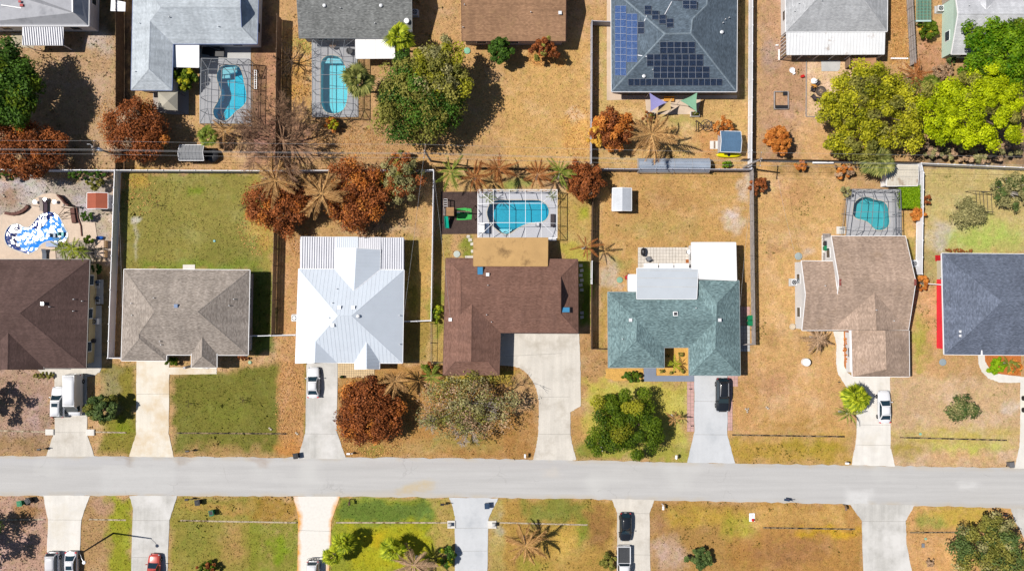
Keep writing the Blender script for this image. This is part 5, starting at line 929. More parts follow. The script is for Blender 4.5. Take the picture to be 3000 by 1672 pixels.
# headwall blocks at driveway ends
for i, (f, c_, x, y, w_, d_, lb) in enumerate([(B, 0, 345, 480, 1.2, .85, 'pale concrete headwall left of van driveway'), (B, 0, 624, 482, 1.2, .9, 'pale concrete headwall right of van driveway'), (B, 1, 1367, 1113, 1.15, 1.1, 'white concrete headwall left of pale lower driveway'), (B, 1, 1646, 1114, 1.25, 1.1, 'white concrete headwall right of pale lower driveway')]):
    p_ = W(f(c_, x, y)); solo('headwall', join(box((p_.x, p_.y, .07), (w_, d_, .26)), box((p_.x, p_.y, .17), (w_*.9, d_*.88, .1))), m_drvw, p_, lb, 'headwall', 'driveway headwalls')
for x, y, lb in ((1356, 1108, 'small grey lamp pillar on left headwall of pale drive'), (1658, 1108, 'small grey lamp pillar on right headwall of pale drive')):
    p_ = W(B(1, x, y)); solo('pillar', join(box((p_.x, p_.y, .5), (.45, .45, .8)), box((p_.x, p_.y, .95), (.55, .55, .12), taper=.5)), m_slab, (p_.x, p_.y, .2), lb, 'pillar', 'driveway pillars')
# ------------------------------------------------------------------ vegetation
def leaf_quads(cen, nrm, size, rng, aspect=.55):
    N = len(cen); nrm = nrm/np.maximum(np.linalg.norm(nrm, axis=1, keepdims=True), 1e-6)
    r = rng.normal(size=(N, 3)); t = np.cross(nrm, r); t /= np.maximum(np.linalg.norm(t, axis=1, keepdims=True), 1e-6); b = np.cross(nrm, t)
    s = size[:, None]; V = np.stack([cen-t*s, cen-b*s*aspect+nrm*s*.12, cen+t*s, cen+b*s*aspect+nrm*s*.12], 1).reshape(-1, 3)
    return V, np.arange(4*N).reshape(N, 4)
def crown_arrays(rx, ry, z0, z1, nclump, nleaf, lsize, seed, shell=.35, crad=.22, lump=.18, up=.55, flat=1.0, tone=.5):
    rng = np.random.RandomState(seed); rz = (z1-z0)/2; zc = (z0+z1)/2
    d = rng.normal(size=(nclump, 3)); d[:, 2] = np.abs(d[:, 2])*1.0-.35*rng.rand(nclump); d /= np.linalg.norm(d, axis=1, keepdims=True)
    th = np.arctan2(d[:, 1], d[:, 0]); ph = rng.rand(4)*6.28
    lob = 1+lump*(np.sin(3*th+ph[0])*.6+np.sin(5*th+ph[1])*.5+np.sin(8*th+ph[2]+3*d[:, 2])*.4)
    rad = (shell+(1-shell)*rng.rand(nclump)**.45)*lob*(1-crad*.6)
    cc = d*rad[:, None]*np.array([rx, ry, rz])+np.array([0, 0, zc])
    cr = crad*min(rx, ry)*(.7+.6*rng.rand(nclump)); n = nclump*nleaf; k = np.repeat(np.arange(nclump), nleaf)
    off = rng.normal(size=(n, 3)); off /= np.linalg.norm(off, axis=1, keepdims=True); off *= (rng.rand(n)**.45)[:, None]; off[:, 2] *= .75*flat
    pos = cc[k]+off*cr[k][:, None]; nr = off+np.array([0, 0, up])+rng.normal(size=(n, 3))*.45
    rnd = np.clip(.5+(rng.rand(nclump)[k]-.5)*tone*1.3+(rng.rand(n)-.5)*.7, 0, 1)
    return pos, nr, lsize*(.7+.6*rng.rand(n)), rnd, cc, rng
def limbs(cc, base, zfork, r0, rng, k=14, wob=.25):
    V = [tube([base, base+Vector((wob*.3, -wob*.2, zfork*.5)), base+Vector((0, 0, zfork))], [r0, r0*.8, r0*.65], 8)]
    ids = rng.permutation(len(cc))[:k]; f = base+Vector((0, 0, zfork))
    for i in ids:
        e = base+Vector(cc[i]); m = f.lerp(e, .5)+Vector((rng.uniform(-wob, wob), rng.uniform(-wob, wob), .25))
        V.append(tube([f-Vector((0, 0, .1)), m, e], [r0*.45, r0*.28, r0*.08], 5))
    return join(*V)
GL = {}
def green(name, c1, c2, trans=.25): 
    if name not in GL: GL[name] = leafmat(name, c1, c2, trans)
    return GL[name]
def K(r, g, b, k=1.55): return C(r, g, b, k)
L_brown = green('rust_leaves', K(78, 36, 12, 1.3), K(182, 106, 56, 1.35), .12); L_orange = green('orange_leaves', K(160, 84, 26), K(222, 150, 72), .25); L_dkg = green('dark_green_leaves', K(30, 56, 12), K(90, 126, 40), .25); L_yg = green('yellow_green_leaves', K(84, 92, 10, 1.9), K(196, 190, 44, 1.9), .35); L_lime = green('lime_needles', K(104, 122, 2, 2), K(190, 200, 20, 2), .35); L_oly = green('yellow_olive_leaves', K(104, 108, 20), K(178, 174, 50), .3)
L_olive = green('olive_leaves', K(88, 92, 32), K(160, 154, 74), .25); L_grass = green('bright_green_leaves', K(58, 104, 4, 1.6), K(136, 166, 24, 1.6), .35); L_mid = green('mid_green_leaves', K(44, 72, 8, 1.5), K(118, 138, 30, 1.5), .3); L_grey = green('grey_green_leaves', K(104, 104, 64), K(178, 170, 116), .25); L_teal = green('deep_green_leaves', K(48, 74, 34), K(108, 124, 66), .25)
L_gold = green('golden_leaves', K(200, 150, 50), K(238, 196, 92), .3); L_hedge = green('hedge_leaves', K(84, 124, 4, 1.7), K(146, 176, 22, 1.7), .3)
L_tanfr = green('dead_frond', K(140, 96, 52, 1.25), K(222, 178, 118, 1.3), .15); L_brfr = green('brown_frond', K(116, 70, 34), K(176, 114, 64), .2); L_grfr = green('green_frond', K(78, 104, 30), K(156, 164, 70), .3); L_ylfr = green('bright_frond', K(78, 104, 6), K(190, 196, 50), .2); L_dkfr = green('fan_frond', K(84, 98, 44), K(166, 164, 92), .25); L_gyfr = green('grey_frond', K(124, 100, 78), K(200, 168, 136), .2)
TREES = 0
def tree(name, label, px, z0, z1, rx, ry, mats, cat='tree', group='trees', nclump=70, nleaf=90, lsize=.2, seed=None, bark=None, trunk=.22, limb_n=14, crads=.22, **kw):
    """px: photo centre of the crown; rx, ry in photo pixels"""
    global TREES; TREES += 1; seed = seed or TREES*13
    zc = (z0+z1)/2; g = W(px, zc); k = S*(H-zc)/H; r = root(name, (g.x, g.y, 0), label, cat, group)
    mats = mats if isinstance(mats, list) else [(mats, 1.0)]; allc = None
    for j, (m_, frac) in enumerate(mats):
        pos, nr, sz, rnd, cc, rng = crown_arrays(rx*k, ry*k, z0, z1, max(4, int(nclump*frac)), int(nleaf*1.35), lsize, seed+j*7, crad=crads, **kw)
        pos[:, 2] = np.maximum(pos[:, 2], .05)
        V, Q = leaf_quads(pos, nr, sz, rng); o = bpy.data.objects.new('crown', np_mesh('crown', V, Q, m_, ('rnd', 'FACE', 'FLOAT', rnd))); col.objects.link(o); o.parent = r; ORG[o.name] = ORG[r.name]
        if j == 0: allc = cc
    if trunk: part('trunk', limbs(allc, g*1.0-Vector((0, 0, g.z)), max(.3, z0+.15*(z1-z0)), trunk, rng, limb_n), bark or m_trunk, r, smooth=True, uv=False)
    return r
T = tree
T('leafy_tree', 'large dark green tree at left edge below flat grey roof', A(0, 40, 670), 2.5, 9.5, 120, 132, [(L_dkg, .8), (L_mid, .35)], nclump=150, nleaf=150, lsize=.2, trunk=.35)
T('brown_tree', 'wide rust-leaved tree at left edge by white back fence', A(0, 190, 1120), 1.2, 6.0, 130, 92, [(L_brown, .92), (L_orange, .06), (L_gyfr, .05)], nclump=120, nleaf=150, lsize=.15)
T('brown_tree', 'round rust-leaved tree below pale blue-grey roof leg', A(0, 1030, 985), 1.0, 6.2, 100, 102, [(L_brown, .92), (L_orange, .06), (L_gyfr, .05)], nclump=120, nleaf=170, lsize=.14, lump=.14, limb_n=26)
T('leafy_tree', 'large mixed olive and dark green tree right of capsule pool', A(1, 1260, 750), 1.8, 8.2, 138, 150, [(L_dkg, .55), (L_olive, .65)], nclump=130, nleaf=140, lsize=.18, lump=.16, trunk=.34)
T('leafy_tree', 'yellow-olive tree top behind the large mixed tree', A(1, 1400, 545), 3.8, 9.2, 104, 88, [(L_olive, .6), (L_oly, .4), (L_grey, .25)], nclump=80, nleaf=120, lsize=.18, lump=.25)
T('round_tree', 'small round dark green tree against warm brown roof', A(1, 1862, 380), .6, 4.8, 40, 40, L_dkg, nclump=50, nleaf=120, lsize=.14, lump=.08)
T('brown_tree', 'small rust-leaved tree at warm brown roof edge', A(2, 246, 372), .8, 4.4, 44, 37, [(L_brown, .8), (L_olive, .1)], nclump=50, nleaf=110, lsize=.14)
T('brown_tree', 'rust-leaved tree with golden side beside solar house dead palm', A(2, 765, 965), 1.0, 5.8, 66, 66, [(L_brown, .7), (L_orange, .45)], nclump=75, nleaf=120, lsize=.15)
T('golden_tree', 'golden-leaved sapling on grey fence by solar house', A(2, 640, 1030), 1.2, 5.0, 30, 50, L_gold, nclump=26, nleaf=90, lsize=.15)
T('brown_tree', 'round orange-brown tree on open yard near raised bed', A(3, 88, 1065), .5, 4.2, 41, 45, L_orange, nclump=60, nleaf=120, lsize=.13, lump=.06)
T('leafy_tree', 'large yellow-green feathery tree beside fire pit', A(3, 800, 830), 2.0, 8.5, 166, 140, [(L_yg, .85), (L_olive, .25)], nclump=150, nleaf=170, lsize=.17, crads=.16, lump=.2, trunk=.34)
T('pine_tree', 'large lime green pine-like tree at the right', A(3, 1560, 830), 3.0, 10.5, 168, 126, [(L_lime, .95), (L_olive, .1)], nclump=130, nleaf=220, lsize=.16, crads=.165, lump=.16, flat=.6, trunk=.4)
T('leafy_tree', 'bright green tree covering light grey roof, top right corner', A(3, 1840, 400), 3.0, 9.5, 164, 100, [(L_grass, .9), (L_mid, .2)], nclump=130, nleaf=170, lsize=.18, trunk=.35)
T('dry_thicket', 'dry grey-brown thicket under lime pine at back fence', A(3, 1560, 1140), .4, 3.0, 170, 34, [(L_gyfr, .6), (L_grey, .5)], cat='shrub', nclump=70, nleaf=90, lsize=.17)
T('brown_tree', 'rust-leaved tree at left of brown row behind white metal roof', Fv(706, 515), .8, 5.2, 108, 98, [(L_brown, .95), (L_orange, .1), (L_gyfr, .05)], nclump=110, nleaf=130, lsize=.15)
T('brown_tree', 'tall orange-rust tree in middle of brown row behind white metal roof', Fv(900, 492), .8, 6.2, 100, 110, [(L_brown, .9), (L_orange, .25)], nclump=115, nleaf=130, lsize=.15, lump=.2)
T('mottled_tree', 'mottled grey-green and brown tree near white fence corner', Fv(1010, 448), .8, 5.6, 70, 72, [(L_grey, .5), (L_brown, .6), (L_olive, .2)], nclump=75, nleaf=90, lsize=.15)
T('brown_tree', 'rust-leaved tree at right end of palm row', Fv(1466, 455), .8, 5.0, 58, 62, [(L_brown, .95), (L_gyfr, .06)], nclump=80, nleaf=120, lsize=.14)
T('brown_tree', 'large dense rust-leaved tree in front of white metal roof', Fv(926, 1034), .6, 5.6, 100, 104, [(L_brown, .9), (L_orange, .15)], nclump=140, nleaf=150, lsize=.15, lump=.13, limb_n=26)
T('sparse_tree', 'wide sparse olive tree with bare grey twigs on front lawn', Fv(1170, 1018), 1.0, 4.8, 150, 108, [(L_grey, .7), (L_olive, .3), (L_gyfr, .3)], nclump=100, nleaf=46, lsize=.14, lump=.3, bark=m_trunkgr, limb_n=40, trunk=.12)
T('leafy_tree', 'lush lobed green tree left of black SUV drive', Fv(1572, 1062), .8, 5.6, 132, 118, [(L_mid, .75), (L_oly, .12)], nclump=60, nleaf=420, lsize=.14, crads=.2, lump=.26, shell=.3)
T('round_tree', 'round green tree right of white van', Fv(262, 1026), .4, 4.0, 55, 46, [(L_teal, .7), (L_olive, .3)], nclump=46, nleaf=130, lsize=.17, lump=.08)
T('sparse_shrub', 'sparse leafless-looking green shrub on right front lawn', Fv(2420, 1028), .3, 2.6, 54, 40, [(L_teal, .6), (L_grey, .4)], cat='shrub', nclump=40, nleaf=70, lsize=.13, bark=m_trunkgr, limb_n=34, trunk=.09, crads=.42, shell=.05)
T('sparse_tree', 'small sparse grey-green tree beside swing frame', Fv(2434, 535), .8, 3.6, 58, 46, L_grey, nclump=46, nleaf=80, lsize=.13, crads=.4, shell=.05, bark=m_trunkgr, limb_n=34, trunk=.12)
T('sparse_tree', 'grey-green tree at right edge above swing frame', Fv(2545, 482), .8, 4.4, 66, 52, [(L_grey, .7), (L_teal, .3)], nclump=60, nleaf=70, lsize=.13, bark=m_trunkgr, limb_n=24)
T('leafy_tree', 'large dark olive tree in the bottom right corner', Fv(2490, 1378), .8, 5.0, 134, 96, [(L_teal, .5), (L_olive, .45), (L_grey, .15)], nclump=80, nleaf=110, lsize=.17, lump=.28)
T('shrub', 'small dark spiky shrub on brown lower lawn', Fv(1766, 1402), .2, 2.0, 46, 36, L_teal, cat='shrub', nclump=30, nleaf=90, lsize=.15, lump=.3, trunk=.06)
T('shrub', 'round yellow-brown bush beside lower pickup drive', Fv(1530, 1412), .1, 1.6, 26, 30, L_olive, cat='shrub', nclump=24, nleaf=110, lsize=.1, lump=.05, trunk=.05)
T('leafy_tree', 'tree just outside the left edge by lower bins', (-70, 1585), 1.5, 6.0, 92, 96, [(L_teal, .8)], nclump=44, nleaf=80, lsize=.2, lump=.3)
T('leafy_tree', 'tree just outside the left edge by white small car', (-62, 1195), 1.5, 5.5, 62, 84, [(L_teal, .8)], nclump=30, nleaf=70, lsize=.2, lump=.3)
T('round_bush', 'rounded dark olive bush above red shed', M(0, 625, 130), .2, 2.6, 28, 20, L_olive, cat='bush', nclump=26, nleaf=110, lsize=.11, lump=.05, trunk=.06)
T('hedge', 'dark green hedge along leftmost white back fence', M(0, 580, 75), .2, 2.2, 64, 17, L_dkg, cat='hedge', nclump=40, nleaf=90, lsize=.12, trunk=.05)
T('hedge', 'dark clipped hedge at left edge under rust tree', M(0, 40, 80), .2, 1.9, 44, 14, L_dkg, cat='hedge', nclump=26, nleaf=90, lsize=.12, trunk=.05)
T('round_bush', 'round dark bush beside leftmost pool deck steps', M(0, 570, 343), .2, 1.7, 20, 16, L_dkg, cat='bush', nclump=20, nleaf=110, lsize=.1, lump=.05, trunk=.05)
T('round_bush', 'dark bush next to palm cluster by storage boxes', M(0, 592, 508), .2, 2.2, 16, 18, L_mid, cat='bush', nclump=18, nleaf=100, lsize=.12, trunk=.05)
T('round_bush', 'dark shrub at brown roof corner by pool pumps', M(0, 640, 680), .2, 2.0, 22, 16, L_dkg, cat='bush', nclump=18, nleaf=100, lsize=.12, trunk=.05)
T('low_hedge', 'low curved dark hedge beside van driveway', B(0, 300, 92), .05, .9, 34, 12, L_olive, cat='hedge', nclump=24, nleaf=80, lsize=.1, trunk=.03)
T('bamboo_clump', 'bright green leafy clump between blue-grey house and cage', A(0, 1385, 595), .3, 3.0, 36, 36, [(L_mid, .7), (L_yg, .3)], cat='shrub', nclump=34, nleaf=70, lsize=.22, trunk=.05)
T('shrub', 'small yellow and orange shrub at capsule cage corner', A(1, 600, 935), .2, 2.0, 26, 26, [(L_orange, .6), (L_yg, .4)], cat='shrub', nclump=24, nleaf=70, lsize=.14, trunk=.05)
T('shrub', 'brown shrub behind white back fence near utility pole', A(1, 1130, 1190), .3, 3.2, 44, 26, [(L_olive, .5), (L_orange, .3)], cat='shrub', nclump=34, nleaf=70, lsize=.14, trunk=.05)
T('dry_tree', 'bare orange-twigged tree beside blue shed', A(2, 1592, 950), .4, 3.0, 34, 26, L_orange, nclump=34, nleaf=30, lsize=.12, bark=m_trunk, limb_n=34, trunk=.08)
T('round_bush', 'bright green round bush at solar house back fence', A(2, 1620, 1240), .1, 1.2, 18, 12, L_grass, cat='bush', nclump=16, nleaf=90, lsize=.1, trunk=.03)
T('brown_shrub', 'small rust shrub just left of grey board fence corner', A(2, 1850, 1400), .2, 2.4, 28, 26, L_brown, cat='shrub', nclump=26, nleaf=70, lsize=.14, trunk=.05)
T('brown_shrub', 'small orange shrub on back line below round orange tree', A(3, 270, 1250), .2, 2.0, 20, 22, L_orange, cat='shrub', nclump=20, nleaf=70, lsize=.12, trunk=.04)
T('brown_shrub', 'tan and rust shrub above small teal pool', A(3, 600, 1295), .2, 2.0, 34, 24, [(L_orange, .7), (L_gyfr, .3)], cat='shrub', nclump=30, nleaf=70, lsize=.13, trunk=.05)
T('shrub', 'grey-green bush at bronze cage corner', M(3, 535, 185), .2, 2.2, 20, 18, L_grey, cat='shrub', nclump=20, nleaf=80, lsize=.12, trunk=.04)
T('brown_shrub', 'rust shrub on right white fence beside hedge', M(3, 1005, 320), .2, 2.4, 26, 24, L_orange, cat='shrub', nclump=28, nleaf=80, lsize=.14, trunk=.05)
T('brown_shrub', 'small rust shrub above hedge at right fence', M(3, 1058, 238), .2, 2.0, 16, 16, L_brown, cat='shrub', nclump=16, nleaf=70, lsize=.12, trunk=.04)
T('brown_shrub', 'rust shrub beside white gate of slate blue house', M(3, 1042, 780), .2, 2.4, 16, 26, L_orange, cat='shrub', nclump=22, nleaf=70, lsize=.14, trunk=.05)
T('shrub', 'green shrub behind mint house trellis', A(3, 1230, 225), .2, 2.2, 34, 28, [(L_mid, 1), (L_gold, .12)], cat='shrub', nclump=34, nleaf=80, lsize=.14, trunk=.05)
T('shrub', 'small green shrub beside mint house back wall', A(3, 1395, 455), .1, 1.2, 18, 14, L_teal, cat='shrub', nclump=14, nleaf=70, lsize=.12, trunk=.03)
T('dry_shrub', 'bare brown shrub left of bright top right tree', A(3, 1340, 540), .1, 1.6, 40, 26, L_gyfr, cat='shrub', nclump=30, nleaf=40, lsize=.1, trunk=.04, limb_n=26)
T('shrub', 'round dark green shrub in teal house planting bed', B(2, 820, 100), .2, 1.9, 32, 18, [(L_mid, .8), (L_dkg, .3)], cat='shrub', nclump=30, nleaf=100, lsize=.12, trunk=.04)
for i, (x, y, lb) in enumerate([(1022, 1255, 'small dark bush in courtyard shade corner'), (1110, 1252, 'small clipped bush in sunny courtyard'), (985, 1364, 'leftmost small bush in teal house path bed'), (1050, 1367, 'middle small bush in teal house path bed'), (1118, 1366, 'rightmost small bush in teal house path bed')]):
    T('small_bush', lb, M(2, x, y), .05, .8, 9, 7, L_olive, cat='bush', group='courtyard bushes', nclump=10, nleaf=70, lsize=.08, trunk=.02, limb_n=4)
T('ground_cover', 'yellow-green mounded plant in curved bed of slate house', Z7(650, 260), .05, .9, 34, 26, L_hedge, cat='shrub', nclump=34, nleaf=100, lsize=.11, trunk=.03)
T('shrub', 'orange and red plant in curved bed of slate house', Z7(830, 270), .05, 1.3, 22, 24, [(L_orange, .7), (L_olive, .4)], cat='shrub', nclump=26, nleaf=70, lsize=.13, trunk=.03)
T('shrub', 'low orange plants along taupe garage wall', M(3, 535, 1220), .05, .6, 8, 56, L_orange, cat='shrub', nclump=26, nleaf=40, lsize=.1, trunk=.02)
T('shrub', 'leafy palm-like bush left of grey porch column', M(0, 1140, 1300), .1, 1.2, 22, 14, L_mid, cat='shrub', nclump=18, nleaf=60, lsize=.16, trunk=.03)
T('brown_shrub', 'low rust hedge along grey house shaded front', M(0, 1600, 1272), .05, .8, 24, 8, L_brown, cat='hedge', nclump=20, nleaf=60, lsize=.1, trunk=.03)
T('shrub', 'bright green bush at bottom edge of left lower lawn', Fv(522, 1430), .2, 1.8, 34, 22, [(L_mid, .8), (L_brown, .3)], cat='shrub', nclump=26, nleaf=80, lsize=.14, trunk=.04)
T('shrub', 'dense green shrub beside pale lower driveway', Fv(1122, 1398), .2, 2.4, 30, 34, [(L_dkg, .7), (L_yg, .2)], cat='shrub', nclump=30, nleaf=80, lsize=.15, trunk=.05)
T('shrub', 'yellow-green sapling in strip left of brown house', M(1, 1218, 985), .1, 1.8, 20, 30, [(L_ylfr, .7), (L_mid, .3)], cat='shrub', nclump=20, nleaf=50, lsize=.14, trunk=.03)
T('shrub', 'green shrub at brown garage front corner', M(1, 1160, 1345), .1, 1.8, 26, 22, [(L_mid, .6), (L_brfr, .3)], cat='shrub', nclump=24, nleaf=70, lsize=.16, trunk=.04)
T('shrub', 'small dry shrub near lower right tree', B(3, 1135, 1380), .1, 1.0, 18, 14, L_gyfr, cat='shrub', nclump=18, nleaf=40, lsize=.09, trunk=.04, limb_n=16)
T('brown_shrub', 'dry brown shrub by raised planters of solar house', A(2, 1015, 880), .2, 1.8, 20, 16, [(L_brfr, .7), (L_olive, .2)], cat='shrub', nclump=18, nleaf=60, lsize=.13, trunk=.03)
for i, (x, lb) in enumerate([(1205, 'leftmost round dry bush behind slate roof'), (1260, 'second round dry bush behind slate roof'), (1298, 'third round dry bush behind slate roof'), (1348, 'rightmost round dry bush behind slate roof')]):
    T('dry_bush', lb, M(3, x, 572), .05, .9, 10, 8, L_brfr, cat='bush', group='dry bushes behind slate roof', nclump=9, nleaf=60, lsize=.09, trunk=.02, limb_n=4)
# clipped box hedge
r = root('box_hedge', W(M(3, 955, 215)), 'bright green clipped square hedge beside bronze cage', 'hedge'); rng = np.random.RandomState(5); a, b = W(M(3, 895, 142), 1.8), W(M(3, 1022, 290), 1.8); N = 9000
pos = np.stack([rng.uniform(a.x, b.x, N), rng.uniform(b.y, a.y, N), 1.9*rng.rand(N)**.25], 1); pos += rng.normal(size=pos.shape)*.05
V, Q = leaf_quads(pos, rng.normal(size=pos.shape)*.6+np.array([0, 0, .7]), .09*(.7+.6*rng.rand(N)), rng); o = bpy.data.objects.new('foliage', np_mesh('foliage', V-np.array(r.location), Q, L_hedge, ('rnd', 'FACE', 'FLOAT', rng.rand(N)))); col.objects.link(o); o.parent = r
part('stems', join(*[tube([Vector((x, y, 0)), Vector((x, y, 1.3))], .04, 5) for x in (a.x+.6, (a.x+b.x)/2, b.x-.6) for y in (b.y+.8, a.y-.8)]), m_trunk, r)
# ---- bare trees: branching twigs
def bare_tree(label, px, ht, spread, seed, mat, n1=9, lean=(0, 0), r0=.16, group='trees', depth=3):
    g = W(px, ht*.5); base = Vector((g.x, g.y, 0)); rd = random.Random(seed); V = []
    def grow(p, d, ln, r, k):
        mid = p+d*ln*.5+Vector((rd.uniform(-.1, .1), rd.uniform(-.1, .1), rd.uniform(-.05, .1)))*ln; e = p+d*ln+Vector((rd.uniform(-.15, .15), rd.uniform(-.15, .15), 0))*ln
        V.append(tube([p, mid, e], [r, r*.8, r*.55], 4 if k < 2 else 5, cap=False))
        if k == 0: return
        for _ in range(rd.choice((3, 4))):
            q = p.lerp(e, rd.uniform(.4, 1)); dd = (d+Vector((rd.uniform(-1, 1), rd.uniform(-1, 1), rd.uniform(-.3, .5)))*.75).normalized(); grow(q, dd, ln*rd.uniform(.5, .75), max(.026, r*.5), k-1)
    f = base+Vector((0, 0, ht*.3)); r = root('bare_tree', base, label, 'tree', group); 
    tr = part('trunk', tube([base, f], [r0, r0*.8], 8), mat, r)
    for i in range(n1):
        t = 2*math.pi*i/n1+rd.uniform(-.3, .3); d = Vector((math.cos(t)+lean[0], math.sin(t)+lean[1], rd.uniform(.4, 1.1))).normalized(); grow(f, d, spread*rd.uniform(.42, .6), r0*.5, depth)
    part('branches', join(*V), mat, r, uv=False); return r
m_twig = pmat('brown_twigs', C(172, 136, 108), .95, var=.2); m_twigg = pmat('grey_twigs', C(200, 186, 176), .95, var=.15)
bare_tree('large bare brown tree beside kidney pool cage', Fv(705, 350), 5.5, 7.4, 3, m_twig, 17, r0=.2, depth=4)
bare_tree('bare tree with leaf litter left of capsule pool cage', A(1, 275, 445), 4.0, 3.8, 8, m_wooddk, 9, depth=2); bare_tree('small bare brown tree near kidney pool corner', A(0, 1760, 1010), 3.0, 3.6, 9, m_twig, 8, r0=.1)
for i, (x, y, sp, lb) in enumerate([(1225, 1028, 2.3, 'bare pale twigs in right part of sparse olive tree'), (1172, 1085, 2.5, 'bare pale twigs at bottom of sparse olive tree'), (1078, 1062, 1.6, 'bare pale twigs at left of sparse olive tree')]): bare_tree(lb, Fv(x, y), 3.6, sp, 20+i, m_twigg, 10, r0=.09)
bare_tree('dark bare twigs added for a tree shadow inside curved drive', Fv(1272, 985), 4.6, 4.4, 31, m_wooddk, 9, depth=2, r0=.1)  # dark branches added where only a tree's shadow lies on the lawn
for i, (p, lb) in enumerate([(M(0, 1025, 268), 'thin bare sapling in green back lawn'), (M(0, 1590, 285), 'thin bare sapling near rust tree on green lawn'), (B(0, 1290, 290), 'thin dark bare sapling in green front lawn'), (B(0, 1660, 268), 'slim bare sapling right on green front lawn')]): bare_tree(lb, p, 2.4, 1.1, 40+i, m_wooddk, 5, depth=1, r0=.05, group='bare saplings')
# ---- palms
def frond_feather(L_, droop, seed, mat, n=26, lw=.088, ll=.58, ratt=.02):
    rd = random.Random(seed); pts = []
    bend = rd.uniform(-.22, .22)
    for i in range(7): t = i/6; pts.append(Vector((L_*t*(1-.18*droop*t), bend*L_*t*t+rd.uniform(-.03, .03), L_*(.30*t-droop*.62*t*t))))
    def at(t): f = t*6; i = min(5, int(f)); return pts[i].lerp(pts[i+1], f-i)
    V, F, R = [], [], []
    tv = tube(pts, [ratt*(1.6-1.2*i/6) for i in range(7)], 4, cap=False); V += tv[0]; F += tv[1]; R += [.8]*len(tv[1])
    for i in range(n):
        t = .14+.86*i/(n-1); q = at(t); l2 = ll*(.45+.55*math.sin(math.pi*min(1, t*.95+.08)))*rd.uniform(.75, 1.15)
        for s in (-1, 1):
            d = Vector((.55+.5*t, s*rd.uniform(.65, .95), -.45-.6*droop*rd.random())).normalized(); w2 = Vector((lw/2, 0, .02)); k = len(V)
            V += [q-w2, q+w2, q+d*l2*.6+Vector((lw*.4, 0, -.02)), q+d*l2]; F.append((k, k+1, k+2, k+3)); R.append(rd.random())
    me = bpy.data.meshes.new('frond'); me.from_pydata([tuple(v) for v in V], [], F); a = me.attributes.new('rnd', 'FLOAT', 'FACE'); a.data.foreach_set('value', R); me.materials.append(mat); return me
def frond_fan(L_, droop, seed, mat, n=15, spread=3.0):
    rd = random.Random(seed); V, F, R = [], [], []; p0 = Vector((0, 0, 0)); hub = Vector((L_*.40, 0, L_*(.2-.22*droop)))
    tv = tube([p0, hub*.5+Vector((0, 0, .06)), hub], [.025, .02, .015], 4, cap=False); V += tv[0]; F += tv[1]; R += [.6]*len(tv[1])
    for i in range(n):
        a = -spread/2+spread*i/(n-1); l2 = L_*.60*(1-.1*abs(a))*rd.uniform(.85, 1.08); d = Vector((math.cos(a), math.sin(a), .05-.35*droop)).normalized(); s = Vector((-math.sin(a), math.cos(a), 0))*(l2*spread/n*.5); k = len(V)
        V += [hub, hub+d*l2*.6-s+Vector((0, 0, -.02)), hub+d*l2+Vector((0, 0, -.14*l2*(1+droop))), hub+d*l2*.6+s+Vector((0, 0, .05))]; F.append((k, k+1, k+2, k+3)); R.append(rd.random())
    me = bpy.data.meshes.new('frond'); me.from_pydata([tuple(v) for v in V], [], F); a = me.attributes.new('rnd', 'FLOAT', 'FACE'); a.data.foreach_set('value', R); me.materials.append(mat); return me
FR = {}
def palm(label, px, ht, Rpx, kind, mat, n, seed=1, droop=(.2, 1.1), group='palms', lean=None, rings=3, tr=.15):
    top = W(px, ht); rd = random.Random(seed*7+1); base = Vector((top.x+(lean[0] if lean else rd.uniform(-.2, .2)), top.y+(lean[1] if lean else rd.uniform(-.2, .2)), 0))
    r = root('palm_tree', base, label, 'palm', group)
    part('trunk', tube([base, base.lerp(top, .5)+Vector((.08, .05, 0)), top], [tr*1.25, tr*.95, tr*.8], 8), m_trunkgr, r, smooth=True)
    Lr = Rpx*S*(H-ht)/H*1.06; n = int(n*1.25)
    for i in range(n):
        dr = droop[0]+(droop[1]-droop[0])*(i/n); q = round(dr*4)/4; key = (kind, mat.name, q, i % 4)
        if key not in FR: FR[key] = (frond_feather if kind == 'feather' else frond_fan)(1.0 if kind == 'fan' else 3.0, q, len(FR)+3, mat)
        o = part('frond', FR[key], mat, r); o.location = top-base+Vector((0, 0, rd.uniform(-.1, .1))); s = Lr/(.98 if kind == 'fan' else 2.75)*rd.uniform(.62, 1.1)*(.72 if kind == 'fan' and i < n*.35 else 1); o.scale = (s, s*rd.uniform(.9, 1.2), s)
        o.rotation_euler = (rd.uniform(-.55, .55), rd.uniform(-.25, .25)-(.75 if kind == 'fan' and i < n*.35 else .25*(1-i/n)), i*2.39996+rd.uniform(-.2, .2))
    return r
palm('tall green fan palm at dark grey roof corner', A(1, 1095, 285), 6.5, 46, 'fan', L_ylfr, 22, 1); palm('round green fan palm at capsule cage corner', A(1, 790, 600), 6.0, 50, 'fan', L_dkfr, 34, 2, (.0, 1.3))
palm('large dead tan palm behind solar panel house', A(2, 1045, 1010), 5.0, 76, 'feather', L_tanfr, 20, 3, (.3, 1.2)); palm('green fan palm below yellow-green feathery tree', A(3, 850, 1200), 4.5, 54, 'fan', L_dkfr, 30, 4, (0, 1.2))
palm('dead tan palm at left of brown tree row', Fv(692, 455), 5.2, 68, 'feather', L_tanfr, 15, 5, (.3, 1.1)); palm('large dead tan palm between two rust trees', Fv(808, 487), 5.6, 74, 'feather', L_tanfr, 17, 6, (.3, 1.2))
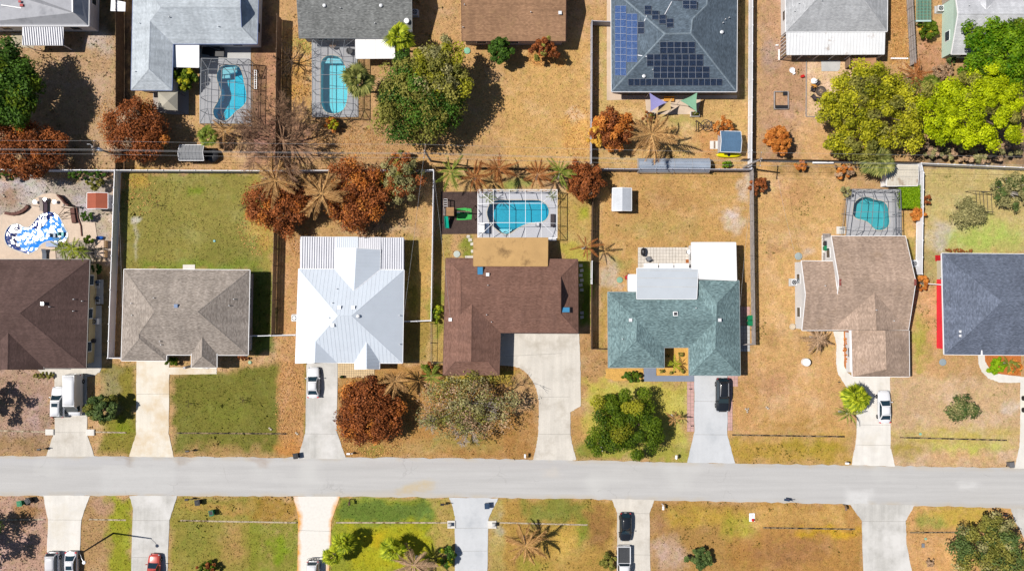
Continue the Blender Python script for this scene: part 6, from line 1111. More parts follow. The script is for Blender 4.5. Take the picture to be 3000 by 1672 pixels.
palm('green feather palm at left end of palm row', Fv(1135, 432), 4.0, 50, 'feather', L_grfr, 12, 7); palm('dark brown dead palm second in palm row', Fv(1196, 445), 3.6, 50, 'feather', L_brfr, 10, 8, (.6, 1.3)); palm('brown dead palm third in palm row', Fv(1254, 424), 4.2, 54, 'feather', L_brfr, 13, 9, (.4, 1.2))
palm('half green brown palm fourth in palm row', Fv(1352, 440), 4.4, 54, 'feather', L_brfr, 12, 10, (.4, 1.2)); palm('olive green palm at right end of palm row', Fv(1408, 434), 4.4, 52, 'feather', L_grfr, 12, 11)
palm('dead brown palm by fence right of tan porch roof', M(2, 490, 545), 4.8, 44, 'feather', L_brfr, 7, 12, (.2, .8)); palm('dead tan palm between white metal roof and front rust tree', Fv(994, 958), 4.4, 46, 'feather', L_tanfr, 14, 13, (.5, 1.3)); palm('dark green palm at brown garage corner', Fv(1085, 945), 3.2, 42, 'feather', L_grfr, 11, 14, (.4, 1.2))
palm('small dead orange palm beside pink paver border', Fv(1697, 1053), 2.6, 28, 'feather', L_tanfr, 11, 15, (.6, 1.3), tr=.09); palm('bright yellow-green fan palm beside white sedan', Fv(2153, 1000), 4.0, 48, 'fan', L_ylfr, 26, 16); palm('drooping green fronds left of bright fan palm', Fv(2130, 1040), 2.6, 44, 'feather', L_grfr, 8, 17, (.6, 1.3))
palm('dead tan palm casting round shadow on lower lawn', Fv(1322, 1372), 3.8, 64, 'feather', L_tanfr, 16, 18, (.5, 1.3)); palm('bright green fan palm at upper right of rusty drive', Fv(862, 1362), 3.4, 38, 'fan', L_ylfr, 18, 19); palm('bright green fan palm at lower right of rusty drive', Fv(838, 1400), 3.2, 36, 'fan', L_ylfr, 18, 20)
palm('bright green fan palm left of dead grey palm', Fv(990, 1382), 3.4, 40, 'fan', L_ylfr, 20, 21); palm('large dead grey palm at bottom edge', Fv(1040, 1420), 3.6, 62, 'feather', L_gyfr, 22, 22, (.4, 1.2)); palm('dead grey-brown palm collapsed beside taupe house', M(3, 345, 1150), 2.2, 46, 'feather', L_gyfr, 18, 23, (.8, 1.4))
palm('green fan palm at kidney cage corner', A(0, 1560, 1020), 3.0, 32, 'fan', L_grfr, 18, 24); palm('dead tan palm leaning at kidney cage corner', A(0, 1690, 990), 3.4, 40, 'feather', L_tanfr, 8, 25, (.5, 1.2)); palm('left palm of the cluster above dark brown roof', M(0, 420, 560), 2.8, 34, 'feather', L_grfr, 13, 26); palm('middle palm of the cluster above dark brown roof', M(0, 475, 560), 3.0, 36, 'feather', L_ylfr, 13, 27); palm('right palm of the cluster above dark brown roof', M(0, 535, 580), 2.8, 34, 'feather', L_grfr, 13, 28)
palm('small palm in teal house courtyard bed', M(2, 1070, 1315), 2.0, 26, 'feather', L_ylfr, 10, 29, tr=.07); palm('dried orange palm between yellow-green and lime trees', A(3, 1130, 555), 2.6, 46, 'feather', L_brfr, 14, 30, (.5, 1.3)); palm('green fan palm between yellow-green tree and lime pine', A(3, 1275, 665), 5.0, 44, 'fan', L_grfr, 20, 31); palm('palm in curved bed of slate house', Z7(770, 230), 2.0, 26, 'feather', L_grfr, 9, 32, tr=.08); palm('dark palm behind white cage left corner', Z3(1060, 250), 1.9, 22, 'feather', L_grfr, 9, 33, tr=.06); palm('dark palm inside white cage right corner', Z3(2310, 240), 1.9, 18, 'feather', L_grfr, 8, 34, tr=.06)
# ---- grass tufts and fallen leaves
rng = np.random.RandomState(11); N = 150000
gx_ = rng.uniform(-80, 80, N); gy_ = rng.uniform(-46, 46, N); px_, py_ = gx_/S+CX, CY-gy_/S; ok = np.ones(N, bool)
for P in HARD+list(POOLS.values()):
    xs, ys = [p[0] for p in P], [p[1] for p in P]; m_ = (px_ > min(xs)) & (px_ < max(xs)) & (py_ > min(ys)) & (py_ < max(ys))
    ii = np.where(m_)[0]; ok[ii[inside_np(P, px_[ii], py_[ii])]] = False
gx_, gy_, px_, py_ = gx_[ok], gy_[ok], px_[ok], py_[ok]; gc = paint_cols(px_, py_)*(.62+.7*rng.rand(len(gx_)))[:, None]; N = len(gx_)
keep = vnoise(gx_, gy_, 2.3, 21) > .18; gx_, gy_, gc = gx_[keep], gy_[keep], gc[keep]; N = len(gx_)
wd_ = vnoise(gx_, gy_, .8, 44)*vnoise(gx_, gy_, 6., 45) > .58; gc[wd_] *= np.array([.55, .72, .5])
a = rng.rand(N)*6.28; hgt = (.05+.1*rng.rand(N))*(1+wd_); ww = (.05+.07*rng.rand(N))*(1+.8*wd_); ca, sa = np.cos(a)*ww, np.sin(a)*ww; b0 = np.stack([gx_, gy_, np.zeros(N)], 1); tip = b0+np.stack([rng.normal(size=N)*.06, rng.normal(size=N)*.06, hgt], 1)
V = np.stack([b0-np.stack([ca, sa, np.zeros(N)], 1), b0+np.stack([ca, sa, np.zeros(N)], 1), tip], 1).reshape(-1, 3)
go = bpy.data.objects.new('grass', np_mesh('grass', V, np.arange(3*N).reshape(N, 3), attr_mat('grass_blades', .2), ('gcol', 'POINT', 'FLOAT_COLOR', np.repeat(np.c_[gc, np.ones(N)], 3, 0)))); col.objects.link(go); tag(go, 'short dry and green grass tufts over the yards', 'grass', kind='stuff')
LIT = [(A(1, 340, 470), 60, 110, 900), (A(2, 230, 430), 46, 26, 500), (A(3, 1020, 250), 36, 130, 700), (B(1, 250, 300), 40, 130, 700), (M(0, 920, 200), 60, 60, 160), (M(1, 30, 440), 60, 70, 260), (B(1, 780, 560), 110, 40, 700), (A(2, 500, 1000), 50, 80, 500), (A(1, 700, 1080), 130, 50, 700), (M(1, 300, 470), 30, 60, 400), (A(0, 820, 900), 40, 60, 300)]
P3, R3 = [], []
for (cx_, cy_), ax, ay, k in LIT:
    t = rng.rand(k)*6.28; rr_ = np.sqrt(rng.rand(k)); qx, qy = cx_+ax*rr_*np.cos(t), cy_+ay*rr_*np.sin(t); P3.append(np.stack([(qx-CX)*S, (CY-qy)*S, np.full(k, .05)], 1))
P3 = np.concatenate(P3); lx, ly = P3[:, 0]/S+CX, CY-P3[:, 1]/S; lk = np.ones(len(P3), bool)
for P in HARD: lk &= ~inside_np(P, lx, ly)
P3 = P3[lk]; V, Q = leaf_quads(P3, rng.normal(size=P3.shape)*.3+np.array([0, 0, 1]), .07+.07*rng.rand(len(P3)), rng)
go = bpy.data.objects.new('fallen_leaves', np_mesh('fallen_leaves', V, Q, green('litter_leaves', K(140, 92, 50), K(214, 166, 100), .1), ('rnd', 'FACE', 'FLOAT', rng.rand(len(P3))))); col.objects.link(go); tag(go, 'scattered orange fallen leaves on the dry lawns', 'leaf litter', kind='stuff')
# ------------------------------------------------------------------ vehicles (nose towards +y, origin on the ground)
def carpaint(name, c, rough=.25): return pmat(name, c, rough, spec=.5, coat=.6, var=.02, fine=.01)
p_white = carpaint('white_car_paint', (.62, .63, .66)); p_black = carpaint('black_car_paint', (.012, .014, .018)); p_silver = carpaint('silver_car_paint', (.52, .52, .54)); p_red = carpaint('red_car_paint', (.42, .06, .045)); p_lime = carpaint('lime_paint', (.4, .62, .05)); p_pearl = carpaint('pearl_car_paint', (.62, .62, .66))
def interp(tab, t):
    for (a, va), (b, vb) in zip(tab[:-1], tab[1:]):
        if a <= t <= b: return va+(vb-va)*((t-a)/(b-a))
    return tab[-1][1]
def loft(sections):
    n = len(sections[0]); V = [v for s_ in sections for v in s_]; F = []
    for i in range(len(sections)-1):
        for k in range(n-1): F.append((i*n+k, i*n+k+1, (i+1)*n+k+1, (i+1)*n+k))
    F.append(tuple(range(n))); F.append(tuple(reversed(range((len(sections)-1)*n, len(sections)*n)))); return V, F
SPEC = dict(
 sedan=dict(top=[(-.5, .66), (-.485, .90), (-.36, .98), (-.1, .97), (.2, .95), (.36, .86), (.46, .74), (.5, .52)], wid=[(-.5, .78), (-.47, .92), (-.32, 1), (.25, 1), (.42, .94), (.48, .82), (.5, .66)], cab=(-.40, .22, -.235, .045, .94, 1.43, .9, .70)),
 suv=dict(top=[(-.5, .8), (-.485, 1.02), (-.36, 1.06), (.2, 1.05), (.36, .98), (.46, .86), (.5, .6)], wid=[(-.5, .82), (-.47, .94), (-.32, 1), (.28, 1), (.43, .95), (.48, .84), (.5, .7)], cab=(-.485, .24, -.42, .08, 1.03, 1.70, .92, .74)),
 hatch=dict(top=[(-.5, .72), (-.485, .92), (-.36, .98), (.2, .96), (.36, .88), (.46, .76), (.5, .52)], wid=[(-.5, .78), (-.46, .93), (-.3, 1), (.25, 1), (.42, .93), (.48, .8), (.5, .62)], cab=(-.48, .24, -.37, .07, .95, 1.5, .9, .70)),
 van=dict(top=[(-.5, 1.1), (-.495, 1.2), (.3, 1.2), (.38, 1.12), (.46, 1.0), (.5, .7)], wid=[(-.5, .97), (-.48, 1), (.32, 1), (.44, .92), (.49, .78), (.5, .7)], cab=(-.498, .405, -.495, .235, 1.18, 2.62, .98, .86)),
 pickup=dict(top=[(-.5, .72), (-.49, .74), (-.06, .74), (-.055, 1.06), (.22, 1.06), (.4, 1.0), (.47, .9), (.5, .65)], wid=[(-.5, .96), (-.46, 1), (.32, 1), (.45, .95), (.49, .86), (.5, .76)], cab=(-.055, .24, -.03, .12, 1.04, 1.75, .93, .76)))
def vehicle(kind, L_, Wd, paint, label, pos, rz, sunroof=False, name=None, group='parked vehicles', rails=False):
    sp = SPEC[kind]; r = root(name or {'van': 'cargo_van', 'pickup': 'pickup_truck', 'suv': 'suv_car'}.get(kind, 'parked_car'), (0, 0, 0), label, {'van': 'van', 'pickup': 'truck'}.get(kind, 'car'), group)
    ys = sorted(set([t for t, _ in sp['top']]+[t for t, _ in sp['wid']]+[-.2, 0, .1])); secs = []
    for t in ys:
        zt_, wd = interp(sp['top'], t), interp(sp['wid'], t)*Wd/2; y = t*L_; zb = .24 if abs(t) < .46 else .32
        secs.append([Vector((x*wd, y, z)) for x, z in ((-.90, zb), (-1, zb+.16), (-1, zt_*.74), (-.965, zt_*.90), (-.88, zt_-.01), (-.5, zt_+.02), (0, zt_+.03), (.5, zt_+.02), (.88, zt_-.01), (.965, zt_*.90), (1, zt_*.74), (1, zb+.16), (.90, zb))])
    body = part('body', loft(secs), paint, r, smooth=True)
    y0, y1, y2, y3, zb, zt_, w0, w1 = sp['cab']; w0 *= Wd/2; w1 *= Wd/2; y0, y1, y2, y3 = [v*L_ for v in (y0, y1, y2, y3)]
    Bq = [Vector(v) for v in ((-w0, y0, zb-.04), (w0, y0, zb-.04), (w0*.96, y1, zb-.06), (-w0*.96, y1, zb-.06))]; Tq = [Vector(v) for v in ((-w1, y2, zt_-.05), (w1, y2, zt_-.05), (w1*.97, y3, zt_-.06), (-w1*.97, y3, zt_-.06))]
    cab = part('cabin', (Bq+Tq, list(BOXF)), paint, r)
    rw, ry0, ry1 = w1*.97, y2+.04, y3-.06; mid = (ry0+ry1)/2
    V = []; F = []
    for j in range(5):
        for i in range(5): u, v = i/2-1, j/2-1; V.append(Vector((rw*u*(1-.06*v*v), mid+(ry1-ry0)/2*v*(1-.03*u*u), zt_+.05-.055*u*u-.05*v*v)))
    for j in range(4):
        for i in range(4): F.append((j*5+i, j*5+i+1, j*5+i+6, j*5+i+5))
    n = 25; edge = [0, 1, 2, 3, 4, 9, 14, 19, 24, 23, 22, 21, 20, 15, 10, 5]; V += [Vector((V[e].x*1.02, V[e].y, zt_-.1)) for e in edge]
    F += [(edge[k], n+k, n+(k+1) % 16, edge[(k+1) % 16]) for k in range(16)]
    rf = part('roof', (V, F), paint, cab, smooth=True)
    def pane(nm, a, b, c, d, s0=.06, s1=.1, mt=m_glass):
        q4 = [a, b, c, d]; cen = (a+b+c+d)/4; nrm = (b-a).cross(d-a).normalized()
        if nrm.dot(cen-Vector((0, (y0+y1)/2, zb))) < 0: nrm = -nrm
        q4 = [cen+(q-cen)*(1-s0) for q in q4]; return part(nm, ([q+nrm*.015 for q in q4]+[q+nrm*.03 for q in q4], list(BOXF)), mt, cab)
    pane('windshield', Bq[3], Bq[2], Tq[2], Tq[3], .08)
    if kind != 'van': pane('rear_window', Bq[0], Bq[1], Tq[1], Tq[0], .14)
    else:
        for s in (-1, 1): part('rear_window', box((s*w0*.45, y0-.01, 1.75), (.55, .04, .6)), m_glass, cab)
    if kind == 'van':
        for s in (-1, 1):
            a, b = Vector((s*w0*.97, y1*.62, zb+.1)), Vector((s*w0*.97, y1*.95, zb+.05)); part('side_window', bar(a+Vector((0, 0, .3)), b+Vector((0, 0, .25)), .05, .6), m_glass, cab)
    else:
        for i, j in ((1, 2), (3, 0)): pane('side_window', Bq[i], Bq[j], Tq[j], Tq[i], .14)
    if sunroof: part('sunroof', box((0, mid+(ry1-ry0)*.22, zt_+.055), (rw*1.3, .55, .02)), m_glass, rf)
    if rails:
        for s in (-1, 1): part('roof_rail', bar((s*rw*.88, ry0+.2, zt_+.06), (s*rw*.88, ry1-.3, zt_+.08), .05, .06), m_alum, rf)
    rad = .37 if kind in ('van', 'pickup', 'suv') else .32
    for s in (-1, 1):
        for t in (-.31, .315):
            c = Vector((s*(Wd/2-.1), t*L_, rad)); prof = [(rad*.62, -.11), (rad*.95, -.11), (rad, -.07), (rad, .07), (rad*.95, .11), (rad*.62, .11)]
            V, F = lathe(prof, 16); V = [c+Vector((v.z*1.0, v.x, v.y)) for v in V]; wh = part('wheel', (V, F), m_rubber, r)
            V, F = lathe([(rad*.6, -.02), (rad*.6, .02), (rad*.2, .05)], 12); V = [c+Vector((s*(v.z+.07), v.x, v.y)) for v in V]; part('rim', (V, F), m_rim, wh)
        hw = interp(sp['wid'], .45)*Wd/2; ht = interp(sp['top'], .44)
        part('headlight', box((s*hw*.78, .46*L_, ht-.12), (hw*.26, .26, .14), s*-.3), m_head, r); tw = interp(sp['wid'], -.47)*Wd/2
        part('taillight', box((s*tw*.86, -.477*L_, interp(sp['top'], -.46)-.1), (tw*.26, .16, .2), s*.25), m_red, r)
        my = y1-.32; part('mirror', join(box((s*(Wd/2+.09), my, zb+.06), (.2, .11, .15)), bar((s*(Wd/2-.1), my, zb), (s*(Wd/2+.06), my, zb+.02), .05, .05)), m_black if paint is p_black else paint, r)
    part('bumper', join(box((0, .49*L_, .42), (Wd*.66, .1, .16)), box((0, -.492*L_, .42), (Wd*.78, .08, .18))), m_dark, r); part('number_plate', box((0, -.502*L_, .62), (.32, .02, .16)), m_white, r)
    if kind == 'pickup':
        for s in (-1, 1): part('bed_side', box((s*(Wd/2-.06), -.275*L_, .92), (.12, .44*L_, .34)), paint, r)
        part('tailgate', box((0, -.488*L_, .92), (Wd*.9, .08, .34)), paint, r); part('bed_liner', box((0, -.272*L_, .79), (Wd-.26, .42*L_, .05)), pmat('bed_liner', (.045, .048, .055), .7, fine=.2), r)
        for k in range(7): part('bed_rib', box((-.6+k*.2, -.272*L_, .825), (.05, .40*L_, .03)), MATS['bed_liner'], r)
    return place(r, (pos.x, pos.y, .05), rz, label)
def P_(px, z=.9): q = W(px, z); return Vector((q.x, q.y, 0))
PI = math.pi
Zv = lambda *v: conv(140, 8.975, 1080, v)
vehicle('suv', 4.5, 1.8, p_white, 'small white SUV with sunroof parked left of the white van', P_(Zv(250, 880), 1.0), 0, sunroof=True)
vehicle('van', 6.1, 1.98, p_white, 'tall white cargo van parked nose towards road', P_(Zv(680, 690), 1.2), PI)
vehicle('sedan', 4.45, 1.78, p_white, 'white hatchback-style car on drive of white metal roof house', P_(B(1, 415, 142)), 0)
vehicle('suv', 4.95, 1.92, p_black, 'black SUV parked on pale blue drive of teal house', P_(B(2, 1450, 228), 1.0), PI, rails=True)
vehicle('sedan', 4.7, 1.8, p_white, 'white sedan beside bright fan palm', P_(B(3, 828, 310), 1.0), .02)
vehicle('hatch', 4.15, 1.74, p_black, 'black hatchback on lower drive ahead of pickup', P_(B(2, 782, 1137), 1.0), PI)
vehicle('pickup', 5.6, 1.95, p_white, 'white pickup truck with dark empty bed at bottom edge', P_((1828, 1656), 1.0), PI)
vehicle('suv', 4.5, 1.8, p_silver, 'silver SUV at bottom left, left of white sedan', P_((152, 1663), 1.0), PI)
vehicle('sedan', 4.6, 1.82, p_pearl, 'white sedan at bottom left beside street lamp', P_((206, 1663), 1.0), PI, sunroof=True)
vehicle('hatch', 4.4, 1.8, p_red, 'red car at bottom edge on left lower drive', P_((448, 1668), 1.0), -.06)
vehicle('suv', 4.6, 1.82, p_white, 'white SUV carrying a bicycle rack on rusty drive', P_((916, 1690), 1.0), PI)
# bicycle on the rack
def bicycle(label, pos, rz, mat):
    r = root('bicycle', (0, 0, 0), label, 'bicycle')
    for x in (-.52, .52):
        V, F = [], []
        for k in range(18):
            t = 2*PI*k/18
            for rr_, d in ((.31, 0), (.345, .02), (.345, -.02)): V.append(Vector((x+rr_*math.cos(t), d, .35+rr_*math.sin(t))))
        for k in range(18):
            a, b = k*3, ((k+1) % 18)*3; F += [(a, a+1, b+1, b), (a+1, a+2, b+2, b+1), (a+2, a, b, b+2)]
        wh = part('wheel', (V, F), m_rubber, r); part('hub', tube([(x, -.05, .35), (x, .05, .35)], .03), m_rim, wh)
    pts = [(-.52, 0, .35), (-.1, 0, .34), (.36, 0, .78), (-.2, 0, .8), (-.1, 0, .34)]; part('frame', join(*[tube([a, b], .02, 6) for a, b in zip(pts[:-1], pts[1:])], tube([(-.52, 0, .35), (-.2, 0, .8)], .018), tube([(.52, 0, .35), (.36, 0, .9)], .02)), mat, r)
    part('saddle', box((-.22, 0, .9), (.25, .12, .06)), m_black, r); part('handlebar', tube([(.38, -.26, .93), (.36, 0, .95), (.38, .26, .93)], .018), m_black, r); r.location = pos; r.rotation_euler.z = rz; return r
b_ = P_(B(1, 415, 1352), .9); bicycle('bicycle on the rear rack of white SUV at bottom edge', (b_.x, b_.y, .55), .05, m_black)
solo('bike_rack', join(bar((b_.x, b_.y-.02, .5), (b_.x, b_.y-.75, .5), .08, .08), bar((b_.x-.5, b_.y, .56), (b_.x+.5, b_.y, .56), .06, .05), bar((b_.x, b_.y-.1, .5), (b_.x, b_.y-.1, 1.2), .05, .05)), m_dark, (b_.x, b_.y-.4, .45), 'dark tow-bar bike rack behind white SUV at bottom edge', 'bike rack')
# lime buggy at the right edge
r = root('garden_buggy', P_(Z7(975, 660), .6), 'lime green buggy with black wheels at right edge', 'buggy'); o_ = ORG[r.name]
part('body', join(box(o_+Vector((.1, 0, .62)), (.95, 3.0, .4), taper=.9), box(o_+Vector((.1, -.3, .95)), (.8, .9, .3), taper=.85)), p_lime, r); part('seat', box(o_+Vector((.1, .3, .95)), (.7, .5, .2)), m_black, r)
for sx_ in (-1, 1):
    for sy_ in (-1, 1): V, F = lathe([(.12, -.13), (.34, -.13), (.36, 0), (.34, .13), (.12, .13)], 14); part('wheel', ([o_+Vector((.1+sx_*.58+v.z, sy_*.86+v.x, .36+v.y)) for v in V], F), m_rubber, r)
# ------------------------------------------------------------------ bins and mailboxes
def bin_(label, px, mat, rz=0, lid_open=False):
    q = P_(px, .6); r = root('wheeled_bin', (0, 0, 0), label, 'bin', 'wheeled bins')
    V, F = box((0, 0, .52), (.66, .70, .9), taper=1.0); V = [Vector((v.x*(.8 if v.z < .5 else 1), v.y*(.78 if v.z < .5 else 1), v.z)) for v in V]; part('body', (V, F), mat, r)
    if lid_open: part('opening', box((0, 0, .965), (.54, .58, .02)), m_black, r); part('lid', box((0, -.42, .7), (.66, .06, .55)), mat, r)
    else: part('lid', join(box((0, .02, 1.0), (.72, .78, .07)), box((0, .02, 1.05), (.5, .5, .06), taper=.8)), mat, r)
    part('handle', tube([(-.28, -.4, .92), (.28, -.4, .92)], .025), mat, r)
    for s in (-1, 1): V, F = lathe([(.05, -.04), (.12, -.04), (.12, .04), (.05, .04)], 10); part('wheel', ([Vector((s*.3+v.z, -.3+v.x, .13+v.y)) for v in V], F), m_rubber, r)
    return place(r, (q.x, q.y, 0), rz, label)
m_navy = pmat('navy_plastic', (.025, .05, .1), .4)
bin_('green wheeled bin at left road edge verge', B(0, 143, 968), m_green, .1); bin_('dark wheeled bin beside green bin on left verge', B(0, 200, 950), m_black, .6); bin_('black bin alone beside white metal roof house drive', B(1, 300, 642), m_black, .15); bin_('dark grey bin on green verge near mailbox', B(0, 1362, 962), m_black, .1); bin_('green bin with open lid on lower left lawn', B(0, 1456, 1032), m_green, .2, True); bin_('navy bin at pale lower driveway corner', B(1, 1612, 985), m_navy, .05)
bin_('upper green bin beside teal house fence', M(2, 1562, 1012), m_green); bin_('lower green bin beside teal house fence', M(2, 1563, 1044), m_green, .05); bin_('black bin on pad beside taupe house', M(3, 404, 523), m_black, PI/2); bin_('green bin on pad beside taupe house', M(3, 404, 554), m_green, PI/2); bin_('dark grey bin at far right road edge', B(3, 1690, 703), pmat('grey_plastic', (.12, .12, .13), .5), .1)
def mailbox(label, px, mat, rz=0, arm=.35, postmat=None, long_=.5, cat='mailbox'):
    q = P_(px, 1.1); r = root('mailbox', (0, 0, 0), label, cat, 'roadside mailboxes'); part('post', join(box((0, -arm, .55), (.1, .1, 1.1)), bar((0, -arm, .98), (0, .12, .98), .08, .08), bar((0, -arm, .7), (0, -.05, .96), .05, .05)), postmat or mat, r)
    V, F = [], []
    for y in (-.22, long_-.22):
        for k in range(9): t = PI*k/8; V.append(Vector((.15*math.cos(t), y, 1.15+.13*math.sin(t))))
        V += [Vector((-.15, y, 1.03)), Vector((.15, y, 1.03))]
    n = 11; F = [(i, (i+1) % n, n+(i+1) % n, n+i) for i in range(n)]+[tuple(reversed(range(n))), tuple(range(n, 2*n))]
    b = part('box', (V, F), mat, r); part('flag', box((.17, .05, 1.2), (.015, .05, .2)), m_red, b); return place(r, (q.x, q.y, 0), rz, label)
for x in [('dark mailbox left of van driveway end', B(0, 270, 600), m_black, PI/2+.1, .65), ('dark mailbox on green front lawn verge', B(0, 1290, 612), m_black, PI/2+.1, .6), ('white mailbox with dark arm right of white metal roof drive', B(1, 660, 630), m_white, PI/2, .5), ('white mailbox left of curved drive end', B(2, 90, 645), m_white, 0, .3), ('white mailbox on verge under lush green tree', B(2, 1130, 653), m_white, 0, .3), ('white mailbox right of black hatchback drive', B(2, 1040, 1000), m_white, PI, .3), ('white mailbox left of bright sedan drive end', B(3, 567, 696), m_white, PI/2, .3), ('brownish mailbox left of wide lower right drive', B(3, 560, 1005), m_wood, PI, .3), ('dark mailbox near bottom right tree verge', B(3, 1655, 1052), m_black, PI/2, .5), ('dark mailbox left of pale lower driveway', B(1, 1305, 978), m_black, PI/2, .8), ('dark mailbox on left lower green verge', B(0, 1285, 945), m_black, PI/2, .7), ('brown mailbox block on green verge right of rusty drive', B(1, 665, 970), m_wooddk, PI, .35)]: mailbox(*x)
q = P_(B(3, 160, 946), 1.0); r = mailbox('dark blue mailbox with long arm alone at lower road edge', B(3, 160, 948), m_navy, PI/2-.15, .75, m_navy, .75)
# ------------------------------------------------------------------ street lamp, utility poles, wires
m_pole = pmat('dark_pole', C(70, 66, 60), .8, fine=.15); base = W(B(0, 780, 1175)); r = root('street_lamp', base, 'tall dark street lamp pole between lower left drives', 'street lamp'); top = base+Vector((0, 0, 9.0)); part('pole', tube([base, base+Vector((0, 0, 5)), top], [.14, .11, .09], 10), m_pole, r)
part('arm', tube([top-Vector((0, 0, .1)), top+Vector((.35, -.5, .25)), top+Vector((.65, -.95, .3))], .035, 6), m_alum, r); part('lamp_head', join(lathe([(.05, .15), (.22, .1), (.26, 0), (.2, -.1)], 12, top+Vector((.7, -1.05, .25)))), m_white, r)
POLES = []
for px, ht, lb in ((A(0, 690, 1105), 9.0, 'wooden utility pole with transformer below left brown trees'), (A(1, 1290, 1132), 9.0, 'wooden utility pole behind white fence corner'), (A(2, 1876, 1192), 8.5, 'pale utility pole at solar house fence corner')):
    t = W(px, ht); b = Vector((t.x, t.y, 0)); r = root('utility_pole', b, lb, 'utility pole', 'utility poles'); part('pole', tube([b, t], [.16, .11], 10), m_woodgr, r)
    ca = part('crossarm', bar(t+Vector((-.1, -1.0, -.5)), t+Vector((.1, 1.0, -.5)), .1, .12), m_wood, r); POLES.append(t)
    for y in (-.9, -.3, .9): part('insulator', lathe([(.04, 0), (.06, .08), (.03, .16)], 8, t+Vector((y*.1, y, -.44))), m_lampw, ca)
    if 'transformer' in lb: part('transformer', lathe([(.2, 0), (.24, .05), (.24, .8), (.15, .9)], 12, t+Vector((.35, -.1, -1.8))), pmat('pale_steel', (.6, .64, .7), .4), r); part('lamp_arm', tube([t-Vector((0, 0, .9)), t+Vector((-.6, .5, -.6)), t+Vector((-1.0, .5, -.7))], .03), m_alum, r)
m_wire = pmat('power_cable', (.35, .35, .36), .5)
ends = [Vector((-110, POLES[0].y+.6, 8.6)), *POLES, Vector((110, POLES[2].y-1.0, 8.5))]
for i, lb in enumerate(('overhead power line leaving the photo at left', 'overhead power line from transformer pole to fence pole', 'overhead power line from fence pole to solar house pole', 'overhead power line leaving the photo at right')):
    a, b = ends[i], ends[i+1]; r = root('power_line', (a.x, a.y, a.z), lb, 'power line', 'overhead power lines')
    for y, z in ((-.9, -.3), (-.3, -.3), (.9, -.3), (0, -1.6), (-.1, -2.1)): part('wire', tube([a.lerp(b, k/10)+Vector((0, y, z-1.1*(k/10)*(1-k/10)*4*.6)) for k in range(11)], .010, 4), m_wire, r, uv=False)
for lb, a, b in (('service cable dropping to the grey hip roof', W(M(0, 760, 40), 7), W(M(0, 800, 940), 3.6)), ('service cable dropping to the white metal roof', W(A(1, 1290, 1140), 7.6), W(M(1, 993, 1000), 3.5)), ('service cable dropping to the brown roof', W(M(1, 1195, 100), 7), W(M(1, 1300, 1015), 3.7)), ('service cable dropping to the teal roof', W(M(2, 1590, 60), 7.2), W(M(2, 1500, 930), 3.5)), ('service cable dropping to the taupe roof', W(M(3, 85, 80), 6), W(M(3, 215, 650), 3.3))):
    solo('service_cable', tube([a.lerp(b, k/8)-Vector((0, 0, 1.6*(k/8)*(1-k/8))) for k in range(9)], .012, 4), m_wire, a, lb, 'cable', 'service cables')
# ------------------------------------------------------------------ sheds
def shed(name, label, P, z, zr, ax, mat, wm=None, rib=.3, over=.12, cat='shed'):
    # P: photo corners nw, ne, se, sw of the roof; ax: ridge along 'x' or 'y'
    c = sum((W(p, z) for p in P), Vector())/4; r = root(name, (c.x, c.y, 0), label, cat, 'garden sheds'); mid = lambda a, b: ((a[0]+b[0])/2, (a[1]+b[1])/2)
    sh_ = lambda p: tuple((CX, CY)[i]+(p[i]-(CX, CY)[i])*(1+(zr-z)/H) for i in (0, 1))
    if ax == 'y': V = dict(a=(P[0], z), b=(P[1], z), c=(P[2], z), d=(P[3], z), t=(sh_(mid(P[0], P[1])), zr), u=(sh_(mid(P[3], P[2])), zr)); fs = ['a t u d', 't b c u']; g = (('a', 'b', 't'), ('d', 'c', 'u'))
    else: V = dict(a=(P[0], z), b=(P[1], z), c=(P[2], z), d=(P[3], z), t=(sh_(mid(P[0], P[3])), zr), u=(sh_(mid(P[1], P[2])), zr)); fs = ['a b u t', 't u c d']; g = (('a', 'd', 't'), ('b', 'c', 'u'))
    rf = build_roof(r, V, fs, mat, thick=.06, caps=True); metal_panels(rf, rib, mat, 'roof_panel', .025, .03); walls(r, P, z, wm or m_vinyl, over, win=False)
    cc = sum((W(p, z) for p in P), Vector())/4
    for a, b, t in g: d = (cc-W(*V[t])); d.z = 0; d.normalize(); gable(r, V[a], V[b], V[t], wm or m_vinyl, (d.x*.12, d.y*.12))
    s_ = W(mid(P[2], P[3]), z); do = part('door', box((s_.x, s_.y+over+.01 if False else s_.y+over-.03, .95), (.9, .06, 1.8)), wm or m_vinyl, r); part('handle', box((s_.x+.35, s_.y+over-.08, .95), (.05, .05, .2)), m_dark, do)
    return r
shed('garden_shed', 'white metal garden shed on teal house lawn', M(2, 661, 160, 785, 160, 785, 308, 659, 308), 2.0, 2.5, 'y', pmat('pale_shed_metal', C(206, 212, 222), .5)); shed('garden_shed', 'rust red roofed shed beside white fence', M(0, 573, 192, 708, 192, 708, 294, 572, 294), 2.0, 2.4, 'y', pmat('rust_roof', C(176, 92, 66), .7, var=.1), m_lav if False else pmat('pale_shed_wall', C(206, 206, 214), .7), .16)
shed('garden_shed', 'blue metal roofed shed with yellow kayak', A(2, 1568, 985, 1718, 990, 1718, 1144, 1567, 1140), 2.1, 2.6, 'x', pmat('blue_roof', C(98, 132, 166), .5), MATS['pale_shed_wall'], .22); shed('garden_shed', 'grey shed with dark gable end near kidney pool', A(0, 1350, 1090, 1530, 1090, 1530, 1205, 1345, 1205), 2.0, 2.5, 'x', pmat('grey_shed_roof', C(150, 152, 156), .8), m_dark, .5)
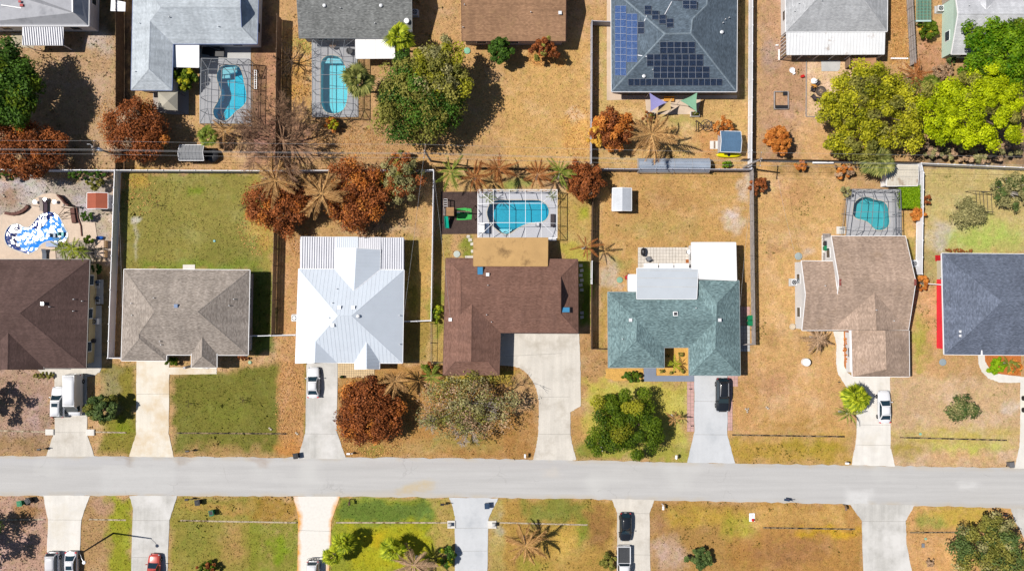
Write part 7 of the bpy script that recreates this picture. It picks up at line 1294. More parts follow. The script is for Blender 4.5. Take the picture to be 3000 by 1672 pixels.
r = shed('garden_shed', 'flat white roofed shed in the fence corner', A(3, 920, 1238, 1152, 1238, 1150, 1395, 918, 1398), 2.2, 2.35, 'x', pmat('weathered_white_roof', C(226, 218, 204), .8, var=.08, stain=C(160, 130, 100), ss=.5, st=(.58, .7)), m_white, .45)
# dark tarp leaning on grey shed, gazebo, greenhouse, kayak
solo('covered_boat', blob(W(A(0, 1600, 1170), .5)+Vector((0, 0, 0)), (1.0, 1.1, .55), 4), m_black, W(A(0, 1600, 1170), .5).xy.to_3d(), 'black covered mound beside grey shed', 'cover', smooth=True)
P = A(0, 1186, 688, 1335, 690, 1335, 830, 1190, 826); c = W(((P[0][0]+P[2][0])/2, (P[0][1]+P[2][1])/2), 3.3); r = root('gazebo', (c.x, c.y, 0), 'beige pyramid gazebo canopy beside blue-grey house', 'gazebo'); e = [W(p, 2.5) for p in P]
part('canopy', (e+[c], [(3, 2, 4), (2, 1, 4), (1, 0, 4), (0, 3, 4)]), pmat('beige_canvas', C(186, 180, 166), .8), r)
for q in e: part('post', tube([Vector((q.x, q.y, 0)), q], .04), m_dark, r)
x0, x1, ym = W(A(2, 952, 1235), 1.5).x, W(A(2, 1487, 1235), 1.5).x, W(A(2, 1200, 1238), 1.5).y; r = root('greenhouse', ((x0+x1)/2, ym, 0), 'long low translucent greenhouse tunnel by back fence', 'greenhouse'); V, F = [], []
for x in (x0, x1):
    for k in range(9): t = PI*k/8; V.append(Vector((x, ym+1.05*math.cos(t), .7+1.1*math.sin(t))))
part('cover', (V, [(k, k+1, 10+k, 9+k) for k in range(8)]+[tuple(range(9)), tuple(reversed(range(9, 18)))]), pmat('polycarbonate', C(170, 182, 200), .3, spec=.5), r)
part('base_frame', box(((x0+x1)/2, ym, .35), (x1-x0, 2.12, .7)), m_alum, r)
for k in range(5): x = x0+(x1-x0)*k/4; part('hoop', tube([Vector((x, ym+1.09*math.cos(PI*j/8), .7+1.14*math.sin(PI*j/8))) for j in range(9)], .03), m_alum, r)
part('ridge_bar', tube([(x0, ym, 1.84), (x1, ym, 1.84)], .03), m_alum, r)
c = W(A(2, 1628, 1165), .3); r = root('kayak', (c.x, c.y, 0), 'yellow kayak lying in front of blue roofed shed', 'kayak'); V, F = [], []
for i in range(11):
    t = i/5-1; wd = .38*math.sqrt(max(.02, 1-abs(t)**2.2)); z = .1*t*t
    for k in range(8): a = 2*PI*k/8; V.append(Vector((c.x+1.85*t, c.y+wd*math.cos(a), .22+z+.18*math.sin(a)*(.4+.6*wd/.38))))
F = [(i*8+k, i*8+(k+1) % 8, (i+1)*8+(k+1) % 8, (i+1)*8+k) for i in range(10) for k in range(8)]+[tuple(reversed(range(8))), tuple(range(80, 88))]
part('hull', (V, F), pmat('yellow_plastic', C(238, 228, 20), .35), r, smooth=True); part('cockpit', lathe([(.2, .38), (.24, .42), (.22, .43)], 12, (c.x, c.y, 0)), m_black, r)
solo('ramp_board', box(W(A(2, 1520, 1090))+Vector((0, 0, .1)), (.22, 1.05, .06)), m_wood, W(A(2, 1520, 1090)).xy.to_3d()+Vector((0, 0, .06)), 'wooden board on pad left of blue shed', 'board')
# shade sails
def sail(label, pts, zs, mat):
    q = [W(p, z) for p, z in zip(pts, zs)]; c = sum(q, Vector())/3; r = root('shade_sail', (c.x, c.y, 0), label, 'shade sail', 'shade sails'); n = 8; V, F, ix = [], [], {}
    for i in range(n+1):
        for j in range(n+1-i):
            k = n-i-j; u, v, w_ = i/n, j/n, k/n; p = q[0]*u+q[1]*v+q[2]*w_; p = p+(c-p)*(.5*(u*v+v*w_+w_*u)*(1-min(1, 27*u*v*w_)))-Vector((0, 0, .5*u*v*w_*9*.3)); ix[(i, j)] = len(V); V.append(p)
    for i in range(n):
        for j in range(n-i):
            F.append((ix[(i, j)], ix[(i+1, j)], ix[(i, j+1)]))
            if i+j < n-1: F.append((ix[(i+1, j)], ix[(i+1, j+1)], ix[(i, j+1)]))
    part('cloth', (V, F), mat, r, smooth=True)
    for p in q: part('post', tube([Vector((p.x, p.y, 0)), p], .035), m_alum, r)
sail('lavender triangular shade sail behind solar house', A(2, 1032, 697, 1163, 770, 1040, 840), (3.0, 2.6, 2.2), pmat('lavender_cloth', C(160, 156, 214), .8)); sail('green triangular shade sail behind solar house', A(2, 1263, 757, 1392, 695, 1388, 842), (2.6, 3.0, 2.4), pmat('mint_cloth', C(140, 190, 158), .8)); sail('tan drooping shade sail behind solar house', A(2, 1198, 742, 1195, 826, 1075, 852), (3.0, 2.4, 2.0), pmat('tan_cloth', C(216, 186, 134), .8))
# ------------------------------------------------------------------ outdoor furniture and odds and ends
def chair(label, px, rz, mat, wd=.62, name='garden_chair', cat='chair', group='garden chairs', z0=.0):
    q = P_(px, .5); r = root(name, (0, 0, 0), label, cat, group); part('seat', box((0, 0, .42), (wd, .56, .07)), mat, r); part('backrest', bar((-wd/2, -.3, .7), (wd/2, -.3, .7), .06, .55), mat, r)
    for sx_ in (-1, 1):
        part('armrest', box((sx_*wd/2, .0, .64), (.07, .56, .05)), mat, r)
        for sy_ in (-1, 1): part('leg', box((sx_*(wd/2-.03), sy_*.24, .2), (.05, .05, .4)), mat, r)
    return place(r, (q.x, q.y, z0), rz, label)
m_wick = pmat('dark_wicker', (.05, .04, .045), .8); Zf = lambda *v: conv(2350, 8.448, 170, v)
chair('wooden chair left of round fire pit', Zf(275, 770), -PI/2-.2, m_wick); chair('dark chair lower left of fire pit', Zf(300, 965), -PI/4-.1, m_wick, .75); chair('dark chair above fire pit with white towel', Zf(375, 620), -PI/2-.9, m_wick, .75); chair('wide dark bench seat below fire pit', Zf(510, 1010), 0, m_wick, 1.9, 'garden_bench', 'bench'); solo('towel', blob(W(Zf(300, 570), .8), (.5, .42, .12), 3), m_white, W(Zf(300, 570), .8), 'crumpled white towel over chair by fire pit', 'towel', smooth=True); chair('orange wood stool between chairs at fire pit', Zf(290, 685), .4, pmat('orange_wood', C(226, 160, 70), .8), .5)
c = W(Zf(450, 830)); r = root('fire_pit', c, 'round dark metal fire pit with ash on sand patio', 'fire pit'); part('rim', lathe([(.62, 0), (.72, .1), (.72, .38), (.64, .38), (.6, .2)], 20, c), pmat('rusty_steel', (.09, .07, .06), .8), r); part('ash', lathe([(.6, .12), (.3, .2), (.05, .22)], 16, c), pmat('ash', C(206, 186, 150), .95, fine=.3), r)
for i in range(4): part('log', tube([c+Vector((.4*math.cos(i*1.7), .4*math.sin(i*1.7), .24)), c+Vector((-.35*math.cos(i*1.7+.5), -.35*math.sin(i*1.7+.5), .3))], .05), m_wood, r)
P = A(3, 70, 692, 174, 692, 174, 822, 70, 822); r = root('raised_bed', W(A(3, 122, 757)), 'open rectangular wood frame with black mats on yard', 'garden frame')
for i in range(4): part('side_board', bar(W(P[i])+Vector((0, 0, .15)), W(P[(i+1) % 4])+Vector((0, 0, .15)), .12, .3), m_woodgr, r)
for x, y in ((150, 706), (96, 808), (126, 808), (157, 808)): q = W(A(3, x, y)); part('mat', box((q.x, q.y, .2), (.56, .52, .2)), m_black, r)
q = W(A(3, 205, 537)); solo('sink_basin', join(lathe([(.3, 0), (.42, .3), (.38, .32), (.3, .12)], 14, (q.x-.05, q.y+.1, 0)), box((q.x+.2, q.y-.25, .12), (.35, .45, .24), .6)), m_white, q, 'white basin lying on yard near sand patio', 'basin'); q = W(A(3, 280, 577)); solo('toy_box', join(box((q.x, q.y, .18), (.42, .3, .36), .3), box((q.x, q.y, .4), (.46, .34, .06), .3)), pmat('bright_red', C(214, 40, 40), .5), q, 'small red box on yard left of fire pit', 'box')
solo('timber_edge', join(bar(W(A(3, 312, 456))+Vector((0, 0, .06)), W(A(3, 310, 876))+Vector((0, 0, .06)), .1, .14), bar(W(A(3, 310, 876))+Vector((0, 0, .06)), W(A(3, 400, 878))+Vector((0, 0, .06)), .1, .14)), m_woodgr, W(A(3, 311, 700)), 'thin pale timber edging of the sand patio', 'edging')
for i, (x0, y0, x1, y1, k, lb) in enumerate([(945, 442, 1075, 443, 10, 'row of white concrete blocks right of ribbed awning'), (106, 375, 106, 455, 7, 'upright row of white blocks left of screened porch'), (82, 343, 100, 343, 2, 'pair of white blocks on yard left of porch')]):
    a, b = W(A(3, x0, y0)), W(A(3, x1, y1)); r = root('block_row', a.lerp(b, .5), lb, 'blocks', 'rows of concrete blocks')
    for j in range(k): p = a.lerp(b, (j+.5)/k); part('block', box((p.x, p.y, .1), (.2, .2, .2)), m_white, r)
P = A(3, 665, 442, 838, 435, 842, 530, 668, 530); r = root('canopy', W(A(3, 755, 490)), 'brown fabric canopy at screened porch corner', 'canopy'); e = [W(p, 2.3-.2*(i > 1)) for i, p in enumerate(P)]; part('cloth', (e+[sum(e, Vector())/4-Vector((0, 0, .2))], [(3, 2, 4), (2, 1, 4), (1, 0, 4), (0, 3, 4)]), pmat('brown_cloth', C(190, 142, 104), .8), r)
for q in e: part('post', box((q.x, q.y, q.z/2), (.08, .08, q.z)), m_wood, r)
solo('wood_panel', bar(W(A(3, 606, 440))+Vector((0, 0, .8)), W(A(3, 606, 520))+Vector((0, 0, .8)), .08, 1.6), m_wood, W(A(3, 606, 480)), 'upright wooden panel beside concrete pad at screened porch', 'panel'); q = W(A(3, 725, 562), .9); solo('patio_umbrella', join(lathe([(.75, .8), (.6, 1.0), (.05, 1.2)], 10, (q.x, q.y, 0)), tube([(q.x, q.y, 0), (q.x, q.y, 1.2)], .03)), pmat('pale_blue_cloth', C(150, 176, 206), .8), (q.x, q.y, 0), 'pale blue umbrella half hidden under yellow-green tree', 'umbrella')
c = W(A(3, 440, 1218), .5); r = root('picnic_bench', (c.x, c.y, 0), 'long white bench along dark back fence', 'bench'); part('seat', box((c.x, c.y, .45), (3.1, .38, .06)), m_white, r)
for x in (-1.3, 0, 1.3): part('leg', box((c.x+x, c.y, .21), (.08, .34, .42)), m_white, r)
chair('red chair beside fan palm at back fence', A(3, 703, 1213), 0, MATS['bright_red'], .5)
# trellis, air conditioners, tanks
r = root('trellis', W(A(3, 1190, 80)), 'green wire trellis cage beside mint walled house', 'trellis'); m_tr = pmat('green_wire', C(120, 178, 160), .6); a, b = W(A(3, 1140, -40), 1.9), W(A(3, 1248, 155), 1.9)
for k in range(9): y = a.y+(b.y-a.y)*k/8; part('bar', bar((a.x, y, 1.9), (b.x, y, 1.9), .06, .05), m_tr, r); 
for k in range(5): x = a.x+(b.x-a.x)*k/4; part('bar', bar((x, a.y, 1.95), (x, b.y, 1.95), .06, .05), m_tr, r); part('post', box((x, b.y, .95), (.08, .08, 1.9)), m_tr, r)
part('mesh', ([Vector((a.x, a.y, 1.88)), Vector((b.x, a.y, 1.88)), Vector((b.x, b.y, 1.88)), Vector((a.x, b.y, 1.88))], [(3, 2, 1, 0)]), screenmat('green_mesh', (.05, .2, .17), .5), r); part('beam', bar((a.x-.1, b.y-.1, 1.95), (b.x, b.y-.1, 2.0), .25, .1), pmat('pale_plank', C(190, 216, 214), .7), r)
def acunit(label, px, s=.85):
    q = P_(px, .6); r = root('air_conditioner', (q.x, q.y, 0), label, 'air conditioner', 'air conditioning units'); part('pad', box((q.x, q.y, .05), (s+.25, s+.25, .1)), m_slab, r); part('housing', box((q.x, q.y, .45), (s, s, .72)), pmat('ac_housing', (.55, .56, .58), .5), r); gr = part('grille', lathe([(s*.4, .81), (s*.4, .84), (s*.36, .84)], 18, (q.x, q.y, 0)), m_dark, r)
    for k in range(4): a_ = k*PI/2; part('fan_blade', bar((q.x, q.y, .85), (q.x+s*.32*math.cos(a_), q.y+s*.32*math.sin(a_), .85), .14, .02), m_rim, gr)
    return r
for lb, px in (('air conditioner beside mint wall', A(3, 1320, 66)), ('air conditioner left of taupe house wall', M(3, 192, 778)), ('air conditioner right of dark grey gable roof', A(1, 1220, 95)), ('air conditioner in shade beside dark brown roof', M(0, 622, 1035)), ('air conditioner right of taupe roof in shade', M(3, 982, 655)), ('air conditioner left of white metal roof', M(1, 276, 1012))): acunit(lb, px)
def lid(label, px, rad, c, h=.12, cat='lid', name='septic_lid'): q = W(px); return solo(name, lathe([(rad, 0), (rad, h*.7), (rad*.9, h), (rad*.3, h*1.15)], 24, q), pmat('lid_%d_%d_%d' % c, C(*c), .6), q, label, cat, 'round lids')
lid('round mint green septic lid on warm brown house yard', A(1, 1612, 383), .48, (140, 200, 168)); lid('round pale septic lid left of brown roof', M(1, 1343, 593), .5, (200, 210, 204)); lid('round grey lid on yard left of taupe roof', M(3, 222, 607), .55, (168, 180, 180)); lid('round grey-blue lid on lawn below slate roof', M(3, 1170, 1302), .52, (160, 174, 182)); lid('small pale green lid on lawn near grey porch', M(0, 1643, 1303), .26, (176, 206, 170)); lid('small green lid on swale of right front lawn', B(3, 1070, 494), .2, (160, 206, 180)); lid('small green lid on lower right lawn', B(3, 1106, 1213), .2, (160, 200, 170)); lid('flat green cover on dry ground left of teal house', M(2, 708, 762), .45, (140, 186, 160)); lid('small pale blue disc on green back lawn', M(0, 1410, 507), .18, (150, 210, 214))
q = W(M(3, 272, 1302), .5); q.z = 0; r = root('water_tank', q, 'round white tank standing on tan front yard', 'tank'); part('body', lathe([(.5, 0), (.58, .1), (.58, .85), (.5, .98), (.4, 1.0)], 20, q), m_white, r); part('lid', lathe([(.3, .98), (.3, 1.06), (.05, 1.1)], 16, q), m_vinyl, r)
q = W(M(3, 177, 1068)); solo('planter', lathe([(.3, 0), (.45, .35), (.45, .42), (.36, .42), (.3, .3)], 18, q), pmat('pale_pot', C(224, 206, 180), .8), q, 'round pale planter bowl left of taupe house', 'planter')
# playset
o_ = W(Z3(300, 540)); r = root('playset', o_, 'wooden playset with green slide on black mulch', 'playset'); z3 = lambda x, y, z: W(Z3(x, y), z)
rf = part('roof', (lambda a, b, c, d, e, f: ([a, b, c, d, e, f], [(0, 1, 5, 4), (4, 5, 2, 3), (0, 4, 3), (1, 2, 5)]))(z3(250, 445, 2.5), z3(395, 445, 2.5), z3(395, 610, 2.5), z3(245, 610, 2.5), z3(250, 525, 3.0), z3(395, 525, 3.0)), pmat('tan_canvas', C(196, 152, 108), .8), r)
part('platform', prism([v.xy for v in (z3(190, 470, 1.2), z3(400, 470, 1.2), z3(400, 610, 1.2), z3(190, 610, 1.2))], 1.12, 1.22), m_wood, r)
for x, y in ((255, 455), (390, 455), (390, 600), (255, 600)): q = z3(x, y, 2.4); part('post', box((q.x, q.y, 1.2), (.1, .1, 2.4)), m_wooddk, r)
a, b = z3(245, 620, 1.25), z3(265, 845, .25); sl = part('slide', join(bar(a, b, .5, .05), bar(a+Vector((-.26, 0, .08)), b+Vector((-.26, 0, .08)), .06, .2), bar(a+Vector((.26, 0, .08)), b+Vector((.26, 0, .08)), .06, .2)), pmat('jade_plastic', C(24, 186, 160), .35), r)
for x in (195, 268): part('ladder_rail', bar(z3(x, 280, 1.5), z3(x, 470, 1.5), .08, .1), m_woodgr, r)
for y in (285, 330, 375, 420): part('rung', bar(z3(195, y, 1.5), z3(268, y, 1.5), .05, .05), m_alum, r)
for x, y in ((195, 280), (268, 280)): q = z3(x, y, 1.5); part('post', box((q.x, q.y, .75), (.1, .1, 1.5)), m_wooddk, r)
part('swing_beam', bar(z3(395, 525, 2.2), z3(735, 525, 2.2), .1, .14), m_wood, r)
for s in (-1, 1): q = z3(745, 525, 2.2); part('swing_leg', bar(q, Vector((q.x+.35, q.y+s*1.1, 0)), .1, .1), m_wooddk, r)
for i, x in enumerate((470, 570, 660)):
    q = z3(x, 525, 2.15); w_ = part('swing_seat', box((q.x, q.y, .55), (.45, .2, .05)), [m_lampw, m_black, m_black][i], r); [part('chain', tube([(q.x+s*.2, q.y, .55), (q.x+s*.2, q.y, 2.1)], .012, 4), m_dark, w_) for s in (-1, 1)]
for k in range(9): q = z3(215, 480+k*15, 1.25); part('rail_slat', box((q.x, q.y, 1.5), (.3, .06, .5)), m_woodgr, r)
solo('play_mat', prism([v.xy for v in WL(Z3(*sum([[a, b] for a, b in ((450, 470), (600, 455), (730, 470), (745, 560), (735, 680), (600, 690), (450, 690))], [])))], .03, .06), pmat('green_turf_mat', C(72, 186, 92), .9, fine=.15), W(Z3(600, 570))+Vector((0, 0, .03)), 'bright green play mat under swings', 'mat')
# swing frame on right lawn
r = root('swing_frame', W(M(3, 1430, 245)), 'dark metal swing frame with ladder bars on right lawn', 'swing'); zz_ = lambda x, y, z: W(M(3, x, y), z)
for a, b in (((1380, 180), (1490, 185)), ((1385, 310), (1510, 318))): part('rail', tube([zz_(*a, 2.0), zz_(*b, 2.0)], .05), m_dark, r)
for x in (1388, 1412, 1436, 1460, 1488): part('bar', tube([zz_(x, 182, 2.0), zz_(x+8, 314, 2.0)], .035), m_dark, r)
for x, y in ((1380, 180), (1490, 185), (1385, 310), (1510, 318)): t = zz_(x, y, 2.0); part('leg', tube([t, Vector((t.x-.25, t.y+.2, 0))], .045), m_dark, r)
# pool yard furniture, leftmost
m_bwall = pmat('brown_stone', C(120, 84, 76), .9, var=.2, vs=2, fine=.2)
def curved_wall(label, pts, h, wd, mat):
    q = WL(pts); r = root('garden_wall', q[len(q)//2], label, 'wall', 'low garden walls')
    for a, b in zip(q[:-1], q[1:]): part('segment', bar(a+Vector((0, 0, h/2)), b+(b-a).normalized()*.04+Vector((0, 0, h/2)), wd, h), mat, r)
curved_wall('curved brown stone seat wall upper left of glinting pool', Z8(120, 465, 220, 485, 330, 475, 420, 440, 490, 390, 535, 340), .5, .42, m_bwall); curved_wall('straight brown planter wall right of glinting pool', Z8(1350, 370, 1360, 480, 1385, 640), .5, .6, m_bwall); curved_wall('dark curved wall at top right of pool terrace', Z8(1100, 140, 1180, 220, 1240, 300, 1300, 330), .9, .2, m_bwall); curved_wall('thin dark edging right of pool terrace', Z8(1410, 360, 1440, 560, 1490, 700, 1505, 880), .25, .12, m_bwall)
def lounger(label, px, rz, mat):
    q = P_(px, .4); r = root('sun_lounger', (0, 0, 0), label, 'lounger', 'sun loungers'); part('seat', box((0, .3, .34), (.62, 1.3, .08)), mat, r); part('backrest', bar((0, -.35, .36), (0, -.95, .62), .62, .07), mat, r)
    for sx_ in (-1, 1):
        for y in (-.3, .85): part('leg', box((sx_*.26, y, .16), (.06, .06, .32)), m_alum, r)
    return place(r, (q.x, q.y, .06), rz, label)
lounger('grey lounger above glinting pool', Z8(765, 300), PI, pmat('grey_fabric', C(170, 158, 152), .8)); lounger('dark purple lounger beside grey one above glinting pool', Z8(828, 340), PI, pmat('plum_fabric', C(78, 62, 76), .8)); lounger('pale blue lounger below glinting pool', Z8(960, 1040), PI/2, pmat('sky_fabric', C(176, 192, 226), .8)); lounger('dark grey lounger at dark brown roof edge', Z8(812, 1240), PI, pmat('slate_fabric', C(110, 118, 132), .8))
for lb, x, y, c in (('pale slab seat standing in shallow pool shelf', 985, 870, (176, 190, 206)), ('mint seat standing in shallow pool shelf', 1135, 845, (140, 214, 214))):
    q = W(Z8(x, y)); r = root('pool_chair', (q.x, q.y, -.25), lb, 'chair', 'in-pool chairs'); mm = pmat('poolseat%d' % x, C(*c), .6); part('seat', box((q.x, q.y, .12), (.62, .6, .1)), mm, r); part('backrest', box((q.x-.3, q.y, .32), (.08, .6, .5)), mm, r); part('base', box((q.x, q.y, -.09), (.5, .5, .32)), mm, r)
for lb, x, y in (('round white stool at left of terrace arc', 680, 268), ('round white stool at top of terrace arc', 865, 222), ('round white stool at right of terrace arc', 1035, 265)):
    q = W(Z8(x, y)); solo('stool', join(lathe([(.2, 0), (.06, .05), (.06, .5), (.26, .52), (.26, .58)], 14, q+Vector((0, 0, .07)))), m_lampw, q+Vector((0, 0, .07)), lb, 'stool', 'round terrace stools')
for lb, x, y in (('slim dark lamp post left of terrace', 560, 320), ('slim dark lamp post right of terrace', 1330, 350)):
    q = W(Z8(x, y)); r = root('garden_lamp', q, lb, 'lamp', 'garden lamp posts'); part('pole', tube([q, q+Vector((0, 0, 2.3))], .035), m_dark, r); part('lamp_head', lathe([(.08, 2.2), (.15, 2.3), (.1, 2.45)], 10, q), m_dark, r)
q = W(Z8(1340, 350), 1.0); r = root('pergola', (q.x, q.y, 0), 'dark timber frame beside pool with slanting struts', 'pergola')
for x, y in ((1255, 375), (1390, 345), (1300, 470)): p = W(Z8(x, y)); part('post', box((p.x, p.y, .9), (.1, .1, 1.8)), m_wooddk, r)
for x0, y0, x1, y1 in ((1255, 380, 1075, 515), (1285, 465, 1110, 545), (1305, 535, 1140, 580)): part('strut', bar(W(Z8(x0, y0))+Vector((0, 0, 1.0)), W(Z8(x1, y1))+Vector((0, 0, .15)), .06, .06), m_wooddk, r)
for lb, x, y in (('tan storage box pair by fence, upper one', 1855, 1030), ('tan storage box pair by fence, lower one', 1850, 1210)):
    q = W(Z8(x, y), .5); q.z = 0; r = root('storage_box', q, lb, 'box', 'storage boxes'); part('base', box(q+Vector((0, 0, .4)), (1.4, 1.05, .8)), pmat('tan_box', C(206, 172, 130), .7), r); part('lid', box(q+Vector((-.1, 0, .85)), (1.3, 1.1, .12)), pmat('cream_lid', C(232, 204, 180), .7), r)
q = W(Z8(1845, 920)); solo('tarp', blob(q+Vector((0, 0, .25)), (.55, .3, .25), 2, amp=.3), pmat('blue_tarp', C(40, 110, 210), .5), q, 'blue tarp heap above tan storage boxes', 'tarp', smooth=True)
# pool pumps beside the dark brown roof
for lb, y in (('pool pump group beside upper dark brown wall', 790), ('pool filter group beside middle dark brown wall', 895)):
    q = W(M(0, 645, y)); r = root('pool_pump', q, lb, 'pump', 'pool pumps')
    part('tank', lathe([(.2, 0), (.24, .1), (.24, .7), (.1, .85)], 12, q+Vector((.15, .3, 0))), m_navy, r); part('motor', tube([q+Vector((-.3, -.1, .25)), q+Vector((.25, -.1, .25))], .13, 10), m_dark, r)
    for k in range(4): part('pipe', tube([q+Vector((-.4+.25*k, .6, .3)), q+Vector((-.4+.25*k, -.6, .3+.1*(k % 2)))], .035), m_lampw, r)
r = root('barbecue', W(M(0, 612, 1160)), 'black barbecue grill in shade beside dark brown wall', 'grill'); q = W(M(0, 612, 1160)); part('body', box(q+Vector((0, 0, .6)), (1.1, .6, .5)), m_black, r); part('lid', tube([q+Vector((-.5, 0, .9)), q+Vector((.5, 0, .9))], .28, 10), m_black, r); [part('leg', box(q+Vector((s*.45, 0, .18)), (.06, .5, .36)), m_dark, r) for s in (-1, 1)]
# grill and chairs on white paver patio
q = W(M(2, 858, 580)); r = root('barbecue', q, 'black covered grill on white paver patio', 'grill'); part('body', blob(q+Vector((0, 0, .65)), (.36, .65, .4), 6, amp=.08), m_black, r, smooth=True); [part('leg', box(q+Vector((sx_*.22, sy_*.4, .17)), (.06, .06, .35)), m_dark, r) for sx_ in (-1, 1) for sy_ in (-1, 1)]
chair('grey chair on white paver patio', M(2, 893, 624), .5, m_bronze, .6, z0=.05); q = W(M(2, 1157, 580)); r = root('patio_heater', q, 'white round table on grey patio tiles', 'table'); part('base', lathe([(.3, .05), (.3, .1), (.05, .12)], 14, q), m_dark, r); part('pole', tube([q+Vector((0, 0, .1)), q+Vector((0, 0, .7))], .04), m_dark, r); part('tabletop', lathe([(.33, .7), (.33, .75), (.3, .77)], 18, q), m_white, r)
solo('doormat', box(W(M(2, 1157, 640))+Vector((0, 0, .065)), (.7, .55, .03)), pmat('orange_mat', C(176, 106, 56), .9), W(M(2, 1157, 640))+Vector((0, 0, .05)), 'orange doormat on white paver patio', 'mat'); q = W(M(2, 757, 742)); r = root('garden_cart', q, 'red garden cart beside teal house store', 'cart'); part('tray', box(q+Vector((0, 0, .4)), (.8, .55, .2), .6), MATS['red_paint'], r); part('handle', tube([q+Vector((.3, .3, .45)), q+Vector((-.4, .6, .8))], .03), m_dark, r); [part('wheel', tube([q+Vector((s*.3-.03, -.2, .18)), q+Vector((s*.3+.03, -.2, .18))], .18, 12), m_rubber, r) for s in (-1, 1)]
# black folded panels on blue-grey house patio
q = W(A(0, 1600, 390)); r = root('folded_panels', q, 'black folded screen panels on patio by kidney pool', 'panels')
for i, (x, y, w_, d_, a) in enumerate(((1570, 385, 1.7, 1.3, -.15), (1620, 392, 1.6, 1.4, .1), (1660, 400, 1.3, 1.3, -.05))): p = W(A(0, x, y)); part('panel', box((p.x, p.y, .3+.12*i), (w_, d_, .08), a), m_black, r)
part('frame_bar', bar(W(A(0, 1535, 348))+Vector((0, 0, .8)), W(A(0, 1665, 390))+Vector((0, 0, .8)), .05, .05), m_bronze, r)
q = W(Z1(915, 720)); r = root('ladder', q, 'long aluminium ladder lying beside kidney pool cage', 'ladder'); [part('rail', bar(W(Z1(x, 540))+Vector((0, 0, .1)), W(Z1(x, 830))+Vector((0, 0, .1)), .06, .08), m_alum, r) for x in (902, 936)]; [part('rung', bar(W(Z1(902, y))+Vector((0, 0, .1)), W(Z1(936, y))+Vector((0, 0, .1)), .04, .04), m_alum, r) for y in range(550, 830, 34)]
def patio_set(label, px, mat): q = W(px); r = root('patio_table', q, label, 'table'); part('tabletop', lathe([(.5, .7), (.5, .75), (.45, .76)], 16, q), mat, r); part('leg', tube([q+Vector((0, 0, .05)), q+Vector((0, 0, .7))], .05), mat, r); part('base', lathe([(.3, .07), (.3, .1), (.05, .12)], 12, q), mat, r)
patio_set('brown round table on capsule pool terrace', A(1, 610, 350), m_wood); patio_set('dark round table in capsule cage corner', A(1, 735, 395), m_dark)
lounger('dark lounger on white cage deck right side', Z3(2305, 700), 0, m_wick); solo('storage_bench', join(box(W(Z3(1020, 860))+Vector((0, 0, .35)), (.8, 1.35, .55)), box(W(Z3(1020, 860))+Vector((0, 0, .65)), (.86, 1.42, .07))), pmat('blue_bench', C(100, 124, 160), .6), W(Z3(1020, 860))+Vector((0, 0, .07)), 'blue-grey storage bench in white cage corner', 'bench'); solo('white_cabinet', join(box(W(Z3(925, 850))+Vector((0, 0, .5)), (.95, 1.35, .86)), box(W(Z3(925, 850))+Vector((0, 0, .95)), (1.0, 1.4, .06))), m_white, W(Z3(925, 850))+Vector((0, 0, .07)), 'white cabinet at left wall of white cage', 'cabinet')
chair('pale chair on white cage deck below pool', Z3(2005, 770), 0, m_alum, .55, z0=.07); q = W(Z3(1425, 930)); r = root('pool_rail', q, 'grey metal pool ladder rails at lower pool tip', 'pool ladder'); [part('rail', tube([W(Z3(x, 1000))+Vector((0, 0, .07)), W(Z3(x, 985))+Vector((0, 0, .75)), W(Z3(x, 930))+Vector((0, 0, .7)), W(Z3(x, 905))+Vector((0, 0, -.3))], .025), m_alum, r) for x in (1362, 1385)]
# tripod swing behind solar house
q = W(A(2, 1445, 945)); r = root('wheel_swing', q, 'dark timber trestle with round wheel behind solar house', 'trestle'); V, F = [], []
c = W(A(2, 1458, 940), .8)
part('wheel_rim', join(*[tube([c+Vector((.75*math.cos(2*PI*k/16), .75*math.sin(2*PI*k/16), 0)), c+Vector((.75*math.cos(2*PI*(k+1)/16), .75*math.sin(2*PI*(k+1)/16), 0))], .05, 5) for k in range(16)]), m_dark, r)
for k in range(3): part('spoke', bar(c+Vector((.72*math.cos(k*PI/3), .72*math.sin(k*PI/3), 0)), c-Vector((.72*math.cos(k*PI/3), .72*math.sin(k*PI/3), 0)), .05, .05), m_dark, r)
for x0, y0, x1, y1 in ((1388, 905, 1430, 950), (1388, 978, 1430, 945), (1400, 945, 1500, 948), (1500, 910, 1505, 975), (1385, 905, 1385, 980)): part('brace', bar(W(A(2, x0, y0), .8), W(A(2, x1, y1), .9), .1, .1), m_wooddk, r)
for x, y in ((1388, 905), (1388, 978), (1502, 912), (1502, 975)): p = W(A(2, x, y), .8); part('leg', box((p.x, p.y, .4), (.1, .1, .8)), m_wooddk, r)
for lb, x, y, w_ in (('raised planter with dry plants left of tan sail', 1040, 868, 1.1), ('raised planter with dry plants below green sail', 1370, 862, 1.3)):
    q = W(A(2, x, y)); r = root('planter_box', q, lb, 'planter', 'raised planters'); part('box', box(q+Vector((0, 0, .25)), (w_, .75, .5)), m_drvw, r); part('soil', box(q+Vector((0, 0, .51)), (w_-.12, .63, .03)), m_mulch, r); part('plant', blob(q+Vector((0, 0, .65)), (w_*.35, .28, .25), 3, amp=.5), L_olive, r)
q = W(A(2, 1175, 752)); r = root('orange_bench', q, 'orange wood bench under lavender sail', 'bench'); part('seat', box(q+Vector((0, 0, .42)), (1.5, .6, .08)), MATS['orange_wood'], r); part('backrest', box(q+Vector((0, .3, .7)), (1.5, .06, .5)), MATS['orange_wood'], r); [part('leg', box(q+Vector((s*.65, 0, .2)), (.08, .5, .4)), MATS['orange_wood'], r) for s in (-1, 1)]
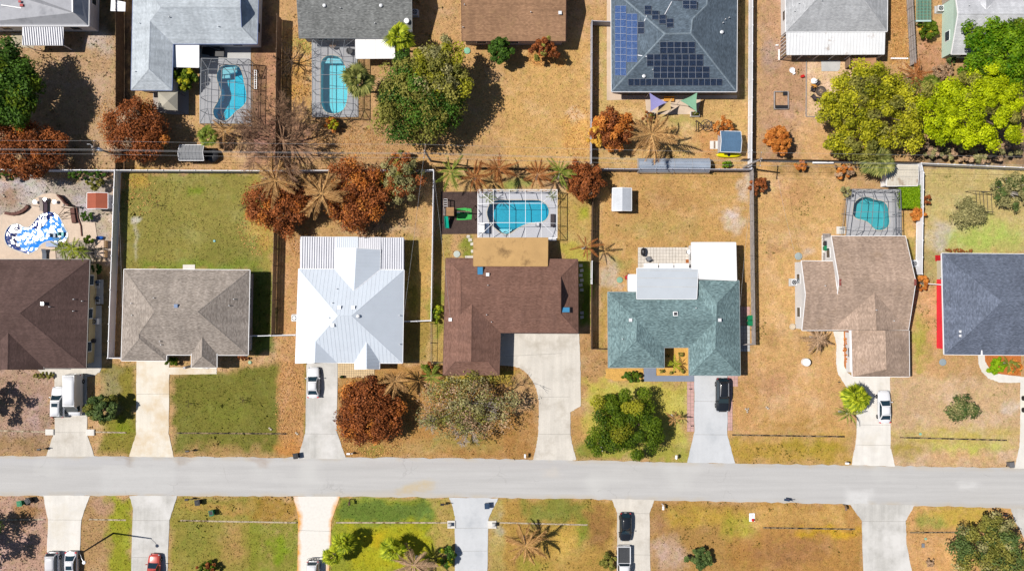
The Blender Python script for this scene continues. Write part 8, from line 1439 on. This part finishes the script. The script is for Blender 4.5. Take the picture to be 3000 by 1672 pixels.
# red boxes on the lower lawn: utility pad
q = W(B(2, 1648, 1065)); r = root('utility_pad', q, 'white utility pad with red cap on lower lawn', 'utility box'); part('pad', box(q+Vector((0, 0, .06)), (.8, 1.2, .12)), m_lampw, r); part('cap', lathe([(.2, .12), (.22, .3), (.1, .4)], 12, q+Vector((.1, -.35, 0))), MATS['bright_red'], r); part('marker', box(q+Vector((0, .25, .14)), (.15, .12, .04)), MATS['bright_red'], r)
q = W(B(2, 600, 597)); solo('meter_cover', join(box(q+Vector((0, 0, .05)), (.9, .8, .12), .2), box(q+Vector((-.15, .1, .13)), (.2, .2, .04), .2), box(q+Vector((.15, -.1, .13)), (.2, .2, .04), .2)), m_slab, q, 'square grey utility cover beside lush green tree', 'utility cover'); q = W(B(3, 1088, 1258)); solo('valve_box', join(box(q+Vector((0, 0, .06)), (.4, .6, .14)), box(q+Vector((0, 0, .14)), (.3, .5, .03))), m_bronze, q, 'small dark valve box on lower right lawn', 'utility cover')
for lb, f, c_, x, y, sd in (('white rock pile on yard left of black SUV', B, 2, 1615, 330, 1), ('small white rock on yard right of black SUV', B, 2, 1758, 318, 2), ('pale rock at top of white metal roof drive verge', B, 1, 128, 462, 3), ('pale round rock right of white metal roof drive', B, 1, 625, 497, 4), ('pale flat rock left of white metal roof drive', B, 1, 310, 494, 5), ('small white object on yard below water tank', B, 3, 22, 318, 6), ('pale stone on left pool yard sand', M, 0, 30, 215, 7)):
    q = W(f(c_, x, y)); solo('rock', join(*[blob(q+Vector((.28*math.cos(k*2.4)*(k > 0), .28*math.sin(k*2.4)*(k > 0), .1)), (.2-.03*k, .15, .12), sd+k, 8, 5, .25) for k in range(4 if 'pile' in lb else 2)]), pmat('pale_rock', C(214, 200, 182), .9, var=.2, vs=3), q, lb, 'rock', smooth=True)
for lb, px in (('wooden pallet beside black bin at taupe house', M(3, 402, 483)), ('stacked wooden crate beside taupe house wing', M(3, 405, 608))):
    q = W(px); r = root('pallet', q, lb, 'pallet', 'wooden pallets'); [part('slat', box(q+Vector((-.5+.2*k, 0, .3)), (.1, 1.1, .04)), m_woodgr, r) for k in range(6)]; [part('bearer', box(q+Vector((0, y, .2)), (1.15, .1, .14)), m_woodgr, r) for y in (-.45, 0, .45)]
for lb, px, lead in (('low garden light stake left of taupe garage path', B(3, 500, 135), .5), ('dark stake light on pink paver border, upper', B(2, 1218, 182), .5), ('dark stake light on pink paver border, lower', B(2, 1228, 435), .5)):
    q = W(px); solo('path_light', join(tube([q, q+Vector((0, 0, .6))], .03), lathe([(.03, .6), (.1, .62), (.05, .72)], 8, q)), m_dark, q, lb, 'light', 'path lights')
for lb, px in (('left shrub pot on tan paver walkway', B(1, 618, 100)), ('right shrub pot on tan paver walkway', B(1, 830, 101))):
    q = W(px); r = root('potted_shrub', q, lb, 'pot plant', 'potted shrubs'); part('pot', lathe([(.15, .05), (.24, .35), (.2, .35)], 12, q), m_wooddk, r); part('plant', blob(q+Vector((0, 0, .5)), (.3, .2, .22), 5, amp=.3), L_dkg, r)
